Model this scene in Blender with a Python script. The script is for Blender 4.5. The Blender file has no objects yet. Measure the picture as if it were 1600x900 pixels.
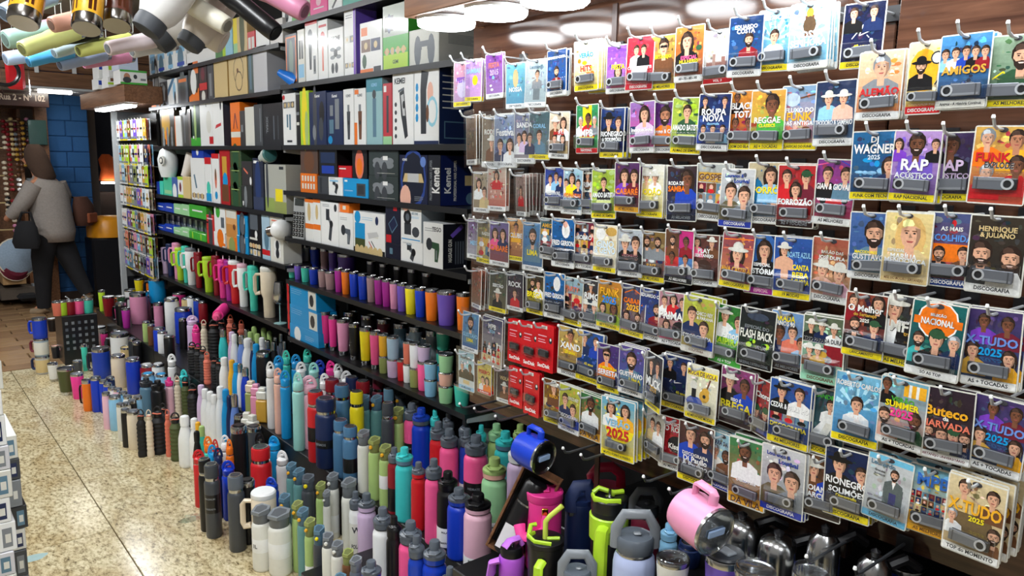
import bpy, math, random
from mathutils import Matrix, Vector
random.seed(7)
SC = bpy.context.scene
COL = SC.collection
PI = math.pi
SC.cycles.max_bounces = 6; SC.cycles.diffuse_bounces = 4; SC.cycles.glossy_bounces = 3; SC.cycles.transparent_max_bounces = 14; SC.cycles.caustics_reflective = False; SC.cycles.caustics_refractive = False

# ---------------------------------------------------------------- camera
EYE = Vector((0.0, 0.0, 1.6)); FPX = 1200.0
_y, _p, _r = math.radians(39.8), math.radians(9.4), math.radians(1.15)
FWD = Vector((math.sin(_y)*math.cos(_p), math.cos(_y)*math.cos(_p), -math.sin(_p)))
_r0 = Vector((math.cos(_y), -math.sin(_y), 0)); _u0 = _r0.cross(FWD)
RGT = _r0*math.cos(_r) + _u0*math.sin(_r); UPV = _u0*math.cos(_r) - _r0*math.sin(_r)
cd = bpy.data.cameras.new('camera'); cam = bpy.data.objects.new('camera', cd); COL.objects.link(cam)
cd.sensor_width = 36; cd.lens = 36*FPX/1600; cd.clip_start = 0.02
M = Matrix((RGT, UPV, -FWD)).transposed().to_4x4(); M.translation = EYE; cam.matrix_world = M
SC.camera = cam
# ---------------------------------------------------------------- world and exposure
w = bpy.data.worlds.new('world'); SC.world = w; w.use_nodes = True
w.node_tree.nodes['Background'].inputs[0].default_value = (0.8, 0.88, 1, 1)
w.node_tree.nodes['Background'].inputs[1].default_value = 0.12
SC.view_settings.view_transform = 'Standard'; SC.view_settings.look = 'None'
SC.view_settings.exposure = 0.2; SC.view_settings.gamma = 1; SC.view_settings.use_curve_mapping = False
LAMP_CANOPY, LAMP_AISLE, LAMP_FAR = 20.0, 92.0, 22.0       # emission strengths of the shop's LED panels

def ray(px, py): return FWD + RGT*((px-800)/FPX) - UPV*((py-450)/FPX)
def onX(px, py, X): d = ray(px, py); return EYE + d*((X-EYE.x)/d.x)
def onZ(px, py, Z): d = ray(px, py); return EYE + d*((Z-EYE.z)/d.z)
def onY(px, py, Y): d = ray(px, py); return EYE + d*((Y-EYE.y)/d.y)
def depth(P): return (P-EYE).dot(FWD)
def pix(P):
    d = P-EYE; t = d.dot(FWD); return 800+FPX*d.dot(RGT)/t, 450-FPX*d.dot(UPV)/t

# ---------------------------------------------------------------- colours and materials
PAL = dict(white=(238,240,240), offwhite=(222,222,214), cream=(226,212,188), grey=(128,134,140), gray2=(92,100,110), dark=(46,50,56),
  black=(20,20,23), navy=(26,42,84), blue=(28,66,178), royal=(20,60,190), sky=(140,196,232), cyan=(20,150,214), teal=(60,200,200),
  mint=(158,222,214), turquoise=(70,206,182), green=(70,176,60), lime=(180,220,50), sage=(168,196,120), olive=(150,160,92), palegreen=(160,214,160),
  darkgreen=(46,84,56), army=(74,84,44), yellow=(244,224,30), amber=(240,176,40), orange=(240,120,24), salmon=(226,120,96), peach=(240,186,166), red=(204,32,40),
  darkred=(140,24,36), maroon=(110,30,50), pink=(246,92,150), hotpink=(238,60,150), rose=(228,150,186), lightpink=(238,188,206), lilac=(216,190,224),
  lavender=(178,190,226), periwinkle=(106,140,214), purple=(120,60,190), violet=(112,84,190), magenta=(170,40,150), mauve=(168,136,140), brown=(110,70,44),
  tan=(214,190,136), gold=(206,160,60), steel=(200,202,204), slate=(92,128,150), bluegrey=(74,120,158), dustyteal=(96,146,146), charcoal=(66,70,76),
  skin=(222,170,140), skin2=(190,130,98), skin3=(120,76,54), hair=(44,30,24), blond=(220,180,110), redbox=(206,24,34), paleblue=(176,206,230), ice=(206,226,240))
def lin(c):
    if isinstance(c, str): c = PAL[c]
    return tuple(((v/255)/12.92 if v/255 <= 0.04045 else ((v/255+0.055)/1.055)**2.4) for v in c[:3])
MATS = {}
def nodes(name):
    m = bpy.data.materials.new(name); m.use_nodes = True; nt = m.node_tree
    return m, nt, nt.nodes['Principled BSDF']
def colmat(name, rough=0.4, metal=0.0, coat=0.0, vary=0.06, scale=40):
    """plain procedural surface: the piece's own colour, with fine mottling and relief"""
    m, nt, b = nodes(name); L = nt.links
    a = nt.nodes.new('ShaderNodeAttribute'); a.attribute_name = 'Col'
    tc = nt.nodes.new('ShaderNodeTexCoord'); n = nt.nodes.new('ShaderNodeTexNoise'); n.inputs['Scale'].default_value = scale; n.inputs['Detail'].default_value = 4; n.inputs['Roughness'].default_value = 0.6
    L.new(tc.outputs['Object'], n.inputs['Vector'])
    mr = nt.nodes.new('ShaderNodeMapRange'); mr.inputs[3].default_value = 1-vary; mr.inputs[4].default_value = 1+vary
    L.new(n.outputs['Fac'], mr.inputs[0])
    mx = nt.nodes.new('ShaderNodeVectorMath'); mx.operation = 'SCALE'
    L.new(a.outputs['Color'], mx.inputs[0]); L.new(mr.outputs[0], mx.inputs['Scale'])
    L.new(mx.outputs[0], b.inputs['Base Color'])
    b.inputs['Roughness'].default_value = rough; b.inputs['Metallic'].default_value = metal
    if coat: b.inputs['Coat Weight'].default_value = coat; b.inputs['Coat Roughness'].default_value = 0.08
    MATS[name] = m; return m
colmat('powder_coat', 0.35); colmat('plastic', 0.32); colmat('print', 0.3, coat=0.25, vary=0.05, scale=90); colmat('steel', 0.2, 1.0, vary=0.03)
colmat('matte', 0.8, vary=0.15); colmat('cloth', 0.9, vary=0.25, scale=60); colmat('card_gloss', 0.22, coat=0.3, vary=0.3, scale=190)
colmat('rubber', 0.6); colmat('brushed', 0.36, 0.35, vary=0.04)
def clearmat(name, tint, amount, rough=0.06):
    m = bpy.data.materials.new(name); m.use_nodes = True; nt = m.node_tree; nt.nodes.remove(nt.nodes['Principled BSDF'])
    o = nt.nodes['Material Output']; t = nt.nodes.new('ShaderNodeBsdfTransparent'); t.inputs[0].default_value = (*tint, 1)
    g = nt.nodes.new('ShaderNodeBsdfGlossy'); g.inputs['Roughness'].default_value = rough
    lw = nt.nodes.new('ShaderNodeLayerWeight'); lw.inputs[0].default_value = 0.35
    mr = nt.nodes.new('ShaderNodeMapRange'); mr.inputs[3].default_value = amount; mr.inputs[4].default_value = min(1, amount+0.5)
    mx = nt.nodes.new('ShaderNodeMixShader'); L = nt.links
    L.new(lw.outputs['Facing'], mr.inputs[0]); L.new(mr.outputs[0], mx.inputs[0]); L.new(t.outputs[0], mx.inputs[1]); L.new(g.outputs[0], mx.inputs[2]); L.new(mx.outputs[0], o.inputs[0])
    MATS[name] = m
clearmat('clear_plastic', (0.98, 0.99, 1.0), 0.035); clearmat('smoke_plastic', (0.45, 0.52, 0.58), 0.10); clearmat('amber_plastic', (0.5, 0.5, 0.25), 0.10)
def emitmat(name, col, s):
    m, nt, b = nodes(name); b.inputs['Base Color'].default_value = (*col, 1); b.inputs['Emission Color'].default_value = (*col, 1); b.inputs['Emission Strength'].default_value = s; MATS[name] = m
emitmat('lamp_canopy', (0.93, 0.97, 1), LAMP_CANOPY); emitmat('lamp_aisle', (0.95, 0.98, 1), LAMP_AISLE); emitmat('lamp_far', (1, 0.95, 0.85), LAMP_FAR)
def woodmat(name, c1, c2, rough, axis='Y', scale=1.0):
    m, nt, b = nodes(name); L = nt.links
    tc = nt.nodes.new('ShaderNodeTexCoord'); mp = nt.nodes.new('ShaderNodeMapping')
    mp.inputs['Scale'].default_value = (22*scale, 1.2*scale, 22*scale) if axis == 'Y' else ((1.2*scale, 22*scale, 22*scale) if axis == 'X' else (22*scale, 22*scale, 1.2*scale))
    n = nt.nodes.new('ShaderNodeTexNoise'); n.inputs['Scale'].default_value = 3; n.inputs['Detail'].default_value = 7; n.inputs['Distortion'].default_value = 0.8
    cr = nt.nodes.new('ShaderNodeValToRGB'); cr.color_ramp.elements[0].color = (*lin(c1), 1); cr.color_ramp.elements[1].color = (*lin(c2), 1)
    cr.color_ramp.elements[0].position = 0.3; cr.color_ramp.elements[1].position = 0.7
    L.new(tc.outputs['Object'], mp.inputs[0]); L.new(mp.outputs[0], n.inputs['Vector']); L.new(n.outputs['Fac'], cr.inputs[0]); L.new(cr.outputs[0], b.inputs['Base Color'])
    b.inputs['Roughness'].default_value = rough; MATS[name] = m
woodmat('gloss_wood', (54,33,25), (92,62,46), 0.13); woodmat('wood', (96,62,40), (140,98,68), 0.4); woodmat('wood_x', (104,70,46), (150,108,76), 0.45, 'X')
def granitemat():
    m, nt, b = nodes('granite'); L = nt.links
    tc = nt.nodes.new('ShaderNodeTexCoord'); oi = nt.nodes.new('ShaderNodeObjectInfo')
    rot = nt.nodes.new('ShaderNodeMapping'); rot.inputs['Scale'].default_value = (1.0, 0.5, 1); rot.inputs['Rotation'].default_value = (0, 0, 0.7)
    cmb = nt.nodes.new('ShaderNodeCombineXYZ'); ml = nt.nodes.new('ShaderNodeMath'); ml.operation = 'MULTIPLY'; ml.inputs[1].default_value = 9
    L.new(oi.outputs['Random'], ml.inputs[0]); L.new(ml.outputs[0], cmb.inputs['Z']); L.new(cmb.outputs[0], rot.inputs['Location'])
    L.new(tc.outputs['Object'], rot.inputs[0])
    n1 = nt.nodes.new('ShaderNodeTexNoise'); n1.inputs['Scale'].default_value = 75; n1.inputs['Detail'].default_value = 5; n1.inputs['Roughness'].default_value = 0.7
    n2 = nt.nodes.new('ShaderNodeTexNoise'); n2.inputs['Scale'].default_value = 7; n2.inputs['Detail'].default_value = 4; n2.inputs['Distortion'].default_value = 1.2
    v = nt.nodes.new('ShaderNodeTexVoronoi'); v.inputs['Scale'].default_value = 95
    for q in (n1, n2, v): L.new(rot.outputs[0], q.inputs['Vector'])
    r1 = nt.nodes.new('ShaderNodeValToRGB'); e = r1.color_ramp.elements
    e[0].position = 0.30; e[0].color = (*lin((84,74,58)), 1); e[1].position = 0.62; e[1].color = (*lin((232,224,200)), 1)
    k = e.new(0.42); k.color = (*lin((172,160,132)), 1); k = e.new(0.5); k.color = (*lin((208,198,170)), 1)
    L.new(n1.outputs['Fac'], r1.inputs[0])
    r2 = nt.nodes.new('ShaderNodeValToRGB'); e = r2.color_ramp.elements
    e[0].position = 0.3; e[0].color = (*lin((206,188,150)), 1); e[1].position = 0.65; e[1].color = (*lin((248,244,228)), 1)
    L.new(n2.outputs['Fac'], r2.inputs[0])
    mx = nt.nodes.new('ShaderNodeMix'); mx.data_type = 'RGBA'; mx.blend_type = 'MULTIPLY'; mx.inputs[0].default_value = 0.85
    L.new(r1.outputs[0], mx.inputs[6]); L.new(r2.outputs[0], mx.inputs[7])
    L.new(mx.outputs[2], b.inputs['Base Color']); b.inputs['Roughness'].default_value = 0.16
    MATS['granite'] = m
granitemat()

# ---------------------------------------------------------------- mesh building
class MB:
    def __init__(s): s.v = []; s.f = []; s.c = []; s.m = []
    def add(s, vs, fs, col, m=0):
        o = len(s.v); s.v.extend(vs); c = lin(col) if isinstance(col, (str, tuple)) and (isinstance(col, str) or max(col) > 1.5 or col == (0,0,0)) else col
        for f in fs: s.f.append(tuple(i+o for i in f)); s.c.append(c); s.m.append(m)
        return s
    def box(s, x0, x1, y0, y1, z0, z1, col, m=0, ch=0.0):
        if ch <= 0:
            vs = [(x, y, z) for z in (z0, z1) for y in (y0, y1) for x in (x0, x1)]
            return s.add(vs, [(0,2,3,1),(4,5,7,6),(0,1,5,4),(1,3,7,5),(3,2,6,7),(2,0,4,6)], col, m)
        c = ch; vs = []; fs = []
        # chamfered block: 24 verts
        X = (x0, x1); Y = (y0, y1); Z = (z0, z1); sg = (1, -1); idx = {}
        for i in (0, 1):
            for j in (0, 1):
                for k in (0, 1):
                    for a in range(3):
                        p = [X[i]+sg[i]*c, Y[j]+sg[j]*c, Z[k]+sg[k]*c]; p[a] = (X[i], Y[j], Z[k])[a]
                        idx[(i, j, k, a)] = len(vs); vs.append(tuple(p))
        g = lambda i, j, k, a: idx[(i, j, k, a)]
        for e in (0, 1):
            q = [g(e,0,0,0), g(e,1,0,0), g(e,1,1,0), g(e,0,1,0)]; fs.append(tuple(q if e else q[::-1]))
            q = [g(0,e,0,1), g(1,e,0,1), g(1,e,1,1), g(0,e,1,1)]; fs.append(tuple(q[::-1] if e else q))
            q = [g(0,0,e,2), g(1,0,e,2), g(1,1,e,2), g(0,1,e,2)]; fs.append(tuple(q if e else q[::-1]))
            for h in (0, 1):
                fs.append((g(0,e,h,1), g(1,e,h,1), g(1,e,h,2), g(0,e,h,2)))
                fs.append((g(e,0,h,0), g(e,1,h,0), g(e,1,h,2), g(e,0,h,2)))
                fs.append((g(e,h,0,0), g(e,h,1,0), g(e,h,1,1), g(e,h,0,1)))
                for k in (0, 1): fs.append((g(e,h,k,0), g(e,h,k,1), g(e,h,k,2)))
        return s.add(vs, fs, col, m)
    def lathe(s, prof, col, seg=20, o=(0,0,0), m=0, xf=None):
        """prof: (radius, height[, colour]) rings from the bottom up"""
        vs = []; n = len(prof)
        for p in prof:
            for k in range(seg):
                a = 2*PI*k/seg; vs.append((p[0]*math.cos(a), p[0]*math.sin(a), p[1]))
        if xf is not None: vs = [tuple(xf @ Vector(v)) for v in vs]
        vs = [(x+o[0], y+o[1], z+o[2]) for x, y, z in vs]
        base = len(s.v); s.v.extend(vs)
        for i in range(n-1):
            c = lin(prof[i][2] if len(prof[i]) > 2 else col)
            for k in range(seg):
                k2 = (k+1) % seg; s.f.append((base+i*seg+k, base+i*seg+k2, base+(i+1)*seg+k2, base+(i+1)*seg+k)); s.c.append(c); s.m.append(m)
        c0 = lin(prof[0][2] if len(prof[0]) > 2 else col); c1 = lin(prof[-2][2] if len(prof[-2]) > 2 else col)
        if prof[0][0] > 1e-5: s.f.append(tuple(base+k for k in range(seg))[::-1]); s.c.append(c0); s.m.append(m)
        if prof[-1][0] > 1e-5: s.f.append(tuple(base+(n-1)*seg+k for k in range(seg))); s.c.append(c1); s.m.append(m)
        return s
    def tube(s, pts, r, col, seg=8, flat=1.0, m=0, closed=False):
        pts = [Vector(p) for p in pts]; n = len(pts); vs = []; fs = []; up = Vector((0.13, 0.31, 1)).normalized(); rr = r if isinstance(r, (list, tuple)) else [r]*n
        pn = None
        for i, p in enumerate(pts):
            a = pts[(i-1) % n] if closed else pts[max(i-1, 0)]; b = pts[(i+1) % n] if closed else pts[min(i+1, n-1)]
            t = (b-a).normalized(); q = pn if pn is not None else up
            if abs(t.dot(q)) > 0.98: q = Vector((1, 0.2, 0.1)).normalized()
            x = (q - t*q.dot(t)).normalized(); y = t.cross(x); pn = x
            for k in range(seg):
                g = 2*PI*k/seg; vs.append(tuple(p + x*(math.cos(g)*rr[i]) + y*(math.sin(g)*rr[i]*flat)))
        for i in range(n if closed else n-1):
            j = (i+1) % n
            for k in range(seg):
                k2 = (k+1) % seg; fs.append((i*seg+k, i*seg+k2, j*seg+k2, j*seg+k))
        if not closed: fs.append(tuple(range(seg))[::-1]); fs.append(tuple((n-1)*seg+k for k in range(seg)))
        return s.add(vs, fs, col, m)
    def rings(s, R, col, seg=16, m=0):
        """loft through rings (centre, rx, ry) lying level"""
        vs = []
        for c, rx, ry in R:
            for k in range(seg): a = 2*PI*k/seg; vs.append((c[0]+rx*math.cos(a), c[1]+ry*math.sin(a), c[2]))
        fs = [(i*seg+k, i*seg+(k+1) % seg, (i+1)*seg+(k+1) % seg, (i+1)*seg+k) for i in range(len(R)-1) for k in range(seg)]
        fs.append(tuple(range(seg))[::-1]); fs.append(tuple((len(R)-1)*seg+k for k in range(seg)))
        return s.add(vs, fs, col, m)
    def mesh(s, name, mats, smooth=True, angle=0.7):
        me = bpy.data.meshes.new(name); me.from_pydata(s.v, [], s.f)
        for mm in ([mats] if isinstance(mats, str) else mats): me.materials.append(MATS[mm])
        a = me.color_attributes.new('Col', 'FLOAT_COLOR', 'CORNER'); buf = []
        for f, c in zip(s.f, s.c): buf.extend((c[0], c[1], c[2], 1.0)*len(f))
        a.data.foreach_set('color', buf)
        if any(s.m): me.polygons.foreach_set('material_index', s.m)
        if smooth: me.polygons.foreach_set('use_smooth', [True]*len(s.f)); me.set_sharp_from_angle(angle=angle)
        me.update(); return me
    def build(s, name, mats, parent=None, loc=None, rot=None, smooth=True, angle=0.7):
        return link(name, s.mesh(name, mats, smooth, angle), parent, loc, rot)
def link(name, data, parent=None, loc=None, rot=None):
    o = bpy.data.objects.new(name, data); COL.objects.link(o)
    if parent is not None: o.parent = parent
    if loc is not None: o.location = loc
    if rot is not None: o.rotation_euler = rot if not isinstance(rot, (int, float)) else (0, 0, rot)
    return o
REG = []
def tag(o, label, cat, group=None, kind=None, px=None, share=False):
    o['category'] = cat; o['label'] = label
    if group: o['group'] = group
    if kind: o['kind'] = kind
    REG.append((o, label, px, share)); return o
def thing(name, loc, rot, label, cat, group=None, px=None, share=False):
    return tag(link(name, None, None, loc, rot), label, cat, group, None, px, share)
def struct(o, label, cat):
    o['kind'] = 'structure'; o['label'] = label; o['category'] = cat; return o
WORDN = ['first','second','third','fourth','fifth','sixth','seventh','eighth','ninth','tenth','eleventh','twelfth','thirteenth','fourteenth','fifteenth','sixteenth']
CARD = ['','one','two','three','four','five','six','seven','eight','nine','ten','eleven','twelve','thirteen','fourteen','fifteen','sixteen']
def finish_labels():
    """things whose descriptions coincide are told apart by their order across the picture"""
    d = {}
    for o, l, px, sh in REG:
        if not sh: d.setdefault(l, []).append((px if px is not None else pix(o.matrix_world.translation if o.parent else o.location)[0], o))
    for l, it in d.items():
        if len(it) > 1:
            it.sort(key=lambda t: t[0]); n = len(it)
            for i, (_, o) in enumerate(it):
                o['label'] = ('leftmost of ' if i == 0 else 'rightmost of ' if i == n-1 else (WORDN[i] if i < 16 else str(i+1)+'th') + ' from left of ') + (CARD[n] if n <= 16 else str(n)) + ' alike: ' + l

# ---------------------------------------------------------------- flat print on a face
_TX = {}
def glyphs(t, bold=0.03):
    if t in _TX: return _TX[t]
    cu = bpy.data.curves.new('lettering', 'FONT'); cu.body = t; cu.size = 1; cu.resolution_u = 2; cu.offset = bold
    ob = bpy.data.objects.new('lettering', cu); me = ob.to_mesh()
    vs = [(q.co.x, q.co.y) for q in me.vertices]; fs = [tuple(p.vertices) for p in me.polygons]; ob.to_mesh_clear()
    bpy.data.objects.remove(ob); bpy.data.curves.remove(cu)
    if not vs: vs = [(0, 0), (1, 0), (1, 1)]; fs = []
    x0 = min(q[0] for q in vs); x1 = max(q[0] for q in vs); y0 = min(q[1] for q in vs); y1 = max(q[1] for q in vs)
    _TX[t] = ([(q[0]-x0, q[1]-y0) for q in vs], fs, x1-x0, max(y1-y0, 1e-3)); return _TX[t]
class Face:
    """draws print on one face: u right, v up, both in metres from the face's lower left"""
    def __init__(s, mb, f, W, H, m=0): s.mb, s.f, s.W, s.H, s.l, s.m = mb, f, W, H, 1, m; s.clip = 0
    def poly(s, pts, col, step=True):
        if step: s.l += 1
        if s.clip: e = s.clip*s.W; pts = [(min(max(u, e), s.W-e), min(max(v, e), s.H-e)) for u, v in pts]
        s.mb.add([s.f(u, v, s.l) for u, v in pts], [tuple(range(len(pts)))], col, s.m)
    def rect(s, u0, v0, u1, v1, col): s.poly([(u0*s.W, v0*s.H), (u1*s.W, v0*s.H), (u1*s.W, v1*s.H), (u0*s.W, v1*s.H)], col)
    def grad(s, u0, v0, u1, v1, c0, c1, n=6):
        a, b = lin(c0), lin(c1); s.l += 1
        for i in range(n):
            t = (i+0.5)/n; c = tuple(a[k]+(b[k]-a[k])*t for k in range(3)); w0 = v0+(v1-v0)*i/n; w1 = v0+(v1-v0)*(i+1)/n
            s.mb.add([s.f(u*s.W, v*s.H, s.l) for u, v in ((u0, w0), (u1, w0), (u1, w1), (u0, w1))], [(0, 1, 2, 3)], c, s.m)
    def ell(s, cu, cv, ru, rv, col, n=12, a0=0, a1=2*PI):
        s.poly([(cu*s.W+ru*s.W*math.cos(a0+(a1-a0)*k/n), cv*s.H+rv*math.sin(a0+(a1-a0)*k/n)*s.W) for k in range(n if a1-a0 > 6.2 else n+1)], col)
    def line(s, u0, v0, u1, v1, w, col):
        a = Vector((u0*s.W, v0*s.H)); b = Vector((u1*s.W, v1*s.H)); d = (b-a).normalized(); n = Vector((-d.y, d.x))*w*s.W/2
        s.poly([tuple(a-n), tuple(b-n), tuple(b+n), tuple(a+n)], col)
    def text(s, t, u, v, h, col, maxw=0.92, rot=0, outline=None, shadow=None):
        if not rot: maxw = min(maxw, 2*min(u, 1-u)-.05)
        vs, fs, w, hh = glyphs(t); k = h*s.H/hh; lim = maxw*(s.H if rot else s.W)
        kx = min(k, lim/w) if w*k > lim else k
        if kx < k*0.55: k = kx/0.55
        s.l += 1
        def P(x, y):
            x = (x-w/2)*kx; y = (y-hh/2)*k
            if rot: x, y = (-y, x) if rot > 0 else (y, -x)
            return s.f(u*s.W+x, v*s.H+y, s.l)
        if shadow is not None:
            s.mb.add([P(x+0.035*hh, y-0.05*hh) for x, y in vs], fs, shadow, s.m); s.l += 1
        if outline is not None:
            s.rect(max(0.02, u-w*kx/s.W/2-0.03), v-h/2-0.012, min(0.98, u+w*kx/s.W/2+0.03), v+h/2+0.012, outline); s.l += 1
        s.mb.add([P(x, y) for x, y in vs], fs, col, s.m)
    def person(s, u, v, k, cloth='navy', hair='hair', skin='skin', o=''):
        """bust: k = head height as a share of the face width"""
        W = s.W; vv = v*s.H/W  # work in units of W
        y = lambda q: q*W/s.H
        E = lambda a, b, ra, rb, c, **kw: s.ell(a, y(b), ra, rb, c, **kw)
        P = lambda pts, c: s.poly([(a*W, b*W) for a, b in pts], c)
        if 'w' in o: E(u, vv-0.12*k, 0.5*k, 0.72*k, hair)
        P([(u-0.85*k, vv-1.6*k), (u+0.85*k, vv-1.6*k), (u+0.78*k, vv-0.78*k), (u+0.3*k, vv-0.5*k), (u-0.3*k, vv-0.5*k), (u-0.78*k, vv-0.78*k)], cloth)
        P([(u-0.15*k, vv-0.8*k), (u+0.15*k, vv-0.8*k), (u+0.16*k, vv-0.3*k), (u-0.16*k, vv-0.3*k)], skin)
        if 'j' in o: P([(u-0.16*k, vv-0.6*k), (u, vv-1.25*k), (u+0.16*k, vv-0.6*k)], 'white')
        dk = tuple(int(q*0.72) for q in (PAL[skin] if isinstance(skin, str) else skin)); hl = tuple(min(255, int(q*1.5)+12) for q in (PAL[hair] if isinstance(hair, str) else hair))
        E(u, vv+0.1*k, 0.40*k, 0.47*k, hair, n=11); E(u-0.1*k, vv+0.32*k, 0.2*k, 0.17*k, hl, n=7)
        P([(u-0.3*k, vv+0.16*k), (u-0.32*k, vv-0.1*k), (u-0.22*k, vv-0.36*k), (u-0.06*k, vv-0.48*k), (u+0.1*k, vv-0.47*k), (u+0.24*k, vv-0.34*k), (u+0.32*k, vv-0.08*k), (u+0.3*k, vv+0.17*k), (u+0.12*k, vv+0.26*k), (u-0.14*k, vv+0.24*k)], skin)
        P([(u+0.13*k, vv+0.2*k), (u+0.3*k, vv+0.17*k), (u+0.32*k, vv-0.08*k), (u+0.24*k, vv-0.34*k), (u+0.1*k, vv-0.47*k), (u+0.19*k, vv-0.25*k), (u+0.2*k, vv)], dk)
        if 'b' in o: P([(u-0.32*k, vv-0.06*k), (u-0.2*k, vv-0.2*k), (u, vv-0.16*k), (u+0.2*k, vv-0.2*k), (u+0.32*k, vv-0.06*k), (u+0.25*k, vv-0.36*k), (u+0.08*k, vv-0.54*k), (u-0.08*k, vv-0.54*k), (u-0.25*k, vv-0.36*k)], hair)
        for q in (-0.13, 0.12):
            P([(u+(q-0.085)*k, vv+0.075*k), (u+(q+0.085)*k, vv+0.075*k), (u+(q+0.07)*k, vv+0.11*k), (u+(q-0.07)*k, vv+0.11*k)], hair if hair != 'blond' else 'brown')
            E(u+q*k, vv+0.02*k, 0.05*k, 0.028*k, 'black', n=6)
        if 'g' in o: s.rect(u-0.27*k, y(vv-0.04*k), u+0.27*k, y(vv+0.09*k), 'black')
        P([(u-0.02*k, vv+0.02*k), (u+0.07*k, vv-0.12*k), (u-0.05*k, vv-0.13*k)], dk)
        P([(u-0.12*k, vv-0.23*k), (u+0.12*k, vv-0.23*k), (u+0.07*k, vv-0.29*k), (u-0.07*k, vv-0.29*k)], (168,84,80) if 'b' not in o else (226,200,190))
        if 'h' in o:
            hc = 'offwhite' if 'H' not in o else 'black'
            E(u, vv+0.24*k, 0.68*k, 0.13*k, hc); E(u, vv+0.42*k, 0.34*k, 0.27*k, hc)
        if 'c' in o: E(u, vv+0.26*k, 0.37*k, 0.25*k, 'darkgreen'); E(u+0.2*k, vv+0.18*k, 0.36*k, 0.08*k, 'darkgreen')
def front(mb, x0, yf, z0, W, H, m=0, d=0.00002): return Face(mb, lambda u, v, l: (x0+u, yf-d*l, z0+v), W, H, m)
def side(mb, xs, y0, z0, D, H, m=0, d=0.00005): return Face(mb, lambda u, v, l: (xs+d*l, y0+u, z0+v), D, H, m)   # the face turned to +x, u runs +y
# ================================================================ the setting
XB, XS, XBACK = 1.37, 1.72, 2.12         # card board, shelf fronts, back panel
YB0, YB1, YC1, YD1 = 0.63, onX(732, 512, XS).y, onX(446, 400, XS).y, onX(246, 400, XS).y  # board joint, board/shelf B joint, shelf B/C joint, shelf C/far cards joint
YRK = onX(187, 300, XS-.05).y; YEND = YRK; YBD = 1.84
# floor: polished granite slabs with fine joints
floor = struct(link('floor', None), 'polished beige granite slab floor of the aisle', 'floor')
ja, jb = onZ(80, 675, 0), onZ(222, 900, 0); JX = (ja.x+jb.x)/2; JY = onZ(177, 827, 0).y
YT = onZ(36, 577, 0).y                      # where the granite meets the brown tiles
def slab(x0, x1, y0, y1, mat, name, parent, z=0.0, t=0.03, g=0.002, ch=0.0015):
    mb = MB(); w, d = (x1-x0)/2-g, (y1-y0)/2-g
    mb.box(-w, w, -d, d, -t, 0, 'white', ch=ch); return mb.build(name, mat, parent, ((x0+x1)/2, (y0+y1)/2, z), smooth=False)
ys = [JY-1.9, JY, JY+1.75, YT]
for (xa, xb, off) in ((JX-1.9, JX-0.95, 0.5), (JX-0.95, JX, 0.0), (JX, JX+0.95, 0.62), (JX+0.95, JX+1.9, 0.2), (JX-2.85, JX-1.9, 0.1)):
    yy = sorted(set([-1.2] + [y for y in [JY-1.75+off, JY+off, JY+1.75+off, JY+3.5+off] if -1.0 < y < YT-0.2] + [YT]))
    for a, b in zip(yy[:-1], yy[1:]): slab(xa, xb, a, b, 'granite', 'granite_slab', floor)
mb = MB(); mb.box(-4.5, 6, -3, 16, -0.06, -0.031, (70,62,50)); g = mb.build('joint_bed', 'matte', floor, smooth=False)
# brown tiles of the cross passage: running bond
tm = {}
woodmat('tile_a', (150,118,84), (176,142,104), 0.22, 'X'); woodmat('tile_b', (134,102,72), (162,128,94), 0.22, 'X')
tl, tw = 0.38, 0.17
for k in 'ab':
    mb = MB(); mb.box(-tl/2+0.006, tl/2-0.006, -tw/2+0.005, tw/2-0.005, -0.03, 0, 'white', ch=0.002); tm[k] = mb.mesh('tile_'+k, 'tile_'+k, False)
for r in range(21):
    for c in range(6):
        o = link('tile', tm[random.choice('ab')], floor, (-0.1+c*tl+(0.19 if r % 2 else 0), YT+0.1+tw*r, 0))
# back panel, ceiling and end
mb = MB(); mb.box(XBACK, XBACK+0.06, -1.4, YRK, 0, 2.75, (26,25,26)); struct(mb.build('wall_right', 'matte', smooth=False), 'dark back wall behind the shelves and card boards', 'wall')
mb = MB(); mb.box(-2.2, 4.5, -3, YT+1.2, 2.75, 2.8, (190,184,176)); struct(mb.build('ceiling', 'matte', smooth=False), 'plain shop ceiling above the aisle', 'ceiling')
mb = MB(); mb.box(-1.3, -1.2, -3, 6.5, 0, 2.75, (120,116,112)); struct(mb.build('wall_left', 'matte', smooth=False), 'opposite side of the aisle', 'wall')
mb = MB(); mb.box(-1.3, 4, -3.1, -3, 0, 2.75, (120,116,112)); struct(mb.build('wall_rear', 'matte', smooth=False), 'shop wall behind the viewer', 'wall')
# card boards of glossy brown laminate
zbot1, zbot2 = 0.80, onX(1440, 862, XB).z
for (y0, y1, z0, x, nm, lb) in ((YB0+0.006, YBD, onX(735, 628, XB).z, XB, 'wall_card_board', 'glossy brown laminate board behind the pen-drive card rows'), (-0.9, YB0-0.006, zbot2, XB-0.02, 'wall_near_board', 'near glossy brown laminate board behind the large cards')):
    mb = MB(); mb.box(x, x+0.03, y0, y1, z0, 2.62, 'white', ch=0.002); b = struct(mb.build(nm, 'gloss_wood', smooth=False), lb, 'wall')
mb = MB(); mb.box(XB-0.004, XB+0.001, 1.28, 1.295, 0.7, 1.965, (60,34,22)); struct(mb.build('trim_1', 'plastic', smooth=False), 'dark joint strip on the card board', 'trim')
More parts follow.
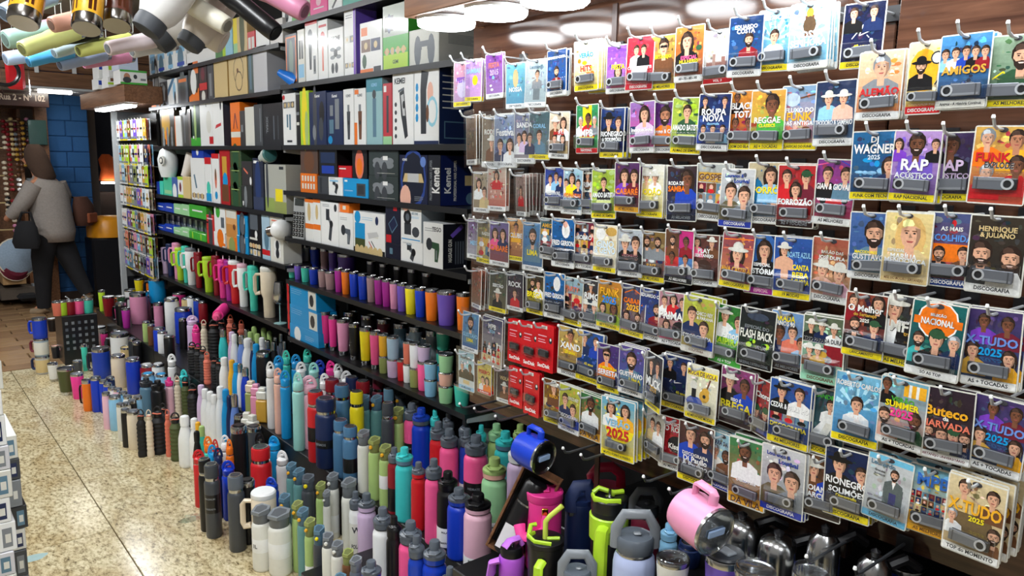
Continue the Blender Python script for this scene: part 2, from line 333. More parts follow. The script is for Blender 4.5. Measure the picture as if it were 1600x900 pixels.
# canopy with round LED panels
mb = MB(); mb.box(1.118, 1.136, -0.9, 1.807, 1.965, 2.35, 'white', ch=0.002)
can = struct(mb.build('canopy_fascia', 'wood', smooth=False), 'wooden canopy over the card wall', 'canopy')
mb = MB(); mb.box(1.137, XB-0.022, -0.9, 1.8, 1.967, 1.985, (92,62,44)); mb.build('soffit', 'gloss_wood', can, smooth=False)
mb = MB(); mb.box(1.137, XB, 1.789, 1.806, 1.966, 2.35, 'white'); mb.build('end_board', 'wood', can, smooth=False)
def hexlamp(loc, r, t, em, label, group, parts=('housing', 'diffuser')):
    L = thing('led_panel', loc, 0.2, label, 'lamp', group)
    mb = MB(); mb.lathe([(r*1.02, -t*0.35), (r*1.04, 0)], 'white', 12); mb.build(parts[0], 'plastic', L)
    mb = MB(); mb.lathe([(0.0, -t), (r*0.9, -t), (r, -t*0.75), (r, -t*0.36)], 'white', 12); mb.build(parts[1], em, L); return L
for i in range(9):
    hexlamp((1.21, 1.745-0.211*i, 1.966), 0.078, 0.022, 'lamp_canopy', 'lit white LED panel under canopy', 'LED panels in a row under the canopy')
for x, y in ((-0.1, 0.3), (-0.1, 1.7), (-0.1, 3.1), (-0.1, 4.5), (-0.1, 5.9), (-0.1, 7.3), (-0.1, -1.1)):  # unseen row; its farthest lamp is added to brighten the brown tiles
    hexlamp((x, y, 2.75), 0.17, 0.03, 'lamp_aisle', 'large lit unseen LED panel on the aisle ceiling', 'ceiling LED panels over the aisle')
# ---------------------------------------------------------------- gondola shelves
def zx(px, py, X=XS): return onX(px, py, X).z
ZB = dict(b1=zx(537, 10), b2=zx(686, 97), b3=zx(686, 226), b4=zx(689, 323), b5=zx(687, 421), b6=zx(686, 511), b7=zx(694, 634))
ZC = dict(c1=zx(400, 76), c2=zx(430, 141), c3=zx(430, 228), c4=zx(412, 330), c5=zx(420, 408), c6=zx(418, 501))
def gondola(name, y0, y1, zs, label, depth=XBACK-XS-0.004):
    g = thing(name, ((XS+XBACK)/2, (y0+y1)/2, 0), 0, label, 'shelf', 'gondola shelves')
    L = (y1-y0)/2-0.003; x0 = XS-(XS+XBACK)/2; x1 = x0+depth
    for z in zs:
        mb = MB(); mb.box(x0, x1, -L, L, z-0.016, z, (24,24,26)); mb.box(x0-0.003, x0, -L, L, z-0.022, z+0.002, (30,31,34)); s = mb.build('shelf_board', 'plastic', g, smooth=False)
        for e in (-1, 1):
            ye = e*(L-0.004); mb = MB(); mb.add([(x0+0.01, ye-0.003, z-0.017), (x1, ye-0.003, z-0.017), (x1, ye-0.003, z-0.075), (x0+0.01, ye-0.003, z-0.035), (x0+0.01, ye+0.003, z-0.017), (x1, ye+0.003, z-0.017), (x1, ye+0.003, z-0.075), (x0+0.01, ye+0.003, z-0.035)], [(3,2,1,0),(4,5,6,7),(0,1,5,4),(2,3,7,6),(0,4,7,3),(1,2,6,5)], (176,180,182)); mb.build('bracket', 'plastic', s, smooth=False)
    for e in (-1, 1):
        mb = MB(); mb.box(x1-0.03, x1, e*L-0.014, e*L+0.0, 0.0, 2.7, (30,30,32)); mb.build('upright', 'plastic', g, smooth=False)
    return g
gondola('gondola_shelf', YB1+0.01, YC1, list(ZB.values()), 'black metal gondola shelf beside the card wall, full of electronics boxes and cups')
gondola('gondola_shelf', YC1, YD1, list(ZC.values()), 'farther black metal gondola shelf holding boxes and handled tumblers')
# stepped black risers under the bottles
TIERS = [(1.42, XBACK, 0.25, 1.55, 5.6), (1.42, 1.70, 0.25, 5.6, YRK), (1.70, XBACK, 0.40, 5.6, YRK), (1.05, 1.42, 0.15, 1.55, 2.4),
         (1.10, 1.42, 0.53, 1.06, 1.55), (1.42, XBACK, 0.58, 1.06, 1.55), (1.10, 1.42, 0.60, 0.95, 1.06), (1.42, XBACK, 0.67, 0.95, 1.06), (1.10, 1.42, 0.74, -0.6, 0.95), (1.42, XBACK, 0.77, -0.6, 0.95)]
for i, (x0, x1, z, y0, y1) in enumerate(TIERS):
    mb = MB(); mb.box(x0+0.001, x1-0.002, y0+0.003, y1-0.003, 0.0, z, (22,22,24), ch=0.003)
    tag(mb.build('display_riser', 'plastic', smooth=False), ['long rear', 'far middle', 'far rear', 'low front', 'mug front', 'mug rear', 'jug front', 'jug rear', 'nearest front', 'nearest rear'][i]+' black step carrying bottles under the shelves', 'riser', 'steps under the bottles')
# ---------------------------------------------------------------- far end: card rack, white post and its wooden canopy
mb = MB(); mb.box(XS+0.05, XS+0.07, YD1+0.01, YRK-0.01, onX(215, 436, XS).z, onX(215, 178, XS).z, (40,38,38)); struct(mb.build('wall_far_card_board', 'plastic', smooth=False), 'dark board of the small far card rack', 'wall')
mb = MB(); mb.box(XS-.08, XS-.03, YRK, YRK+0.03, 0, 1.95, (176,180,182), ch=0.004); mb.box(XS-.029, XBACK, YRK+0.005, YRK+0.02, onX(215, 436, XS).z, 1.95, (90,92,94)); struct(mb.build('wall_rack_end', 'plastic', smooth=False), 'pale end post of the far card rack', 'wall')
XCN = 1.47; YCN = onX(194, 150, XCN).y; ZCN = onX(190, 160, XCN).z
fc = struct(link('trim_2', None), 'wooden canopy box above the far card rack', 'trim')
mb = MB(); mb.box(XCN, XBACK, YCN, YRK+0.3, ZCN, ZCN+.125, 'white', ch=0.003); mb.build('canopy_box', 'wood', fc, smooth=False)
L = thing('tube_light', (XCN+.06, YCN+.56, ZCN), 0, 'bright fluorescent strip light under the far wooden canopy', 'lamp')
mb = MB(); mb.box(-0.045, 0.045, -0.5, 0.5, -0.012, -0.001, 'white'); mb.build('housing', 'plastic', L, smooth=False)
mb = MB(); mb.box(-0.04, 0.04, -0.49, 0.49, -0.03, -0.013, 'white', ch=0.006); mb.build('diffuser', 'lamp_canopy', L)
# ---------------------------------------------------------------- cross passage beyond the shelves
YP = 9.6
def fpos(px, py, Y): return onY(px, py, Y)
# blue painted block pillar
pa, pb = onZ(95, 462, 0), onZ(157, 470, 0); py0 = 9.3
A, B = fpos(92, 462, py0), fpos(156, 462, py0)
pil = struct(link('pillar_blue', None, None, ((A.x+B.x)/2, py0+0.25, 0)), 'blue painted block pillar in the cross passage', 'pillar')
pw = (B.x-A.x)/2; bh = 0.16
for r in range(17):
    o = 0 if r % 2 else pw*0.6
    for (xa, xb) in ((-pw, -pw*0.1+o*0.5), (-pw*0.1+o*0.5, pw)):
        mb = MB(); mb.box(xa+0.003, xb-0.003, -0.25, 0.25, r*bh+0.003, (r+1)*bh-0.003, (38,92,150), ch=0.006); mb.build('block', 'matte', pil, smooth=False)
mb = MB(); mb.box(-pw+0.008, pw-0.008, -0.24, 0.24, 0, 2.72, (30,74,124)); mb.build('mortar_core', 'matte', pil, smooth=False)
mb = MB(); mb.box(-pw-0.03, pw+0.03, -0.275, -0.245, 0.0, 0.12, (60,44,36)); mb.build('plinth', 'matte', pil, smooth=False)
# slatted wooden fascia with its pale edge, over the passage
fa = struct(link('ceiling_fascia', None), 'wooden plank fascia above the cross passage', 'ceiling')
zf0, zf1 = fpos(100, 141, 8.6).z, fpos(100, 78, 8.6).z
for i in range(5):
    h = (zf1+0.35-zf0)/5; mb = MB(); mb.box(-0.6, 3.6, 8.6, 8.63, zf0+0.02+i*h+0.004, zf0+0.02+(i+1)*h-0.004, 'white', ch=0.003); mb.build('plank', 'wood_x', fa, smooth=False)
mb = MB(); mb.box(-0.6, 3.6, 8.5, 9.9, zf0-0.005, zf0+0.015, (198,202,204)); mb.build('edge_board', 'plastic', fa, smooth=False)
P = fpos(86, 144, 8.75); L = thing('strip_lamp', (P.x, 8.75, zf0-0.006), 0, 'small lit strip lamp under the passage fascia', 'lamp')
mb = MB(); mb.box(-0.14, 0.14, -0.04, 0.04, -0.02, 0, 'white', ch=0.004); mb.build('diffuser', 'lamp_far', L)
# rear walls of the passage
mb = MB(); mb.box(-1.5, 6, 12.4, 12.5, 0, 3.2, (92,74,60)); struct(mb.build('wall_passage', 'matte', smooth=False), 'brown wall at the back of the passage shops', 'wall')
mb = MB(); mb.box(B.x+0.02, B.x+0.16, 9.75, 9.85, 0, 2.6, (128,112,98)); struct(mb.build('pillar_beige', 'matte', smooth=False), 'beige door jamb beside the blue pillar', 'pillar')
mb = MB(); mb.box(B.x+0.14, 6, 10.6, 10.65, 0, 3, (26,28,36)); struct(mb.build('wall_dark_stall', 'matte', smooth=False), 'dark wall of the stall behind the card rack', 'wall')
# sign over the small shop
sg = fpos(34, 156, 9.0); sa = fpos(-30, 150, 9.0)
wS = fpos(76, 150, 9.0).x - sa.x; hS = 0.17
sign = thing('shop_sign', (sa.x+wS/2, 9.0, fpos(34, 166, 9.0).z), 0, 'dark brown shop sign with white street lettering', 'sign')
mb = MB(); mb.box(-wS/2, wS/2, 0, 0.05, 0, hS, (58,32,26), ch=0.004); f = front(mb, -wS/2, 0, 0, wS, hS, d=0.0004)
f.text('Rua 2 - Nº 102', 0.60, 0.5, 0.36, (214,196,180), maxw=0.68); mb.build('board', 'print', sign, smooth=False)
mb = MB(); mb.box(-1.0, fpos(76, 300, 9.25).x, 9.25, 9.3, fpos(34, 170, 9.25).z, 2.7, (70,46,34)); struct(mb.build('wall_shop_header', 'matte', smooth=False), 'brown header above the small shop', 'wall')
mb = MB(); x0 = fpos(62, 300, 9.25).x; mb.box(x0, x0+0.11, 9.2, 9.3, 0, 2.3, (116,84,60), ch=0.004); struct(mb.build('door_jamb', 'wood', smooth=False), 'wooden jamb between small shop and blue pillar', 'door')
# ================================================================ pen-drive cards
def disc(n, r, cx, cz, y): return [(cx+r*math.cos(2*PI*k/n), y, cz+r*math.sin(2*PI*k/n)) for k in range(n)]
def usb_meshes():
    W = 0.057; mb = MB(); mb.box(-W/2, W/2, -0.0065, 0, -0.0085, 0.0085, (34,36,40), ch=0.0015)
    b = mb.mesh('usb_drive', 'plastic', False)
    mb = MB(); mb.box(-W/2+0.016, W/2+0.001, -0.0085, -0.0066, -0.0092, 0.0092, (116,120,128), ch=0.0008); mb.box(-W/2+0.018, W/2-0.001, -0.0088, -0.00855, -0.0078, -0.0045, (150,154,160)); mb.box(W/2-0.006, W/2-0.004, -0.0089, -0.00855, -0.0085, 0.0085, (84,86,92))  # pale bar paints a light gradient onto the metal
    n = 16; o = [(-W/2+0.0115+0.0085*math.cos(2*PI*k/n), -0.009, 0.0085*math.sin(2*PI*k/n)) for k in range(n)]; i = [(-W/2+0.0115+0.0056*math.cos(2*PI*k/n), -0.009, 0.0056*math.sin(2*PI*k/n)) for k in range(n)]
    mb.add(o+i, [(k, (k+1) % n, n+(k+1) % n, n+k) for k in range(n)], (205,208,212))  # paler tone gives the ring a painted highlight
    mb.add([(x, -0.0066, z) for x, _, z in o]+o, [(k, (k+1) % n, n+(k+1) % n, n+k) for k in range(n)], (190,192,198))
    s = mb.mesh('swivel_cover', 'brushed', False)
    mb = MB(); w, h = 0.031, 0.0135; q = 0.004
    mb.add([(-w-q, 0, -h-q), (w+q, 0, -h-q), (w+q, 0, h+q), (-w-q, 0, h+q), (-w, -0.0115, -h), (w, -0.0115, -h), (w, -0.0115, h), (-w, -0.0115, h)], [(4,5,6,7),(0,1,5,4),(1,2,6,5),(2,3,7,6),(3,0,4,7)], 'white')
    return b, s, mb.mesh('blister', 'clear_plastic', False)
USB, SWV, BLI = usb_meshes()
def rrect(w, h, r=0.0035, n=3):
    p = []
    for cx, cz, a in ((w/2-r, h-r, 0), (-w/2+r, h-r, PI/2), (-w/2+r, r, PI), (w/2-r, r, 1.5*PI)):
        for k in range(n+1): p.append((cx+r*math.cos(a+PI/2*k/n), cz+r*math.sin(a+PI/2*k/n)))
    return p
_cardn = 0
HOOKS = []
def card_mesh(W, H, bg, f=None, T=(), strip=None, grid=None, rays=None, deco=None, r=0.0035):
    mb = MB(); p = rrect(W, H, r); n = len(p)
    mb.add([(x, 0, z) for x, z in p]+[(x, 0.0012, z) for x, z in p], [tuple(range(n))[::-1], tuple(range(n, 2*n))]+[((k+1) % n, k, n+k, n+(k+1) % n) for k in range(n)], 'offwhite')
    F = front(mb, -W/2, 0, 0, W, H); F.clip = .025
    F.grad(0.025, 0.018, 0.975, 0.982, bg[1], bg[0], 8)
    if rays:
        for k in range(7):
            a = PI*(k+0.5)/7; F.poly([(W/2, H*0.5), (W/2+math.cos(a-0.1)*W*0.46, H*0.5+math.sin(a-0.1)*W*0.46*1.3), (W/2+math.cos(a+0.1)*W*0.46, H*0.5+math.sin(a+0.1)*W*0.46*1.3)], rays)
    rs = random.Random(int(W*1e5)+len(T)*13+int(H*1e6) % 997)
    for _ in range(34):          # busy printed backdrop
        b0 = lin(bg[0] if rs.random() < .5 else bg[1]); g = rs.uniform(.4, 1.9); c = tuple(min(1.0, q*g*rs.uniform(.75, 1.25)+rs.uniform(0, .04)) for q in b0); uu, vv = rs.uniform(.12, .88), rs.uniform(.3, .92); a = rs.uniform(.02, .1); b_ = rs.uniform(.015, .09); t = rs.uniform(0, 3)
        F.l += .25; F.poly([((uu+a*math.cos(t+q*1.05)*rs.uniform(.6, 1))*W, vv*H+b_*W*math.sin(t+q*1.05)*rs.uniform(.6, 1)) for q in range(6)], c, False)
    for d in (deco or ()):
        if d[0] == 'r': F.rect(*d[1:])
        elif d[0] == 'e': F.ell(*d[1:])
        elif d[0] == 'l': F.line(*d[1:])
        elif d[0] == 'blob':
            for _ in range(d[1]): F.ell(rs.uniform(0.12, 0.88), rs.uniform(d[2], d[3]), rs.uniform(0.04, 0.12), rs.uniform(0.03, 0.08), rs.choice(d[4]), n=8)
    if grid:
        cols, rows, v0, v1 = grid[:4]; gc = grid[4] if len(grid) > 4 else ('brown','navy','gold','maroon','grey','tan','slate','darkred')
        for i in range(cols):
            for j in range(rows):
                du, dv = 0.92/cols, (v1-v0)/rows; u0 = 0.04+i*du; w0 = v0+j*dv
                F.rect(u0+0.01, w0+0.006, u0+du-0.01, w0+dv-0.006, rs.choice(gc)); F.ell(u0+du/2, w0+dv*0.58, du*0.2, du*0.24, rs.choice(('skin','skin2','skin3','peach')), n=8); F.ell(u0+du/2, w0+dv*0.2, du*0.33, du*0.2, rs.choice(('black','white','navy','red')), n=8)
    for q in (f or ()):
        u, v, k = q[0], q[1], q[2]*1.14; cl = q[3] if len(q) > 3 else 'navy'; o = q[4] if len(q) > 4 else ''
        F.person(u, v, k, cl, 'blond' if 'y' in o else ('grey' if 'G' in o else 'hair'), 'skin3' if 'D' in o else ('skin2' if 'm' in o else 'skin'), o)
    for t in T:
        F.text(t[0], t[4] if len(t) > 4 else 0.5, t[1], t[2]*1.15, t[3], maxw=t[5] if len(t) > 5 else 0.9, shadow=tuple(q*.35 for q in lin(bg[1])) if max(lin(t[3])) > .2 else (.75, .75, .72))
    if strip:
        F.rect(0.025, 0.018, 0.975, 0.115, strip[0])
        if len(strip) > 1: F.text(strip[1], 0.5, 0.066, 0.05, strip[2] if len(strip) > 2 else 'black', maxw=0.8)
    # punched hanging hole with its reinforced rim
    F.ell(0.5, 0.945, 0.085, 0.05, (60,60,66), n=10)
    return mb
def bump_hook(y, z, x0, x1, big=True): HOOKS.append((y, z, x0, x1, big))
def C(cx, ty, by, bg, desc, T=(), f=None, strip=None, n=0, dx=0.0, yaw=0.0, flip=False, gap=0.0075, asp=0.665, usb=True, v_usb=0.245, X=1.262, bag=False, tilt=None, row='', **kw):
    """one hanging card: centre column, top and bottom of it as seen, then its own picture"""
    global _cardn; _cardn += 1
    rs = random.Random(_cardn*31)
    x = X-dx; a, b = onX(cx, ty, x), onX(cx, by, x); H = (a.z-b.z); W = H*asp
    if isinstance(bg, str): bg = (bg, bg)
    mute = lambda c: tuple(int(.92*(.9*q+.1*sum(c)/3)) for q in c); bg = tuple(mute(PAL[q] if isinstance(q, str) else q) for q in bg)
    mb = card_mesh(W, H, bg, f, T, strip, **kw); me = mb.mesh('pen_drive_card', 'card_gloss', False)
    rz = -PI/2 + yaw + rs.uniform(-0.05, 0.05); ty_ = tilt if tilt is not None else rs.uniform(-0.035, 0.035)
    o = link('pen_drive_card', me, None, (x, (a.y+b.y)/2, b.z), (rs.uniform(-0.03, 0.03), ty_*1.0, rz))
    lab = 'pen-drive card, '+desc
    tag(o, lab, 'pen-drive card', 'pen-drive cards on the board', px=cx)
    if usb:
        u = link('usb_drive', USB, o, (0, -0.0016, H*v_usb), (0, PI if flip else 0, 0)); s = H/0.105
        k = min(0.95, W*0.82/0.057); u.scale = (k, 1, k); u.rotation_euler = (0, (PI if flip else 0)+rs.uniform(-0.05, 0.05), 0)
        link('swivel_cover', SWV, u); bl = link('blister', BLI, o, (0, -0.0016, H*v_usb)); bl.scale = (k*1.02, 1, k*1.05)
    if bag:
        m2 = MB(); m2.add([(-W*.53, -.006, -.006), (W*.53, -.006, -.006), (W*.53, -.006, H*1.1), (-W*.53, -.006, H*1.1)], [(0, 1, 2, 3)], 'white')
        m2.build('plastic_sleeve', 'clear_plastic', o, smooth=False)
    for k in range(n if n > 4 and gap >= .011 else min(n, (3 if gap > .008 else 2) if usb else 1)):
        c = o.copy(); COL.objects.link(c); g = gap*(k+1)
        c.location = (x+g, (a.y+b.y)/2+rs.uniform(-0.003, 0.003), b.z+rs.uniform(-0.002, 0.003)); c.rotation_euler = (rs.uniform(-0.03, 0.03), ty_+rs.uniform(-0.02, 0.02), rz+rs.uniform(-0.03, 0.03))
        tag(c, WORDN[k]+' card behind the '+desc, 'pen-drive card', 'cards behind the front card', px=cx)
    HOOKS.append(((a.y+b.y)/2, a.z-0.055*H, x-0.032, desc))
    return o
Y_, W_, B_ = ('yellow', 'DISCOGRAFIA', 'black'), ('white', 'DISCOGRAFIA', 'dark'), ((40,60,170), 'DISCOGRAFIA', 'white')
YM, WM, YT_, WT = ('yellow', 'AS MELHORES', 'dark'), ('white', 'AS MELHORES', 'dark'), ('yellow', 'AS + TOCADAS', 'dark'), ('white', 'AS + TOCADAS', 'dark')
dkb, dkb2 = (16,26,62), (30,60,130)
# --- top row
C(870, 77, 150, ((20,60,120), (30,90,170)), 'small deep blue cover with singer in red shirt, top row', [('EDUARDO COSTA', .83, .05, 'white')], [(.5, .52, .3, 'darkred', 'b')], W_, n=3)
C(917, 63, 142, ((250,240,200), (250,220,120)), 'pale yellow cover with toasting glasses, top row', [('VERÃO', .72, .1, 'cyan'), ('HITS', .45, .1, 'red')], None, Y_, n=6, gap=.011, deco=[('blob', 8, .3, .65, ('orange','yellow','salmon','white'))])
C(966, 70, 146, ((120,60,170), (200,120,220)), 'purple party cover squeezed behind the red one, top row', [('FESTA', .55, .09, 'yellow')], [(.5, .45, .3, 'pink', 'w')], W_, dx=-.012)
C(999, 56, 141, ((226,40,56), (200,30,50)), 'bright red cover with couple in white and black', [('CESAR MENOTTI', .42, .05, 'white'), ('& FABIANO', .36, .05, 'white')], [(.36, .74, .24, 'white', ''), (.62, .74, .24, 'black', '')], ((196,40,54), 'DISCOGRAFIA', 'white'), dx=.006, deco=[('r', .22, .3, .78, .46, (240,210,214))])
C(1035, 55, 141, ((214,160,60), (170,120,60)), 'golden brown cover with sunglasses portrait, top row', [('SERTANEJO', .6, .07, 'yellow')], [(.55, .78, .4, 'brown', 'g')], YM, grid=(2, 1, .3, .52, ('white','tan','offwhite')), flip=True)
C(1077, 40, 128, ((214,130,50), (150,50,30)), 'cover with long haired woman before an explosion, decade strip', [('ESPECIAL', .44, .06, 'pink'), ('MULHERES', .37, .06, 'yellow')], [(.42, .72, .42, 'black', 'w')], ('white', '60 - 70 - 80 - 90', 'dark'), deco=[('blob', 9, .4, .9, ('orange','brown','yellow','darkgreen'))], dx=.006)
C(1123, 46, 131, ((250,250,250), (190,180,170)), 'pale white skyline cover with red strip, top row', [('HOUSE', .74, .06, 'offwhite')], None, ('red', 'VOL. 3', 'white'), deco=[('r', .1, .3, .9, .42, (130,90,80)), ('r', .3, .3, .4, .56, (150,120,110)), ('r', .6, .3, .72, .5, (140,100,90))], flip=True)
C(1164, 25, 120, ((20,50,100), (30,90,160)), 'large deep blue cover with singer pointing in red jacket', [('EDUARDO', .82, .06, 'white'), ('COSTA', .75, .07, 'white')], [(.6, .6, .3, 'darkred', 'b')], W_, dx=.008)
C(1208, 14, 112, ((150,220,244), (70,160,220)), 'light blue cover with man in white suit, top row', [('ROBERTO CARLOS', .86, .065, 'white')], [(.5, .56, .3, 'white', 'j')], Y_, rays=(190,236,250))
C(1264, 3, 108, ((190,234,250), (110,190,230)), 'pale blue cover with crowned statue', [('NOSSA', .52, .1, 'white'), ('SENHORA', .4, .1, 'white')], None, W_, n=3, dx=.012, flip=True, gap=.01, deco=[('r', .4, .5, .62, .8, 'brown'), ('e', .51, .84, .09, .11, 'gold'), ('e', .51, .66, .16, .2, (90,70,50))], rays='white')
C(1347, 3, 107, (dkb, (20,30,80)), 'dark blue cover with white signature and 40 anos, top row', [('40 anos', .34, .055, 'yellow')], [(.25, .84, .24, 'black', ''), (.72, .84, .24, 'navy', '')], Y_, deco=[('l', .25, .46, .5, .66, .02, 'white'), ('l', .5, .66, .42, .5, .02, 'white'), ('l', .42, .5, .85, .6, .02, 'white'), ('l', .6, .5, .66, .46, .02, 'white')])
# --- second row
C(873, 174, 248, ((240,220,190), (150,110,80)), 'beige cover with two couples, second row', [('BAILÃO', .55, .08, 'red')], [(.3, .75, .3, 'brown', 'h'), (.7, .75, .3, 'white', 'w'), (.3, .42, .26, 'black', ''), (.7, .42, .26, 'tan', 'w')], W_)
C(918, 163, 240, ((40,150,90), (70,170,90)), 'green and yellow cover reading MPB', [('MPB', .42, .13, 'white'), ('TOP 20', .3, .09, 'yellow')], [(.22, .66, .26, 'white', 'G'), (.55, .7, .3, 'red', 'D'), (.84, .66, .24, 'grey', 'G')], ('red', 'NACIONAL', 'white'), deco=[('r', .3, .25, .7, .98, 'yellow')], dx=.006)
C(956, 168, 247, (dkb2, dkb), 'dark blue cover with two men in black, second row', [('RIONEGRO', .48, .09, 'white'), ('& SOLIMÕES', .38, .08, 'white')], [(.35, .74, .34, 'black', 'hH'), (.75, .7, .3, 'black', '')], Y_, n=4, gap=.009)
C(1004, 158, 239, ((150,110,190), (230,60,150)), 'purple cover with slanting banner and smiling woman', [('Inesquecíveis', .44, .09, 'white')], [(.6, .74, .4, 'lilac', 'w')], W_, deco=[('r', .03, .36, .97, .52, (30,50,90))])
C(1040, 158, 239, ((90,40,120), (120,60,150)), 'purple cover with smiling bald singer, second row', [('Bruno & Carlos', .42, .07, 'white')], [(.45, .72, .48, 'orange', 'bm')], W_, flip=True, dx=-.006)
C(1072, 152, 241, ((170,200,60), (190,210,80)), 'lime green cover with man by a tree, second row', [('AMADO BATISTA', .47, .09, 'white')], [(.5, .74, .32, 'darkgreen', '')], ('yellow', 'AS MAIS DE SEMPRE', 'black'), deco=[('blob', 10, .5, .95, ('olive','sage','lime','darkgreen')), ('e', .5, .3, .3, .14, (220,230,130))])
C(1114, 146, 236, ((24,36,90), (40,80,160)), 'dark blue cover reading ROUPA NOVA', [('ROUPA', .68, .1, 'white'), ('NOVA', .57, .1, 'white'), ('discografia', .47, .05, 'sky')], [(.2, .86, .2, 'black', ''), (.8, .86, .2, 'navy', ''), (.2, .38, .2, 'blue', ''), (.5, .38, .2, 'white', ''), (.8, .38, .2, 'sky', '')], W_, dx=.006)
C(1159, 141, 235, ((240,150,40), (170,20,30)), 'red and orange cover reading BLACK', [('BLACK', .74, .1, 'white'), ('TOTAL', .6, .1, 'white', .6)], [(.3, .88, .22, 'black', 'D'), (.3, .46, .24, 'darkred', 'D'), (.7, .46, .24, 'red', 'D')], ('yellow', 'O SOM DO BLACK', 'dark'))
C(1199, 140, 235, ((230,160,60), (190,190,50)), 'orange green cover reading REGGAE with laughing man', [('REGGAE', .5, .09, 'offwhite'), ('CLASSICS', .41, .05, 'yellow')], [(.62, .74, .46, 'green', 'D')], YT_, dx=.006, deco=[('r', .03, .4, .97, .46, (150,60,30))])
C(1249, 133, 235, ((120,170,210), (220,130,130)), 'pink and blue sunset cover reading FUNK', [('FLUXO DO', .62, .065, 'white'), ('FUNK', .52, .11, 'amber'), ('DAS ANTIGAS', .42, .06, 'white')], None, ('yellow', 'CLÁSSICAS DO FUNK', 'dark'), deco=[('e', .3, .78, .2, .16, (190,210,230)), ('blob', 12, .2, .42, ('brown','salmon','peach','tan')), ('l', .5, .8, .95, .86, .03, 'brown')], dx=.004)
C(1304, 125, 228, ((26,40,80), (70,110,150)), 'navy cover with two men in light shirts', [('TEODORO & SAMPAIO', .36, .075, 'white')], [(.34, .72, .26, 'sky', 'h'), (.7, .72, .26, 'peach', 'h')], W_, flip=True, dx=.012)
# --- third row
C(866, 261, 329, ((40,60,150), (60,90,180)), 'blue cover with a crowd of singers, third row', [('FESTIVAL', .4, .08, 'white')], [(.3, .72, .26, 'white', ''), (.6, .78, .26, 'sky', ''), (.82, .7, .24, 'navy', '')], W_)
C(893, 262, 335, ((170,210,230), (120,170,210)), 'light blue cover with three friends and orange title', [('ORDINÁRIAS', .42, .1, 'orange')], [(.22, .66, .26, 'white', ''), (.5, .76, .3, 'yellow', 'w'), (.8, .66, .26, 'navy', '')], W_, flip=True)
C(918, 262, 335, ((50,56,60), (30,60,90)), 'dark cover reading PRIME, third row', [('PRIME', .64, .1, 'white')], [(.5, .84, .24, 'brown', 'h'), (.3, .45, .26, 'navy', 'h'), (.7, .45, .26, 'blue', 'h')], W_, dx=-.008)
C(944, 264, 342, ((170,200,60), (150,190,50)), 'lime green cover with standing man, third row', [('AMADO BATISTA', .48, .09, 'white')], [(.5, .72, .28, 'black', '')], ('yellow', 'AS MAIS DE SEMPRE', 'black'), flip=True, dx=.006, deco=[('blob', 10, .5, .95, ('olive','sage','lime')), ('e', .5, .34, .3, .12, (230,240,150))])
C(980, 253, 332, ((80,40,100), (130,60,60)), 'purple cover with two women reading CABARÉ', [('CABARÉ', .43, .13, 'orange')], [(.4, .72, .36, 'purple', 'w'), (.78, .72, .34, 'maroon', 'w')], ('amber', 'AS MELHORES', 'brown'), flip=True, dx=.012, n=2)
C(1016, 257, 340, ((240,240,230), (245,225,120)), 'washed white and yellow cover, third row', [('MODÃO', .5, .12, 'yellow')], [(.35, .76, .26, 'tan', 'h'), (.68, .76, .26, 'white', 'h')], Y_, n=2, deco=[('e', .5, .5, .3, .16, (250,235,130))], flip=True)
C(1066, 258, 346, ((60,40,40), (30,50,100)), 'dark cover with curly haired woman in blue', [('RODA DE', .68, .06, 'white', .32, .5), ('SAMBA', .58, .09, 'orange', .34, .56)], [(.68, .74, .42, 'blue', 'wD')], ((30,34,50), 'AS MELHORES', 'grey'), dx=.006)
C(1110, 255, 345, ((190,200,200), (200,170,110)), 'sandy cover reading GOSPEL over small photos', [('GOSPEL', .76, .1, 'brown')], None, W_, grid=(3, 2, .3, .66), deco=[('r', .08, .68, .92, .84, 'gold')], n=2)
C(1150, 263, 356, ((214,218,222), (110,116,120)), 'grey cover with two smiling men and blue strip, third row', [('Lourenço &', .87, .06, (40,70,160), .4, .7), ('Lourival', .79, .06, (40,70,160), .62, .6)], [(.32, .6, .4, (96,88,60), ''), (.72, .54, .42, 'grey', '')], B_, dx=.008)
C(1197, 253, 350, ((214,196,150), (40,110,160)), 'blue and tan cover reading FORRÓ', [('FORRÓ', .56, .12, 'yellow')], [(.62, .78, .36, 'sky', 'w')], W_, deco=[('e', .25, .5, .2, .34, (20,110,160)), ('e', .8, .42, .16, .3, 'skin')])
C(1244, 257, 356, ((200,40,44), (150,20,24)), 'red cover with three faces and white title', [('FORROZÃO', .42, .1, 'white')], [(.25, .8, .3, 'red', ''), (.75, .8, .3, 'maroon', 'c'), (.5, .6, .3, 'darkred', 'w')], ((30,12,12), 'AS + TOCADAS', 'grey'), n=2, dx=.006)
C(1301, 248, 352, ((130,50,150), (200,60,90)), 'purple cover with two men and red sports car', [('GIAN & GIOVANI', .58, .08, 'white')], [(.3, .76, .3, 'black', ''), (.74, .76, .3, 'slate', '')], WM, deco=[('e', .5, .4, .4, .12, 'red'), ('e', .25, .36, .08, .08, 'black'), ('e', .78, .38, .08, .08, 'black'), ('l', .03, .9, .4, .95, .02, 'pink'), ('l', .6, .97, .97, .86, .02, 'blue')], dx=.008)
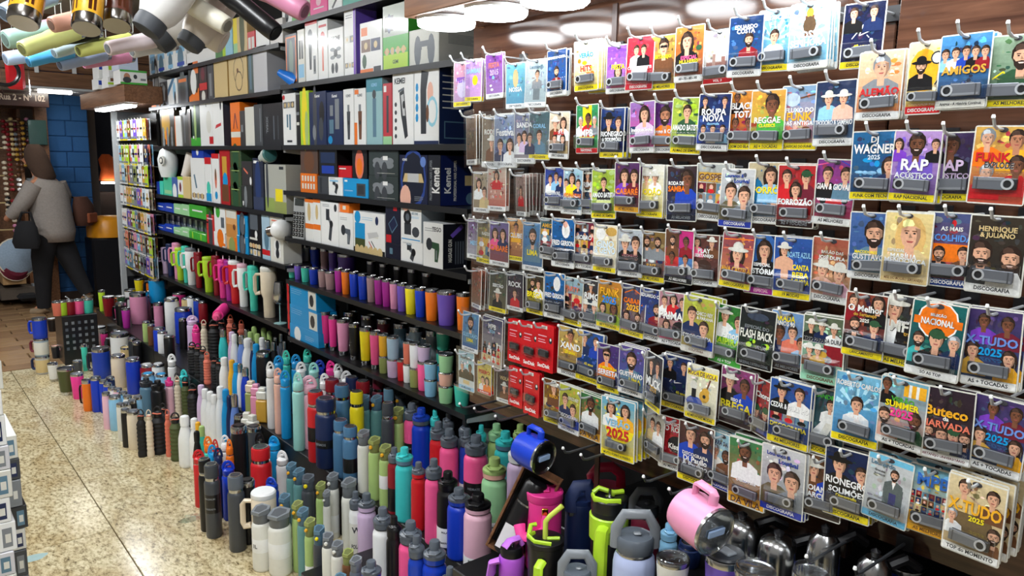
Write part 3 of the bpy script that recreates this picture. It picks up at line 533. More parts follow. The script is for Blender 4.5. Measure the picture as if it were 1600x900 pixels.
# --- fourth row
C(858, 341, 406, ((60,100,110), (30,40,60)), 'teal patchwork cover at start of fourth row', [('AMIGOS', .82, .09, 'gold')], None, W_, grid=(2, 3, .3, .74))
C(880, 341, 418, ((20,110,190), (20,40,70)), 'blue cover with white bird shape, fourth row', [('FRED GERSON', .5, .09, 'white')], None, W_, deco=[('e', .62, .76, .17, .24, 'white'), ('e', .6, .88, .1, .1, 'peach'), ('r', .03, .12, .97, .4, (24,34,52))], dx=.004)
C(913, 346, 421, ((120,40,60), (60,40,110)), 'crowded red and blue cover, fourth row', [('FORRÓ', .68, .1, 'white')], None, ('white', 'AS + TOCADAS', 'dark'), grid=(3, 4, .28, .95), flip=True, dx=-.004)
C(945, 351, 426, ((250,240,210), (240,230,200)), 'glowing white cover with gold lettering', [('GINO', .6, .13, 'ice'), ('& GENO', .47, .13, 'ice')], None, Y_, flip=True, dx=.008, deco=[('e', .75, .86, .24, .14, (200,160,80)), ('r', .03, .4, .97, .68, (214,200,160)), ('e', .3, .8, .2, .2, 'white')])
C(985, 358, 433, ((190,200,210), (40,50,110)), 'cover with man in white hat beside dark haired man', [('MILIONÁRIO', .46, .06, 'maroon')], [(.3, .7, .38, 'black', 'h'), (.72, .7, .4, 'black', '')], W_, flip=True, dx=.004)
C(1019, 361, 441, ((140,110,50), (110,80,90)), 'golden cover with bearded men and photo strip', [('RAIZ', .32, .07, 'amber')], [(.3, .78, .28, 'grey', 'b'), (.7, .78, .28, 'grey', 'b')], YM, grid=(3, 1, .38, .58), flip=True, dx=-.004)
C(1061, 358, 443, ((150,60,90), (50,60,120)), 'four panel cover in red and blue with dark strip', [], [(.27, .78, .24, 'brown', 'b'), (.74, .78, .24, 'darkred', 'D'), (.27, .48, .24, 'red', 'D'), (.74, .46, .22, 'white', 'm')], ((20,22,26), 'AS MELHORES', 'white'), flip=True, deco=[('r', .03, .66, .5, .97, (90,60,40)), ('r', .5, .66, .97, .97, (190,40,120)), ('r', .03, .3, .5, .64, (200,50,50)), ('r', .5, .3, .97, .64, (70,120,180))], dx=.005)
C(1101, 366, 447, ((110,60,50), (80,40,40)), 'brown cover with guitar and cowboy, fourth row', [('PLAY', .68, .08, 'white'), ('SERTANEJO', .58, .07, 'white')], [(.25, .84, .24, 'pink', 'w'), (.75, .84, .24, 'brown', 'h')], W_, n=2, deco=[('e', .5, .38, .26, .2, (60,36,28)), ('e', .2, .36, .12, .16, 'peach')])
C(1149, 363, 451, ((150,60,90), (220,130,60)), 'pink orange cover with cowgirl in brown hat', [('ANA CASTELA', .34, .08, 'amber')], [(.52, .62, .42, 'maroon', 'wh')], Y_, deco=[('l', .05, .86, .95, .9, .03, 'orange'), ('l', .05, .7, .95, .74, .03, 'salmon')], dx=.008)
C(1192, 366, 461, ((24,50,110), (20,30,60)), 'dark blue cover reading HISTÓRIAS', [('ESPECIAL', .5, .05, 'white'), ('HISTÓRIAS', .4, .1, 'white')], [(.55, .74, .4, 'black', 'w')], ('magenta', 'ESPECIAL', 'lightpink'), deco=[('e', .5, .74, .4, .42, (50,100,170))])
C(1239, 370, 468, ((40,90,180), (30,60,150)), 'blue cover with white hatted dancer and yellow words', [('BOATE AZUL', .72, .08, 'sky', .66, .6), ('CANTA', .52, .08, 'yellow', .72, .42), ('BEBA', .4, .08, 'yellow', .72, .42), ('E CHORA', .29, .08, 'yellow', .72, .45)], [(.28, .78, .26, 'skin', 'wh')], ('yellow', '19 MODAS', 'dark'), n=2, dx=.006, deco=[('e', .3, .4, .1, .4, 'skin')])
C(1296, 371, 473, ((190,90,70), (200,160,110)), 'sunset cover with two men in straw hats', [('BAILÃO DAS', .78, .05, 'offwhite'), ('JOSÉ DUPLA', .69, .075, 'white')], [(.32, .5, .34, 'peach', 'h'), (.72, .46, .36, 'lightpink', 'h')], W_)
# --- fifth row
C(836, 430, 491, ((60,50,40), (130,120,40)), 'dark cover with yellow strip at left of fifth row', [('BREGA', .5, .13, 'yellow')], [(.35, .78, .3, 'black', 'b'), (.7, .78, .3, 'white', '')], Y_)
C(866, 426, 498, ((20,110,190), (20,36,60)), 'blue cover with white bird shape, fifth row', [('FRED GERSON', .5, .09, 'white')], None, W_, deco=[('e', .62, .76, .17, .24, 'white'), ('r', .03, .12, .97, .42, (24,34,52))], dx=.006)
C(893, 433, 508, ((150,190,210), (150,120,90)), 'pale blue party cover with small photos, fifth row', [('PARTY', .76, .09, 'salmon')], None, Y_, grid=(2, 2, .34, .66), flip=True)
C(921, 437, 512, ((60,56,56), (30,60,80)), 'dark cover reading PRIMO in white', [('PRIMO', .66, .12, 'white')], [(.5, .86, .22, 'brown', 'h'), (.3, .45, .28, 'navy', 'h'), (.7, .45, .28, 'slate', 'h')], W_)
C(951, 438, 514, ((210,130,40), (120,150,40)), 'orange green cover reading FUNK 2025', [('FUNK', .76, .13, 'amber'), ('2025', .6, .13, (50,130,220))], [(.25, .42, .26, 'green', 'w'), (.7, .44, .3, 'lime', 'wD')], YT_, flip=True, dx=.006)
C(987, 445, 526, ((60,70,110), (130,90,80)), 'cover reading CABARÉ 2025 in orange neon', [('CABARÉ', .7, .11, 'orange'), ('2025', .56, .11, 'amber')], [(.28, .38, .26, 'lilac', 'w'), (.72, .38, .26, 'black', 'b')], YT_, flip=True, deco=[('l', .15, .82, .5, .92, .03, 'orange'), ('l', .85, .82, .5, .92, .03, 'orange')], dx=.003)
C(1020, 451, 533, ((40,60,130), (40,70,150)), 'blue cover with pointing singer, fifth row', [('EDUARDO COSTA', .86, .06, 'white')], [(.62, .6, .3, 'darkred', 'b')], W_, flip=True)
C(1052, 456, 541, ((190,130,150), (200,140,110)), 'pink cover with singing crowd reading PRIMAS', [('PRIMAS', .56, .13, 'white')], [(.2, .82, .24, 'white', ''), (.5, .86, .24, 'red', 'w'), (.8, .82, .24, 'navy', ''), (.3, .38, .24, 'pink', 'w')], WT, deco=[('r', .06, .48, .94, .65, (90,50,70)), ('e', .72, .34, .24, .2, 'black')], flip=True, dx=.005)
C(1090, 463, 554, ((190,200,60), (180,150,60)), 'olive yellow cover with two men in denim', [('CHICO REY', .72, .06, 'offwhite', .68, .5), ('& PARANÁ', .65, .06, 'offwhite', .7, .5), ('DISCOGRAFIA', .3, .06, 'white')], [(.3, .68, .34, 'navy', ''), (.68, .46, .34, 'blue', '')], ('offwhite', 'COLETÂNEA', 'brown'), n=4, gap=.009, dx=.012)
C(1134, 476, 571, ((30,120,40), (90,190,50)), 'green cover with lime title and green strip', [('Amor', .52, .11, 'white', .6, .5), ('CAIPIRA', .4, .1, 'lime')], [(.4, .82, .3, 'white', 'h'), (.8, .74, .28, 'sky', '')], ('green', 'AS + TOP', 'white'), flip=True)
C(1180, 481, 576, ((30,32,40), (40,60,40)), 'black graffiti cover reading FLASH BACK', [('ESPECIAL DO', .68, .05, 'grey'), ('FLASH BACK', .56, .13, 'offwhite')], None, ((24,24,26), 'NACIONAL E INTERNACIONAL', 'grey'), deco=[('blob', 12, .3, .46, ('green','lime','black','black')), ('e', .5, .86, .3, .1, (60,70,90))], dx=.006)
C(1232, 486, 581, ((110,160,220), (120,120,160)), 'light blue cover with singing trio in suits', [('PARADA', .88, .09, 'yellow', .35, .6), ('ANOS 90', .79, .07, 'white', .4, .5)], [(.25, .62, .34, 'navy', 'D'), (.6, .66, .3, 'salmon', ''), (.85, .5, .28, 'sky', 'm')], ((50,40,40), 'AS MELHORES', 'grey'))
C(1286, 494, 600, ((90,100,70), (150,210,180)), 'mint edged cover with trio photos and white title band', [('TRIO PARADA DURA', .645, .06, 'dark')], [(.2, .84, .2, 'black', 'h'), (.46, .84, .2, 'navy', 'h'), (.74, .82, .2, 'white', 'h'), (.2, .48, .2, 'brown', 'h'), (.4, .48, .2, 'gold', 'h')], ((150,210,180), 'DISCOGRAFIA', 'brown'), grid=None, deco=[('r', .03, .59, .97, .7, 'white'), ('r', .52, .3, .97, .58, 'darkred'), ('blob', 8, .34, .54, ('tan','grey','gold','white'))], flip=True, dx=.012, n=3)
# --- sixth row
C(890, 511, 589, ((214,180,90), (110,70,40)), 'golden cover with white title at start of sixth row', [('XAND', .62, .12, 'white'), ('20 anos', .5, .06, 'yellow')], [(.5, .82, .3, 'gold', 'm')], W_, flip=True)
C(919, 518, 598, ((20,80,170), dkb), 'blue cover with white signature, sixth row', [('40 anos', .36, .05, 'yellow')], [(.28, .84, .26, 'navy', ''), (.72, .82, .26, 'blue', '')], Y_, flip=True, deco=[('l', .3, .5, .5, .66, .03, 'white'), ('l', .5, .66, .46, .52, .03, 'white'), ('l', .46, .52, .85, .6, .03, 'white')], n=2)
C(951, 538, 613, ((80,50,130), (50,50,110)), 'purple cover with man in orange jacket', [('O MELHOR DA', .5, .05, 'yellow'), ('SERESTA', .4, .1, 'white')], [(.42, .76, .4, 'orange', 'g')], Y_, dx=.004)
C(986, 541, 618, ((90,70,150), (50,90,160)), 'violet blue cover with bearded man, sixth row', [('GUSTTAVO', .42, .09, 'white'), ('LIMA', .31, .09, 'yellow', .66, .5)], [(.5, .7, .46, 'slate', 'b')], W_, dx=.014, n=2)
C(1021, 553, 641, ((24,34,50), (60,70,80)), 'black cover turned sideways on its hook', [('MUCK', .48, .14, 'white'), ('2024', .37, .09, 'gold')], [(.3, .78, .3, 'black', ''), (.7, .78, .3, 'grey', '')], Y_, yaw=-.45, dx=.036)
C(1056, 555, 641, ((30,50,110), dkb), 'dark blue signature cover half hidden, sixth row', [('40 anos', .34, .05, 'yellow', .7, .4)], [(.3, .84, .24, 'black', ''), (.75, .82, .24, 'navy', '')], Y_, deco=[('l', .3, .5, .5, .66, .03, 'white'), ('l', .5, .66, .46, .5, .03, 'white'), ('l', .46, .5, .85, .56, .03, 'white')], n=3)
C(1095, 571, 659, ((240,236,210), (240,236,200)), 'cream cover with acoustic guitar and drummer', [('MODA DE VIOLA', .84, .075, 'brown')], None, ('yellow', 'AS MELHORES MODAS', 'dark'), deco=[('r', .03, .79, .97, .9, 'yellow'), ('l', .62, .5, .76, .78, .05, 'brown'), ('e', .6, .46, .16, .17, 'gold'), ('e', .63, .54, .12, .12, 'gold'), ('e', .6, .46, .05, .05, 'black'), ('e', .3, .32, .26, .16, (50,80,170)), ('e', .25, .62, .12, .13, 'offwhite'), ('r', .2, .4, .34, .56, 'black')], dx=.016)
C(1150, 575, 666, ((150,60,120), (60,40,60)), 'magenta cover with two men, yellow title, sixth row', [('ISSO É', .46, .06, 'white'), ('BREGA', .34, .13, 'yellow')], [(.28, .76, .34, 'black', 'h'), (.72, .72, .34, 'blue', 'D')], ((50,36,40),), n=2)
C(1189, 592, 682, ((180,40,40), (60,50,60)), 'red card turned partly sideways, sixth row', [('Choro', .72, .09, 'white')], [(.3, .42, .3, 'navy', 'c'), (.66, .42, .3, 'blue', 'c')], None, yaw=-.4)
C(1233, 594, 699, ((40,90,180), (30,60,130)), 'blue cover with two men above a photo strip', [('CEZAR & PAULINHO', .6, .07, 'white'), ('DISCOGRAFIA', .3, .06, 'yellow')], [(.3, .82, .28, 'black', 'hH'), (.72, .82, .28, 'white', '')], YM, grid=(3, 1, .36, .56), n=3, dx=.012)
C(1285, 606, 711, ((46,80,90), (60,100,110)), 'dark teal cover with man in white suit leaning', [('LEANDRO', .88, .06, 'green')], [(.62, .76, .22, 'white', '')], Y_, deco=[('l', .3, .26, .66, .6, .16, 'white'), ('l', .5, .26, .72, .6, .16, 'offwhite')], flip=True)
C(1338, 584, 696, ((120,200,240), (50,140,210)), 'light blue cover with man in white suit, sixth row', [('ROBERTO CARLOS', .84, .065, 'white')], [(.5, .56, .3, 'white', 'j')], Y_, rays=(180,230,250), n=5, gap=.008, dx=.016)
# --- seventh row
C(866, 594, 663, ((110,60,30), (190,150,40)), 'dark orange cover with singer at start of seventh row', [('ROÇA', .62, .08, 'amber')], [(.5, .82, .34, 'brown', 'h')], Y_, grid=(2, 1, .38, .56))
C(889, 603, 676, ((190,200,60), (170,140,60)), 'small olive cover with two men, seventh row', [('CHICO REY', .74, .06, 'offwhite', .68, .5), ('DISCOGRAFIA', .34, .07, 'white')], [(.3, .68, .34, 'navy', ''), (.68, .5, .34, 'blue', '')], W_, n=3, dx=.004)
C(921, 616, 687, ((40,130,70), (190,110,60)), 'small green cover with smiling man in white, seventh row', [('DA VILA', .1, .1, 'brown')], [(.5, .78, .4, 'white', 'Db')], None, deco=[('e', .25, .44, .14, .12, 'grey'), ('e', .6, .42, .18, .14, 'blue'), ('r', .03, .02, .97, .2, 'amber')], v_usb=.27, n=2)
C(966, 622, 718, ((90,180,220), (240,210,60)), 'sky blue and yellow cover reading 2025, fanned out stack', [('VERÃO', .6, .12, 'sky'), ('2025', .42, .15, 'red')], [(.3, .82, .26, 'white', 'w'), (.72, .82, .26, 'amber', 'w')], ('yellow', 'MUITO FORRÓ E PISEIRO', 'dark'), n=6, gap=.013, dx=.022, flip=True, deco=[('e', .55, .5, .42, .34, 'yellow')], yaw=.1)
C(1022, 641, 716, ((190,190,180), (150,140,130)), 'faded grey beige card with couple, turned edge on', [], [(.35, .7, .3, 'tan', ''), (.68, .7, .3, 'white', '')], None, yaw=-.35)
C(1053, 653, 736, ((200,40,44), (170,30,40)), 'red cover with white rock title, seventh row', [('CLÁSSICOS', .88, .07, 'white'), ('DO ROCK', .78, .09, 'white'), ('Kiss', .46, .09, 'offwhite')], None, WM, deco=[('e', .6, .5, .3, .24, 'black')], flip=True)
C(1087, 661, 758, ((90,50,40), (50,40,60)), 'dark brown cover with three men and white title', [('DISCOGRAFIA', .48, .05, 'offwhite'), ('Di Paullo', .4, .08, 'white'), ('& Paulino', .31, .08, 'white')], [(.35, .8, .36, 'blue', ''), (.75, .78, .34, 'navy', 'b')], Y_, flip=True, dx=.006)
C(1127, 676, 766, ((150,210,230), (190,200,190)), 'pale blue cover with shirtless man in cap', [('BEZERRA DA SILVA', .82, .07, 'navy')], [(.3, .66, .26, 'offwhite', 'G'), (.62, .6, .3, 'brown', 'Db')], B_, n=4, gap=.01)
C(1168, 687, 794, ((40,140,80), (190,100,60)), 'green cover with man in white, orange band, lower row', [('Discografia', .38, .06, 'white'), ('DA VILA', .075, .085, 'brown')], [(.45, .8, .38, 'white', 'Db')], None, deco=[('e', .2, .46, .12, .12, 'slate'), ('e', .5, .46, .18, .16, (50,110,200)), ('e', .82, .46, .14, .14, 'white'), ('r', .03, .02, .97, .17, 'amber')], v_usb=.24, n=4, gap=.009, dx=.01, asp=.6)
C(1223, 698, 806, ((222,226,230), (110,116,120)), 'grey cover with two smiling men, blue strip, bottom row', [('Lourenço &', .87, .06, (40,70,160), .4, .7), ('Lourival', .79, .06, (40,70,160), .62, .6)], [(.32, .58, .4, (96,88,60), ''), (.72, .52, .42, 'grey', '')], B_, flip=True, dx=.008, n=3)
C(1284, 713, 811, ((110,70,40), (60,50,50)), 'dark brown cover with country duo, bottom row', [('GOIANO &', .46, .08, 'white'), ('MARCIANO', .35, .08, 'white')], [(.3, .76, .34, 'brown', 'h'), (.7, .74, .34, 'blue', '')], None)
C(1325, 702, 813, ((20,40,90), (20,30,60)), 'navy cover with man in black hat, yellow strip, bottom row', [('RIONEGRO', .52, .09, 'white'), ('SOLIMÕES', .4, .09, 'white'), ('Discografia', .31, .055, 'yellow')], [(.32, .76, .36, 'black', 'hH'), (.78, .68, .3, 'black', '')], Y_, n=5, gap=.009, dx=.006)
C(1384, 712, 818, ((214,220,224), (190,196,200)), 'grey cover with man in suit, sky blue frame', [('Leonardo', .86, .06, 'slate', .35, .55), ('Grandes', .75, .03, 'dark', .3, .3), ('Sucessos', .7, .03, 'dark', .3, .3)], [(.62, .74, .22, (90,100,100), 'bj')], ((100,180,220), 'DISCOGRAFIA', 'dark'), n=5, gap=.009, dx=.014, deco=[('r', .0, .9, 1.0, 1.0, (110,190,224)), ('r', .42, .24, .84, .56, (90,100,100)), ('r', .55, .28, .7, .58, (60,60,110))])
C(1455, 731, 839, ((110,190,224), (240,200,60)), 'sky blue cover reading MPB over many small photos', [('MPB', .8, .15, (50,110,200))], None, ('amber', 'AS MELHORES', 'brown'), grid=(7, 3, .3, .62), n=4, gap=.01, dx=.012, deco=[('r', .03, .12, .97, .3, 'amber')])
C(1521, 748, 874, ((240,220,170), (200,170,120)), 'large tan cover reading X-TUDO nearest the viewer, with five behind', [('X-TUDO', .63, .14, 'amber'), ('2025', .5, .06, 'yellow', .55, .4)], [(.3, .86, .26, 'tan', ''), (.78, .82, .26, 'brown', ''), (.14, .48, .2, 'white', 'G'), (.86, .36, .26, 'brown', 'b')], ('white', 'TOP do MOMENTO', 'dark'), n=6, gap=.016, dx=.05, flip=True, deco=[('e', .5, .42, .34, .3, (110,90,60))], yaw=-.08)
# --- near board
NX = dict(X=1.232)
C(1374, 79, 187, ((250,220,180), (236,120,40)), 'orange cover with grey haired man and red title', [('ALEMÃO', .42, .12, 'red'), ('DO FORRÓ', .33, .07, 'white', .62, .6)], [(.52, .76, .44, 'grey', 'G')], W_, n=4, gap=.009, **NX)
C(1446, 64, 179, ((250,236,190), (240,200,60)), 'white and yellow cover with cartoon bearded man in hat', [], [(.38, .66, .36, 'black', 'bhH')], ('red', 'DISCOGRAFIA', 'white'), asp=.5, deco=[('e', .45, .6, .4, .6, 'amber'), ('e', .8, .76, .18, .18, 'dark'), ('e', .8, .76, .14, .14, 'offwhite'), ('l', .78, .4, .92, .5, .04, 'dark')], **NX)
C(1506, 52, 170, ((70,150,220), (16,30,80)), 'blue stadium cover with five men in a line', [('AMIGOS', .52, .1, 'gold'), ('Amigos do Sertão', .34, .035, 'grey')], [(.12, .74, .19, 'sky', ''), (.32, .75, .19, 'white', ''), (.52, .76, .19, 'blue', ''), (.7, .75, .19, 'black', ''), (.88, .74, .19, 'darkred', '')], ('offwhite', 'Amigos - A História Continua', 'dark'), n=4, gap=.009, dx=.006, **NX)
C(1583, 54, 168, ((160,190,160), (60,110,70)), 'green cover with yellow signature at the right edge', [], [(.62, .7, .46, 'darkgreen', 'b')], ('yellow', 'AS MELHORES', 'dark'), flip=True, deco=[('l', .1, .4, .3, .5, .03, 'yellow'), ('l', .3, .5, .4, .4, .03, 'yellow'), ('l', .4, .4, .9, .5, .03, 'yellow')], **NX)
C(1366, 204, 313, ((30,110,170), (20,60,110)), 'blue cover with silver dripping DJ title', [('DJ', .86, .1, 'white'), ('WAGNER', .74, .12, 'white'), ('2025', .62, .06, 'ice')], [(.84, .5, .3, 'navy', 'w')], ('yellow', 'FUNK COM TECNO', 'dark'), deco=[('blob', 8, .36, .6, ('cyan','sky','navy','slate'))], **NX)
C(1428, 203, 316, ((190,150,220), (120,80,170)), 'purple cover reading RAP with crowned man', [('RAP', .52, .14, 'white'), ('ACÚSTICO', .38, .09, 'white')], [(.5, .8, .4, 'violet', 'Db'), (.12, .8, .2, 'purple', 'w'), (.88, .8, .2, 'black', '')], ('yellow', 'RAP NACIONAL', 'dark'), n=3, gap=.008, dx=.006, **NX)
C(1484, 206, 315, ((60,40,90), (50,40,80)), 'dark purple cover half hidden beside the purple one', [('RAP', .52, .14, 'lilac'), ('ACÚSTICO', .38, .09, 'lilac')], [(.5, .8, .4, 'black', 'D')], Y_, dx=-.01, **NX)
C(1560, 196, 320, ((240,190,80), (200,60,50)), 'yellow and red cover reading FUNK beside two men', [('FUNK', .6, .1, 'red', .38, .6), ('EXPLODE', .5, .07, 'dark', .5, .5)], [(.25, .84, .3, 'orange', 'G'), (.75, .82, .32, 'amber', 'm'), (.3, .4, .28, 'red', 'G'), (.8, .5, .32, 'red', 'D')], None, flip=True, v_usb=.27, **NX)
C(1362, 331, 438, ((70,110,180), (30,70,140)), 'blue cover with bearded man in profile, near board', [('MACODORES', .41, .04, 'yellow', .4, .5), ('GUSTTAVO', .34, .075, 'white', .45, .7), ('LIMA', .27, .07, 'yellow', .7, .4)], [(.56, .68, .5, 'slate', 'b')], W_, v_usb=.225, **NX)
C(1416, 331, 444, ((250,226,150), (226,190,110)), 'golden cover with blonde woman', [('ESPECIAL', .46, .04, 'offwhite', .3, .4), ('MARÍLIA', .39, .08, 'white', .46, .75), ('MENDONÇA', .31, .08, 'white')], [(.56, .7, .56, 'tan', 'wy')], ('tan', 'MÃE DO MODÃO SERTANEJO', 'brown'), flip=True, dx=.012, n=3, v_usb=.235, **NX)
C(1486, 331, 450, ((70,90,150), (150,50,50)), 'blue red cover with singers over orange stage', [('AS MAIS', .78, .05, 'white', .5, .5), ('ESCOLHIDAS', .66, .08, (90,150,230))], [(.3, .44, .26, 'black', 'b'), (.74, .46, .24, 'brown', '')], (dkb2, 'DISCOGRAFIA', 'white'), deco=[('r', .06, .34, .94, .58, 'orange'), ('blob', 6, .76, .95, ('slate','grey','red'))], flip=True, **NX)
C(1556, 336, 461, ((60,50,40), (40,36,34)), 'dark brown cover with two bearded men', [('HENRIQUE', .82, .07, 'tan'), ('& JULIANO', .74, .07, 'tan')], [(.26, .5, .42, 'charcoal', 'b'), (.76, .46, .42, 'white', 'b')], W_, dx=.004, **NX)
C(1350, 458, 560, ((150,60,40), (50,40,50)), 'red brown cover with four friends and white brush title', [('O Melhor', .76, .09, 'white'), ('do Sertanejo', .66, .06, 'gold'), ('2025', .58, .05, 'offwhite')], [(.2, .86, .26, 'darkred', ''), (.78, .86, .3, 'black', 'w'), (.28, .5, .3, 'black', 'b'), (.74, .5, .28, 'navy', 'c')], ('yellow', 'LANÇAMENTO', 'dark'), dx=.006, **NX)
C(1409, 461, 574, ((60,60,64), (30,30,34)), 'black cover with white capped man and bearded man', [('MF', .56, .13, 'offwhite', .42, .4), ('Especial', .63, .04, 'white'), ('trap', .46, .06, 'gold', .62, .4)], [(.28, .8, .42, 'white', 'h'), (.74, .78, .4, 'black', 'bg')], YM, flip=True, **NX)
C(1459, 471, 592, ((20,110,110), (30,60,70)), 'teal cover with round orange emblem', [('SELEÇÃO', .83, .045, 'white'), ('NACIONAL', .74, .075, 'white', .5, .6)], [(.2, .48, .26, 'teal', 'b'), (.52, .52, .34, 'black', 'c'), (.84, .5, .26, 'navy', 'G')], ('white', 'SÓ AS TOP', 'dark'), n=5, gap=.008, dx=.012, deco=[('e', .5, .76, .38, .38, 'white'), ('e', .5, .76, .35, .35, 'orange'), ('r', .06, .69, .94, .79, 'orange')], **NX)
C(1550, 483, 608, ((70,50,110), (40,70,120)), 'dark violet cover with singers around blue letters, fourth row', [('X-TUDO', .6, .1, 'periwinkle'), ('2025', .46, .09, 'cyan')], [(.35, .84, .24, 'purple', 'D'), (.75, .82, .26, 'maroon', 'D'), (.2, .46, .26, 'gold', 'w'), (.82, .4, .26, 'amber', 'w')], WT, n=2, **NX)
C(1408, 591, 701, ((110,190,220), (220,150,100)), 'summer cover with rainbow letters and two men', [('VERÃO', .7, .08, 'green'), ('SUMMER', .62, .08, 'yellow'), ('2025', .5, .11, 'hotpink')], [(.14, .88, .24, 'black', 'D'), (.15, .42, .3, 'peach', 'b'), (.78, .44, .32, 'darkgreen', 'Db')], WT, n=3, dx=.006, deco=[('r', .5, .76, .95, .94, 'amber'), ('r', .6, .76, .66, .94, 'white'), ('r', .75, .76, .81, .94, 'white')], **NX)
C(1479, 606, 723, ((50,36,50), (60,40,40)), 'dark bar cover reading BUTECO', [('Buteco', .68, .12, 'amber'), ('da', .59, .05, 'white'), ('MARVADA', .5, .085, 'salmon')], [(.18, .38, .28, 'brown', 'b'), (.44, .36, .28, 'black', ''), (.66, .38, .28, 'white', 'c'), (.86, .36, .26, 'navy', 'b')], ('white', 'SERTANEJO UNIVERSITÁRIO', 'maroon'), n=2, dx=.004, **NX)
C(1556, 621, 741, ((70,50,110), (40,70,120)), 'dark violet cover with singers around blue letters, fifth row', [('X-TUDO', .6, .1, 'periwinkle'), ('2025', .46, .09, 'cyan')], [(.35, .84, .24, 'purple', 'D'), (.75, .82, .26, 'maroon', 'D'), (.2, .46, .26, 'gold', 'w'), (.82, .4, .26, 'amber', 'w')], WT, n=4, gap=.009, **NX)
# --- bundles in clear sleeves at the far edge of the board
BG = dict(bag=True, usb=False, X=1.27)
def Bg(cx, ty, by, bg, desc, T=(), f=None, strip=W_, **kw): C(cx, ty, by, bg, desc+', in clear sleeve', T, f, strip, **{**BG, **kw})
Bg(722, 96, 167, ((230,150,170), (190,160,210)), 'pink and lilac festa bundle at far edge of top row', [('FESTA', .6, .1, 'purple')], strip=Y_, deco=[('e', .5, .4, .3, .3, (200,190,220))])
Bg(739, 92, 159, ((180,140,220), (220,160,220)), 'violet cover with yellow smiley, top row', [('SAMBAS', .72, .1, 'sky')], strip=Y_, n=4, gap=.009, deco=[('e', .6, .5, .16, .18, 'yellow')])
Bg(773, 83, 154, ((140,60,170), (170,120,200)), 'purple cover reading 2015, top row', [('2015', .58, .11, 'lilac'), ('FESTA', .74, .1, 'salmon')], n=3, deco=[('blob', 6, .2, .5, ('sky','white','purple'))])
Bg(806, 98, 170, ((120,200,220), (80,160,200)), 'turquoise cover with statue, top row', [('NOSSA', .42, .09, 'white')], deco=[('e', .5, .66, .14, .3, 'tan')])
Bg(836, 92, 168, ((190,210,214), (170,190,196)), 'pale grey cover with standing man in suit, top row', [('Leonardo', .84, .07, 'slate')], [(.55, .68, .24, 'grey', '')], deco=[('r', .4, .16, .7, .5, (110,120,124))])
Bg(737, 180, 258, ((150,120,90), (120,90,70)), 'brown bundle seen edge on, second row', [], None, n=6, gap=.012, yaw=-.32)
Bg(768, 182, 262, ((130,110,90), (150,140,120)), 'tan bundle beside the festival card, second row', [('RODEIO', .7, .09, 'offwhite')], [(.5, .5, .3, 'brown', 'h')], n=3)
Bg(790, 178, 262, ((150,170,200), (70,90,150)), 'blue white cover reading Festival', [('Festival', .66, .12, 'white')], [(.28, .42, .3, 'navy', ''), (.7, .42, .3, 'white', 'w')], n=2)
Bg(820, 176, 256, ((120,130,170), (160,150,150)), 'grey violet cover with band, second row', [('BANDA', .76, .09, 'white')], [(.25, .5, .26, 'white', ''), (.5, .54, .26, 'lilac', 'w'), (.76, .5, .26, 'navy', '')])
Bg(843, 174, 250, ((60,100,110), (110,130,140)), 'teal grey cover with choir, second row', [('CORAL', .7, .08, 'sky')], [(.5, .5, .3, 'slate', '')], strip=Y_)
Bg(752, 268, 332, ((190,170,140), (150,130,100)), 'tan cover with two portraits, third row', [], [(.35, .7, .32, 'white', 'w'), (.7, .5, .32, 'tan', '')])
Bg(776, 260, 330, ((220,200,180), (200,80,60)), 'red and cream cover with dancers, third row', [('CABARÉ', .6, .1, 'red')], [(.5, .8, .26, 'red', 'w')], n=6, gap=.01)
Bg(815, 272, 338, ((190,160,150), (130,110,100)), 'beige bundle seen edge on, third row', [], [(.5, .6, .3, 'red', 'w')], n=6, gap=.011, yaw=-.3)
Bg(742, 342, 405, ((110,70,130), (190,190,200)), 'violet cover with diagonal band, fourth row', [('MEGA', .4, .1, 'sky')])
Bg(758, 344, 412, ((110,100,80), (190,170,90)), 'olive photo cover, fourth row', [('RAÍZES', .7, .08, 'offwhite')], None, Y_, grid=(2, 2, .2, .6))
Bg(780, 346, 416, ((110,100,160), (150,70,60)), 'violet cover reading CABARÉ, fourth row', [('CABARÉ', .42, .14, 'orange')], [(.3, .72, .3, 'pink', 'w'), (.7, .72, .3, 'navy', 'w')], dx=.006)
Bg(806, 341, 408, ((240,170,90), (160,90,60)), 'orange cover with crowd, fourth row', [('CLUBE', .6, .1, 'white')], [(.5, .78, .28, 'amber', 'm')], Y_)
Bg(832, 347, 424, ((70,140,200), (60,110,160)), 'blue cover with bearded man in profile, fourth row', [('LIMA', .38, .1, 'yellow')], [(.5, .7, .42, 'slate', 'b')], dx=.004)
Bg(744, 420, 482, ((190,110,90), (150,130,110)), 'salmon bundle seen edge on, fifth row', [], None, n=5, gap=.011, yaw=-.3)
Bg(777, 424, 488, ((60,70,60), (110,100,70)), 'dark green cover with yellow strip, fifth row', [('SERTÃO', .66, .09, 'white')], [(.5, .44, .3, 'black', 'h')], Y_, n=3)
Bg(805, 426, 486, ((30,40,60), (80,40,60)), 'black and red cover with guitar heroes, fifth row', [('ROCK', .7, .12, 'white')], [(.5, .46, .3, 'red', '')], n=2)
Bg(734, 488, 550, ((90,150,200), (60,100,160)), 'blue cover with bearded man, lowest bundles', [('GUSTTAVO', .42, .09, 'sky'), ('LIMA', .3, .08, 'yellow')], [(.5, .72, .42, 'slate', 'b')], dx=.012)
Bg(768, 496, 572, ((60,60,110), (200,190,180)), 'dark cover reading MPB 2024 above crowd', [('MPB', .82, .09, 'white'), ('2024', .72, .06, 'sky')], None, None, grid=(4, 3, .08, .5, ('white','tan','black','grey')), n=4, gap=.009, dx=.01)
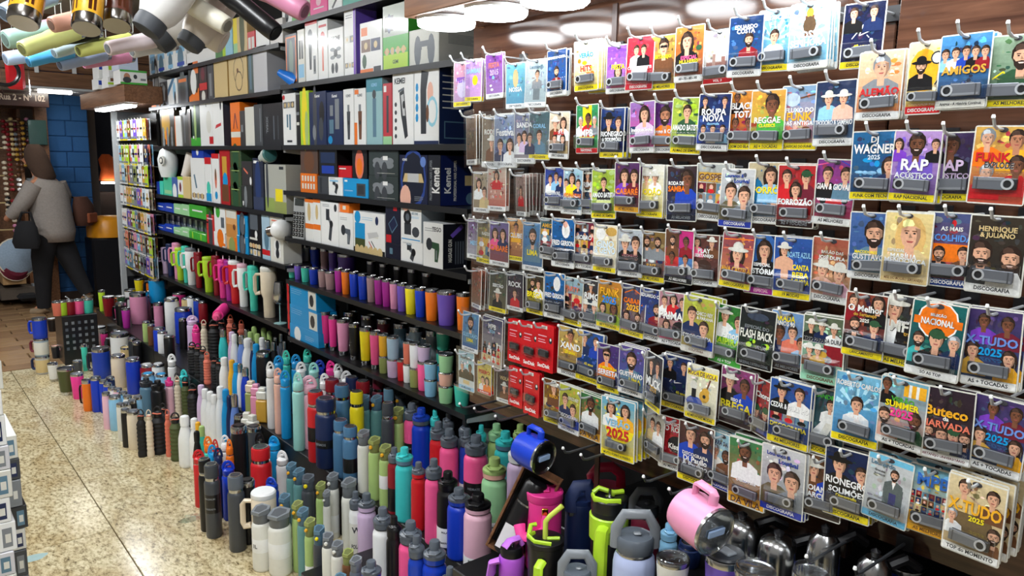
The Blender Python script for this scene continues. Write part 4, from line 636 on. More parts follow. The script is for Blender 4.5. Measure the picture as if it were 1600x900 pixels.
Bg(729, 549, 610, ((160,210,230), (230,236,236)), 'pale blue cover reading Base Negra', [('BaseNegra', .82, .09, 'dark')], [(.25, .6, .26, 'black', 'G'), (.75, .6, .26, 'black', 'D')], ('sky', 'AS MELHORES', 'dark'), deco=[('e', .5, .42, .2, .2, 'dark'), ('r', .3, .16, .7, .26, 'tan')], dx=.016)
Bg(757, 566, 616, ((240,220,80), (214,180,120)), 'yellow cover with dancing couple, lowest bundles', [('PISEIRO', .7, .1, 'red')], [(.4, .44, .3, 'white', ''), (.7, .44, .3, 'orange', 'w')], ('redbox', 'AS MELHORES', 'white'), n=4, gap=.01, dx=.008)
Bg(788, 575, 630, ((90,70,60), (60,50,50)), 'small dark brown cover, lowest bundles', [('VIOLA', .7, .09, 'tan')], [(.5, .45, .3, 'brown', 'h')], n=2)
# --- red flash-drive blister packs
def SD(cx, ty, by, n, where):
    x = 1.27; a, b = onX(cx, ty, x), onX(cx, by, x); H = a.z-b.z; W = H*.52; mb = MB(); p = rrect(W, H, .003); k = len(p)
    mb.add([(q, 0, z) for q, z in p]+[(q, .0014, z) for q, z in p], [tuple(range(k))[::-1], tuple(range(k, 2*k))]+[((j+1) % k, j, k+j, k+(j+1) % k) for j in range(k)], 'redbox')
    F = front(mb, -W/2, 0, 0, W, H); F.text('SanDisk', .46, .12, .085, 'white', maxw=.78); F.rect(.12, .74, .6, .76, 'lightpink'); F.rect(.12, .66, .5, .675, 'lightpink'); F.rect(.12, .61, .55, .625, 'lightpink'); F.ell(.82, .68, .1, .13, 'dark'); F.ell(.82, .7, .05, .06, 'white'); F.rect(.3, .9, .62, .97, 'offwhite'); F.ell(.45, .24, .22, .05, (150,14,24))
    o = mb.build('flash_drive_pack', 'card_gloss', None, (x, a.y, b.z), (0, 0, -PI/2+random.uniform(-.05, .05)), smooth=False); tag(o, 'red flash drive pack, '+where, 'flash drive pack', 'red flash drive packs', px=cx)
    m2 = MB(); m2.box(-W*.3, W*.3, -.008, -.0003, H*.32, H*.47, 'black', ch=.003); m2.box(-W*.16, W*.2, -.0092, -.0081, H*.35, H*.44, (60,60,64), ch=.001); m2.build('usb_drive', 'plastic', o)
    m3 = MB(); m3.box(-W*.36, W*.36, -.0125, -.0003, H*.29, H*.5, 'white', ch=.003); m3.build('blister', 'clear_plastic', o, smooth=False)
    for j in range(n):
        c = o.copy(); COL.objects.link(c); c.location.x += .007*(j+1); tag(c, WORDN[j]+' red pack behind the '+where, 'flash drive pack', 'red flash drive packs', px=cx)
    HOOKS.append((a.y, a.z-.06*H, x-.03, where+' red pack'))
SD(806, 500, 567, 2, 'upper far one of the column'); SD(829, 505, 576, 2, 'middle of the upper three'); SD(852, 507, 581, 5, 'upper one nearest the gold card'); SD(806, 574, 636, 2, 'lower far one'); SD(831, 580, 650, 2, 'lower one above the blue mug')
# --- peg hooks and rails
def hook(y, z, x0, xb, label, group='peg hooks on the card board', r=.0025):
    hc = (196,200,204) if group != 'empty hooks' else (62,64,68)
    h = link('peg_hook', None, None, (xb, y, z-.012))
    tag(h, label, 'hook', group)
    d = x0-xb; mb = MB(); mb.tube([(-.001, 0, .012), (d*.5, 0, .012), (d+.012, 0, .013), (d, 0, .016), (d-.008, 0, .028)], r, hc, 6); mb.build('arm', 'brushed', h)
    mb = MB(); mb.lathe([(r*1.05, 0), (r*1.15, .002), (r*.8, .005)], 'white', 8, (d-.008, 0, .026)); mb.build('tip', 'plastic', h)
    mb = MB(); mb.box(-.006, -.001, -.014, .014, 0, .026, (36,36,38)); mb.build('base_plate', 'plastic', h, smooth=False)
rails = []
for (y, z, x0, ds) in HOOKS:
    if y > YBD-.02 and all(abs(z-q) > .02 for q in rails): rails.append(z)
rl = rails and thing('hook_rails', (XB, YBD, 0), 0, 'black bars reaching past the board edge to carry bagged cards', 'rail')
for q in rails: mb = MB(); mb.box(.0, .012, -.06, .155, q-.006, q+.008, (26,26,28)); mb.build('bar', 'plastic', rl, smooth=False)
for (y, z, x0, ds) in HOOKS: hook(y, z, x0, XB-.022 if y < YB0 else XB-.001, 'hook of '+ds, 'peg hooks on the card board')
# long empty hooks under the cards
for px, py in ((722, 622), (745, 629), (778, 641), (884, 690), (912, 700), (1010, 733), (1050, 752), (1265, 855), (1341, 873)):
    P = onX(px, py, 1.17); hook(P.y, P.z-.03, 1.17, XB-.001 if P.y > YB0 else XB-.022, 'long empty metal hook below the last card row', 'empty hooks', .003)
# ================================================================ boxes on the shelves
def m_lines(F, u0, u1, v, n, col='grey', dv=.035, h=.012):
    for i in range(n): F.rect(u0, v-i*dv, u1-(.15 if i % 3 == 2 else 0)*(u1-u0), v-i*dv+h, col)
def m_clip(F, body='dark'):
    F.poly([(F.W*.34, F.H*.72), (F.W*.56, F.H*.76), (F.W*.74, F.H*.12), (F.W*.6, F.H*.08), (F.W*.42, F.H*.4)], body); F.poly([(F.W*.4, F.H*.68), (F.W*.54, F.H*.7), (F.W*.62, F.H*.4), (F.W*.5, F.H*.4)], 'steel')
    F.ell(.55, .55, .06, .1, 'black'); F.poly([(F.W*.3, F.H*.72), (F.W*.58, F.H*.76), (F.W*.56, F.H*.79), (F.W*.28, F.H*.75)], 'gray2')
    for i in range(5): F.ell(.16, .56-.11*i, .06, .06, 'charcoal', n=8)
def m_long(F):
    F.poly([(F.W*.28, F.H*.14), (F.W*.5, F.H*.14), (F.W*.5, F.H*.7), (F.W*.6, F.H*.92), (F.W*.3, F.H*.95), (F.W*.26, F.H*.7)], 'dark'); F.ell(.66, .66, .12, .24, 'peach'); F.ell(.74, .42, .22, .34, (150,210,230)); F.ell(.74, .42, .16, .26, 'white'); F.ell(.55, .4, .06, .2, 'brown')
    for i in range(4): F.ell(.12, .74-.13*i, .06, .1, 'cyan', n=8)
    F.rect(0, .0, 1, .05, 'navy')
def m_trim(F, c='charcoal'):
    F.poly([(F.W*.4, F.H*.1), (F.W*.62, F.H*.1), (F.W*.68, F.H*.6), (F.W*.34, F.H*.6)], c); F.rect(.4, .6, .6, .72, 'grey'); F.ell(.5, .4, .08, .1, 'black'); F.text('KEMEI', .5, .88, .05, 'grey', maxw=.7)
def m_mic(F): F.ell(.42, .76, .2, .24, 'dark'); F.poly([(F.W*.28, F.H*.7), (F.W*.56, F.H*.7), (F.W*.5, F.H*.2), (F.W*.34, F.H*.2)], 'charcoal'); F.rect(.66, .12, .86, .42, 'grey'); F.rect(.7, .16, .82, .36, 'dark'); F.rect(0, .94, 1, 1, 'red')
def m_drone(F, c='dark'):
    for u, v in ((.3, .42), (.7, .42), (.3, .58), (.7, .58)): F.line(.5, .5, u, v, .05, c); F.ell(u, v, .16, .06, 'grey')
    F.ell(.5, .5, .12, .12, c); F.ell(.3, .2, .1, .16, 'charcoal'); F.ell(.55, .2, .1, .16, 'charcoal')
def m_gun(F, c='darkgreen'):
    F.poly([(F.W*.42, F.H*.58), (F.W*.82, F.H*.56), (F.W*.84, F.H*.44), (F.W*.76, F.H*.14), (F.W*.6, F.H*.14), (F.W*.6, F.H*.42), (F.W*.42, F.H*.44)], c); F.ell(.32, .52, .16, .18, 'dark'); F.rect(.66, .2, .72, .4, 'grey'); m_lines(F, .1, .6, .86, 2, 'grey', .05)
def m_pad(F): F.ell(.3, .3, .2, .32, 'charcoal'); F.ell(.72, .3, .2, .32, 'charcoal'); F.rect(.22, .3, .8, .62, 'charcoal'); F.rect(.44, .0, .58, .4, 'offwhite'); F.ell(.5, .52, .05, .05, 'white')
def m_head(F, c='dark', a='orange'): F.poly([(0, 0), (F.W, 0), (F.W, F.H*.34), (0, F.H*.14)], a); F.ell(.55, .56, .34, .4, c); F.ell(.55, .54, .24, .3, 'offwhite' if c == 'dark' else 'grey'); F.ell(.34, .42, .14, .26, c); F.ell(.78, .42, .14, .26, c); m_lines(F, .1, .5, .92, 2, 'white', .05)
def m_gimbal(F): F.line(.5, .12, .6, .5, .16, 'charcoal'); F.line(.6, .5, .42, .66, .12, 'grey'); F.rect(.3, .58, .5, .84, 'dark'); F.ell(.6, .5, .1, .1, 'black'); m_lines(F, .1, .5, .93, 2)
def m_pics(F, v0=.5, v1=.75, cs=('navy','brown','cyan')):
    for i, c in enumerate(cs): n = len(cs); F.rect(.06+i*.88/n, v0, .04+(i+1)*.88/n, v1, c); F.ell(.05+(i+.5)*.88/n, (v0+v1)/2, .08, .08, 'tan')
def m_dark(F): F.rect(.15, .1, .24, .9, (60,66,72)); F.rect(.4, .2, .44, .8, 'gray2'); F.rect(.58, .2, .62, .8, 'charcoal'); m_lines(F, .3, .8, .1, 1)
def m_speaker(F): F.ell(.5, .5, .3, .5, 'charcoal'); F.ell(.5, .5, .2, .36, 'gray2'); F.rect(.7, .6, .74, .9, 'white')
def m_ring(F): F.ell(.55, .62, .28, .3, (110,96,70)); F.ell(.55, .62, .25, .27, 'tan'); F.ell(.56, .36, .2, .2, (110,96,70)); F.ell(.56, .36, .17, .17, 'tan'); F.ell(.5, .62, .05, .05, 'brown')
def m_clear(F): F.rect(.1, .06, .9, .94, 'army'); F.ell(.5, .5, .3, .5, 'darkgreen'); F.rect(.15, .82, .85, .86, 'sage')
def m_thermo(F): F.line(.5, .2, .5, .7, .2, 'white'); F.ell(.5, .5, .16, .5, 'salmon'); F.ell(.5, .16, .2, .2, 'cyan'); F.ell(.5, .58, .08, .3, 'darkgreen')
def m_kem(F): F.ell(.5, .5, .46, .58, (40,70,150)); F.ell(.5, .52, .4, .5, (16,22,44)); F.poly([(F.W*.12, F.H*.44), (F.W*.88, F.H*.44), (F.W*.8, F.H*.62), (F.W*.2, F.H*.62)], 'tan'); F.rect(.3, .44, .7, .62, 'steel'); F.ell(.85, .86, .1, .1, 'periwinkle'); F.ell(.22, .1, .2, .26, 'peach'); m_lines(F, .55, .85, .14, 3, 'grey'); F.text('KEMEI', .2, .9, .05, 'white', maxw=.3)
def m_dvr(F): F.rect(.18, .2, .52, .55, 'dark'); F.ell(.34, .72, .2, .2, 'black'); F.ell(.34, .72, .1, .1, 'gray2'); F.ell(.74, .3, .18, .14, 'charcoal'); F.text('HD DVR', .7, .84, .07, 'slate', maxw=.5); m_lines(F, .52, .9, .74, 2, 'sky'); F.rect(.04, .05, .96, .08, 'cyan')
def m_proj(F): F.rect(.05, .12, .38, .72, 'cyan'); F.rect(.05, .12, .38, .34, 'army'); F.rect(.5, .4, .8, .5, 'offwhite'); F.poly([(F.W*.46, F.H*.5), (F.W*.76, F.H*.56), (F.W*.82, F.H*.46), (F.W*.5, F.H*.36)], 'steel'); F.line(.5, .3, .62, .14, .02, 'red'); F.line(.58, .32, .7, .16, .02, 'dark'); F.ell(.14, .86, .1, .1, 'cyan'); F.ell(.76, .82, .05, .07, 'navy'); m_lines(F, .28, .62, .86, 2, 'sky', .05)
def m_col(F, *a):
    for c, v0, v1 in a: F.rect(0, v0, 1, v1, c)
def m_txt(F, t, c='white', v=.5, h=.12, rot=0, u=.5): F.text(t, u, v, h, c, rot=rot)
def BX(z, x0, x1, yt, col, desc, fn=None, D=.11, dx=0.0, base=None, sidec=None, sfn=None, mat='print', ch=.0015, name='retail_box', rz=0.0, cat='box', zlift=0.0):
    """one carton with its front at the shelf edge: left, right and top edges as seen"""
    X = XS+.012+dx; a, b = onX(x0, yt, X), onX(x1, yt, X); zt = (a.z+b.z)/2; W = a.y-b.y-.0012; z0 = base if base is not None else z; z0 += .0006; H = max(.02, zt-z0)
    D = min(D, XBACK-X-.012); mb = MB(); mb.box(-W/2, W/2, 0, D, 0, H, col, ch=ch)
    F = front(mb, -W/2, 0, 0, W, H, d=.00005)
    if fn:
        for q in (fn if isinstance(fn, list) else [fn]): q(F)
    if sidec or sfn:
        S = side(mb, W/2, 0, 0, D, H, d=.00005)
        if sidec: S.rect(.015, .01, .985, .99, sidec)
        if sfn: sfn(S)
    o = mb.build(name, mat, None, (X, (a.y+b.y)/2, z0), (0, 0, -PI/2+rz), smooth=False)
    tag(o, desc, cat, 'boxed goods on the shelves', px=(x0+x1)/2); return zt
L_ = lambda f, *a, **k: (lambda F: f(F, *a, **k))
T_ = lambda t, c='white', v=.5, h=.12, rot=0, u=.5, w=.9: (lambda F: F.text(t, u, v, h, c, rot=rot, maxw=w))
R_ = lambda *a: (lambda F: F.rect(*a))
E_ = lambda *a: (lambda F: F.ell(*a))
z = ZB['b1']
BX(z, 440, 455, 0, 'white', 'white box on top shelf behind the pink bottle', [E_(.5, .4, .2, .3, 'dark')], dx=.02); BX(z, 455, 483, -20, 'offwhite', 'white and green box on the top shelf', [R_(0, 0, 1, .3, 'green')]); BX(z, 484, 511, -16, 'hotpink', 'magenta box with white emblem on the top shelf', [E_(.5, .55, .15, .12, 'lightpink'), R_(.2, .25, .8, .3, 'white')]); BX(z, 512, 534, -24, 'white', 'white box with black pen drawing on the top shelf', [L_(lambda F: F.line(.3, .1, .7, .5, .1, 'dark'))]); BX(z, 535, 580, -30, (40,170,150), 'teal green box lying on the top shelf'); BX(z, 581, 628, -40, 'offwhite', 'long pale box at the end of the top shelf')
z = ZB['b2']
BX(z, 445, 463, 53, 'charcoal', 'dark blister box with orange border, second shelf', [R_(.05, .05, .95, .95, 'orange'), R_(.12, .08, .88, .92, 'gray2'), E_(.5, .5, .2, .7, (130,150,140))]); BX(z, 464, 475, 46, 'offwhite', 'slim white box with two dark pens', [R_(.2, .45, .45, .8, 'dark'), R_(.55, .45, .8, .8, 'dark'), R_(.1, .1, .9, .35, 'sky')])
BX(z, 476, 495, 33, 'white', 'tall white microphone box, second shelf', m_mic); BX(z, 496, 511, 31, 'white', 'white box with orange lollipop thermometer print', [E_(.5, .7, .25, .3, 'redbox'), R_(.42, .15, .58, .6, 'salmon'), R_(.1, .88, .9, .92, 'red')], D=.16); BX(z, 512, 536, 44, 'white', 'white box printed DRONE', [m_drone, T_('DRONE', 'dark', .8, .09)], dx=-.003); BX(z, 537, 555, 14, 'white', 'tall white box with purple side stripe', [L_(m_lines, .15, .7, .9, 2), L_(m_pics, .5, .6, ('offwhite','grey')), L_(m_pics, .12, .2, ('grey','offwhite','grey')), R_(.82, 0, 1, 1, 'purple')], sidec='violet')
BX(z, 562, 597, 33, 'white', 'white box with orange emblem and four small photos', [R_(.06, .74, .34, .9, 'orange'), L_(m_pics, .42, .66, ('brown','navy')), R_(0, 0, .6, .09, 'orange'), E_(.2, .24, .1, .16, 'darkgreen'), R_(.62, .02, .94, .12, 'dark')], dx=.006); BX(z, 598, 638, 6, 'green', 'tall bright green box with phone picture', [R_(.0, .52, 1, 1, (180,190,180)), R_(.08, .6, .42, .84, 'black'), E_(.25, .72, .08, .2, 'navy'), R_(0, .25, 1, .52, 'green'), R_(.02, .0, .98, .24, 'lime'), T_('GEMI', 'darkgreen', .12, .06), L_(m_pics, .27, .31, ('red','cyan','white','amber'))], dx=.004, D=.2)
BX(z, 639, 686, 44, (196,198,190), 'grey box with twin game controllers', [R_(.05, .05, .95, .95, (206,208,200)), E_(.3, .4, .12, .28, 'gray2'), E_(.75, .4, .12, .28, 'gray2'), R_(.3, .42, .75, .66, 'gray2'), R_(.44, .1, .62, .5, (206,208,200))], D=.22, sidec='offwhite', sfn=L_(m_lines, .2, .8, .8, 8))
z = ZB['b3']
BX(z, 441, 461, 146, 'white', 'white hair kit box with many attachments', [L_(m_pics, .72, .84, ('charcoal','grey','charcoal')), R_(.3, .35, .42, .6, 'slate'), R_(.5, .3, .62, .6, 'slate'), R_(.3, .06, .7, .1, 'dark'), E_(.1, .93, .1, .08, 'red')], dx=-.004); BX(z, 461, 468, 148, 'black', 'narrow black box with white labels', [R_(.2, .6, .8, .66, 'grey'), R_(.2, .4, .8, .46, 'offwhite')]); BX(z, 468, 482, 142, 'lime', 'yellow green blister with curly hose', [E_(.5, .5, .32, 1.6, 'yellow'), E_(.7, .3, .2, .9, 'sage')]); BX(z, 482, 509, 143, 'navy', 'dark blue blister of hair clippers', [E_(.35, .5, .12, .9, 'charcoal'), E_(.75, .6, .15, .3, 'black'), E_(.7, .3, .13, .3, 'charcoal'), E_(.3, .24, .1, .2, 'grey'), T_('Kemei', 'white', .92, .06)])
BX(z, 510, 535, 143, 'navy', 'royal blue box with silver trimmer and combs', [R_(.52, .3, .78, .86, 'grey'), R_(.15, .22, .42, .48, 'slate'), R_(.2, .55, .4, .75, 'grey'), T_('Kemei', 'white', .92, .06), E_(.2, .1, .14, .12, 'cyan')]); BX(z, 536, 552, 139, 'white', 'white box with black nose trimmer', m_trim); BX(z, 553, 571, 138, 'white', 'white and orange box with golden trimmer', [L_(m_trim, 'brown'), R_(0, 0, .25, .4, 'orange'), R_(.05, .9, .4, .98, 'orange')]); BX(z, 572, 597, 122, (150,190,196), 'transparent teal box with grey trimmer', [R_(0, .8, 1, 1, (60,140,160)), R_(.4, .12, .62, .7, 'slate'), E_(.5, .76, .12, .14, 'charcoal'), T_('KEMEI', 'sky', .9, .05)]); BX(z, 598, 612, 130, (196,60,70), 'slim red box with black trimmer', [R_(.4, .2, .65, .8, 'charcoal'), R_(.1, .86, .4, .96, 'white'), R_(0, 0, 1, .14, 'palegreen')])
BX(z, 613, 646, 112, 'white', 'white box with black silver hair clipper', [m_clip, T_('KEMEI', 'dark', .88, .08, u=.36, w=.6)]); BX(z, 647, 686, 103, 'white', 'tall white box with long black clipper and customer', m_long, sidec='navy', sfn=lambda S: ([S.rect(.1, .86-.08*i, .9-.1*(i % 3), .875-.08*i, 'offwhite') for i in range(6)], S.text('KEMEI', .5, .93, .05, 'white'), S.rect(.15, .08, .85, .3, 'slate'), S.rect(.18, .095, .82, .285, 'navy')), D=.17)
z = ZB['b4']
z1 = BX(z, 469, 495, 271, 'orange', 'orange carton printed with rows of lamps', [L_(lambda F: [F.rect(.1+.17*i, .2+.4*j, .2+.17*i, .48+.4*j, 'offwhite') for i in range(5) for j in range(2)])]); BX(z, 469, 496, 234, (92,70,60), 'small bronze brown box on the orange carton', [E_(.5, .5, .3, .3, 'brown')], base=z1, D=.08)
z1 = BX(z, 496, 512, 275, 'charcoal', 'small dark box between orange and white cartons', [R_(.2, .1, .4, .9, 'dark')]); BX(z, 498, 526, 234, 'black', 'black box with blue lit screen print', [R_(.1, .5, .9, .9, (30,50,90)), R_(.15, .1, .85, .4, 'blue')], base=z1, D=.08)
z1 = BX(z, 513, 535, 277, 'white', 'small white camera gimbal box', [m_gimbal, R_(.1, .75, .7, .85, 'sky')]); z2 = BX(z, 536, 575, 279, 'cyan', 'bright blue car mount box', [R_(.55, .1, .9, .75, 'charcoal'), R_(.6, .2, .84, .66, 'dark'), R_(.06, .8, .18, .9, 'white'), L_(m_lines, .06, .4, .35, 2, 'ice')]); BX(z, 528, 549, 259, 'redbox', 'small red box atop the blue and white cartons', [R_(.1, .7, .6, .8, 'white')], base=max(z1, z2), D=.07, dx=.008); BX(z, 550, 573, 234, 'black', 'black box with glowing orange face picture', [E_(.5, .5, .3, .5, 'salmon'), E_(.5, .4, .2, .3, 'orange')], base=z2, D=.07, dx=.01)
for i, (y, d) in enumerate(((275, 'lower'), (235, 'upper'))):
    z1 = BX(z, 576, 622, y, (50,60,60), d+' of two dark foldable drone boxes', [L_(m_drone, 'grey'), R_(.5, .62, .66, .78, 'white'), L_(m_lines, .3, .9, .1, 1, 'offwhite')], base=z if i == 0 else z1, D=.16)
BX(z, 624, 668, 242, (16,24,60), 'large navy hair clipper gift box', [m_kem], D=.0452, dx=-.006); BX(z, 668.5, 688, 242, (14,18,34), 'dark spine of second clipper gift box with vertical lettering', [T_('Kemei', 'white', .5, .3, rot=1, u=.65, w=.5), T_('PROFESSIONAL HAIR CLIPPER', 'grey', .5, .14, rot=1, u=.25, w=.8)], sidec=(20,34,90), sfn=lambda S: (S.text('Kemei', .18, .5, .16, 'white', rot=1, maxw=.5), S.text('PROFESSIONAL HAIR CLIPPER', .36, .5, .07, 'offwhite', rot=1, maxw=.8), S.poly([(S.W*.6, S.H*.4), (S.W*.98, S.H*.4), (S.W*.98, S.H*.6), (S.W*.6, S.H*.6)], 'tan'), S.ell(.8, .84, .1, .1, 'periwinkle'), S.ell(.75, .14, .12, .12, 'slate')), D=.2, dx=-.006)
z = ZB['b5']
BX(z, 476, 489, 311, 'white', 'slim white and orange box beside the calculator', [R_(0, .3, 1, .42, 'orange'), E_(.5, .7, .2, .5, 'tan'), R_(.0, .92, 1, 1, 'orange')]); BX(z, 489, 500, 311, 'white', 'second slim white and orange box', [R_(0, .3, 1, .42, 'orange'), E_(.5, .7, .2, .5, 'tan'), R_(.0, .92, 1, 1, 'orange')]); BX(z, 501, 528, 316, 'white', 'white box with black action camera grip', [m_gimbal, E_(.85, .88, .08, .1, 'dark')]); z1 = BX(z, 529, 551, 333, 'white', 'white box with grey massage gun', [L_(m_gun, 'gray2')]); BX(z, 529, 545, 317, 'orange', 'small orange box lying on the white massage gun box', [R_(.4, .3, .7, .7, 'offwhite')], base=z1, D=.06, dx=.01)
BX(z, 552, 601, 332, 'white', 'wide white projector box with black lower band', [m_proj, R_(0, 0, 1, .12, 'black'), L_(m_pics, .04, .09, ('grey',)*6)], dx=-.004, D=.15); z1 = BX(z, 602, 625, 381, (20,22,44), 'lower small dark blue drive box', [R_(.3, .3, .5, .7, 'slate')], D=.07); BX(z, 602, 625, 320, (18,20,44), 'dark blue drive box with red label', [R_(.55, .85, .8, .97, 'red'), L_(lambda F: F.poly([(F.W*.2, F.H*.5), (F.W*.6, F.H*.72), (F.W*.85, F.H*.5), (F.W*.45, F.H*.26)], 'slate')), L_(lambda F: F.poly([(F.W*.24, F.H*.5), (F.W*.6, F.H*.69), (F.W*.8, F.H*.5), (F.W*.45, F.H*.3)], (26,34,70))), R_(.05, .02, .4, .22, 'red')], base=z1, D=.07)
z1 = BX(z, 626, 660, 378, 'white', 'small white camera box below the larger one', [m_gimbal, T_('HD DVR', 'slate', .86, .1, u=.4, w=.5)], D=.12); BX(z, 626, 658, 325, 'white', 'white dash camera box reading HD DVR', [m_dvr], base=z1, D=.12, sidec=(150,160,168))
BX(z, 661, 692, 348, 'white', 'white box with green massage gun and black side', [m_gun, T_('TEGO', 'dark', .86, .1, u=.7, w=.5)], dx=-.012, sidec=(22,24,34), sfn=lambda S: (S.poly([(S.W*.3, S.H*.75), (S.W*.75, S.H*.98), (S.W*.85, S.H*.9), (S.W*.4, S.H*.68)], 'violet'), S.text('MASSAGE GUN', .3, .4, .1, 'offwhite', rot=1, maxw=.5), *[S.rect(.5+.1*i, .1, .55+.1*i, .6, 'gray2') for i in range(4)]), D=.12)
z = ZB['b7']
z1 = BX(z, 453, 497, 513, 'cyan', 'lowest of three blue boxes with white logo', [L_(m_lines, .55, .85, .5, 3, 'white', .12), E_(.28, .4, .12, .12, 'white')], dx=-.004); z2 = BX(z, 453, 496, 482, 'cyan', 'middle of three blue boxes showing vehicle drawing', [R_(.7, .1, .98, .95, 'offwhite'), E_(.82, .5, .08, .1, 'dark'), L_(m_lines, .05, .45, .8, 3, 'ice', .1)], base=z1, dx=-.004); BX(z, 453, 494, 450, 'cyan', 'uppermost of three blue boxes showing vehicle drawing', [R_(.7, .1, .98, .95, 'offwhite'), E_(.82, .5, .08, .1, 'dark'), L_(m_lines, .05, .45, .8, 3, 'ice', .1)], base=z2, dx=-.004)
BX(z, 447, 452, 440, 'black', 'narrow black box with red figures beside the blue boxes', [L_(lambda F: [F.ell(.5, .12+.2*i, .35, .9, 'red') for i in range(5)])])
# ---- farther shelf
z = ZC['c1']
for i, (x0, x1, y) in enumerate(((232, 243, 80), (243, 258, 72), (258, 271, 62), (271, 290, 56))): BX(z, x0, x1, y, 'white', 'white and blue printed appliance box, far top shelf', [R_(.15, .5, .85, .92, 'sky'), E_(.5, .3, .25, .3, 'slate'), R_(.2, .08, .8, .2, 'blue' if i % 2 else 'sky')])
BX(z, 290, 336, 78, 'white', 'plain white box lying on the far top shelf', sidec='palegreen', D=.12); BX(z, 346, 362, 36, (150,206,230), 'sky blue and lime box on the far top shelf', [R_(0, 0, .3, 1, 'lime')]); BX(z, 363, 385, 26, 'tan', 'tan box with yellow band and brown emblem', [R_(0, .3, .3, 1, 'yellow'), R_(0, 0, .3, .3, 'palegreen'), E_(.65, .6, .18, .7, 'army')]); BX(z, 386, 398, 49, 'redbox', 'small red and white window box', [R_(.1, .1, .45, .7, 'offwhite'), R_(.55, .1, .9, .7, 'offwhite')], D=.08); BX(z, 399, 420, 38, 'white', 'small white box beside the red window box', sidec='grey'); BX(z, 421, 441, 30, (214,210,206), 'pale grey box ending the far top shelf')
z = ZC['c2']
z1 = BX(z, 236, 249, 151, 'orange', 'small orange box below the headset box', D=.1); BX(z, 238, 249, 116, 'white', 'white headset box on the orange box', [E_(.5, .5, .35, 1.1, 'dark'), E_(.55, .5, .22, .8, 'white')], base=z1); BX(z, 249, 261, 128, 'charcoal', 'dark headset box with grey ear cup', [L_(m_head, 'black', 'gray2')]); BX(z, 261, 276, 123, 'white', 'white box with blue diagonal and earphones', [L_(lambda F: F.poly([(0, F.H*.6), (F.W*.5, F.H), (F.W*.8, F.H), (0, F.H*.35)], 'bluegrey')), E_(.7, .5, .15, .3, 'sky'), E_(.75, .15, .1, .3, 'dark')]); BX(z, 277, 292, 119, 'gray2', 'grey and orange mouse box', [E_(.5, .45, .3, .8, 'charcoal'), R_(.1, .78, .9, .9, 'orange')]); BX(z, 293, 309, 97, 'black', 'black and orange box with white headset', [L_(m_head, 'black', 'orange'), R_(.5, .7, 1, 1, 'orange'), E_(.5, .5, .3, .4, 'white')]); BX(z, 310, 322, 102, (44,28,34), 'dark box with red band and white headset', [R_(0, .3, 1, .5, 'red'), E_(.5, .75, .25, .3, 'maroon'), E_(.5, .12, .25, .25, 'offwhite')]); BX(z, 323, 332, 97, 'charcoal', 'narrow dark box beside the kraft boxes', [R_(.3, .1, .7, .7, 'grey')])
BX(z, 333, 354, 91, 'tan', 'plain kraft box without drawing', sidec=(180,146,84)); BX(z, 356, 385, 86, 'tan', 'kraft box with thin ring drawing', [m_ring], sidec=(180,146,84)); BX(z, 386, 395, 77, (70,92,92), 'narrow dark teal box by grey carton', [R_(.3, .1, .6, .9, 'slate')]); BX(z, 394, 416, 72, (196,198,204), 'plain pale grey carton', sidec=(186,188,196), D=.13)
z = ZC['c3']
BX(z, 249, 271, 166, (60,52,40), 'dark box with gold figures', [E_(.4, .62, .3, .4, 'gold'), L_(lambda F: [F.ell(.2+.3*i, .08+.11*j, .07, .07, 'grey') for i in range(3) for j in range(4)]), R_(.35, .05, .42, .4, 'orange')]); BX(z, 272, 282, 181, 'white', 'white box with orange edge, third far shelf', [R_(0, 0, .12, 1, 'orange')]); BX(z, 280, 293, 172, (86,84,84), 'grey foil wrapped slim box', [R_(.5, .1, .6, .9, 'grey')], dx=.006); BX(z, 293, 299, 170, (110,100,96), 'very slim grey brown box'); BX(z, 296, 311, 161, (40,70,54), 'dark green box with small white marks', [R_(0, 0, 1, .2, 'green'), R_(.2, .18, .35, .24, 'white'), E_(.5, .6, .12, .7, 'sage')]); BX(z, 311, 331, 160, 'white', 'white box with red square and line drawing', [R_(.7, .05, 1, .22, 'red'), E_(.7, .55, .2, .3, 'offwhite'), R_(.5, .9, .56, .96, 'grey')]); BX(z, 331, 347, 152, 'white', 'white box with red and black drop', [L_(lambda F: F.poly([(F.W*.2, F.H*.36), (F.W*.8, F.H*.42), (F.W*.8, F.H*.48), (F.W*.3, F.H*.44)], 'red')), E_(.8, .85, .08, .2, 'dark')], sidec=(50,58,74), D=.13)
BX(z, 359, 374, 160, 'orange', 'orange tripod box with white band', [R_(0, .2, 1, .33, 'offwhite'), L_(lambda F: F.line(.3, .4, .5, .75, .08, 'maroon')), L_(lambda F: F.line(.7, .4, .5, .75, .08, 'maroon'))]); BX(z, 374, 382, 173, (60,58,58), 'slim dark box beside orange tripod box', [R_(.2, .4, .6, .6, 'grey')]); BX(z, 382, 396, 167, 'offwhite', 'slim pale grey box, third far shelf'); BX(z, 396, 409, 163, (70,74,78), 'dark shrink-wrapped box beside slim pale one', [R_(.7, .1, .8, .9, 'grey')]); BX(z, 410, 443, 161, (34,34,38), 'black box with vertical silver letters', [T_('XDEAL', 'grey', .5, .12, rot=-1, u=.2, w=.4), R_(.5, .15, .55, .7, 'gray2'), R_(.7, .15, .75, .7, 'charcoal')])
z = ZC['c4']
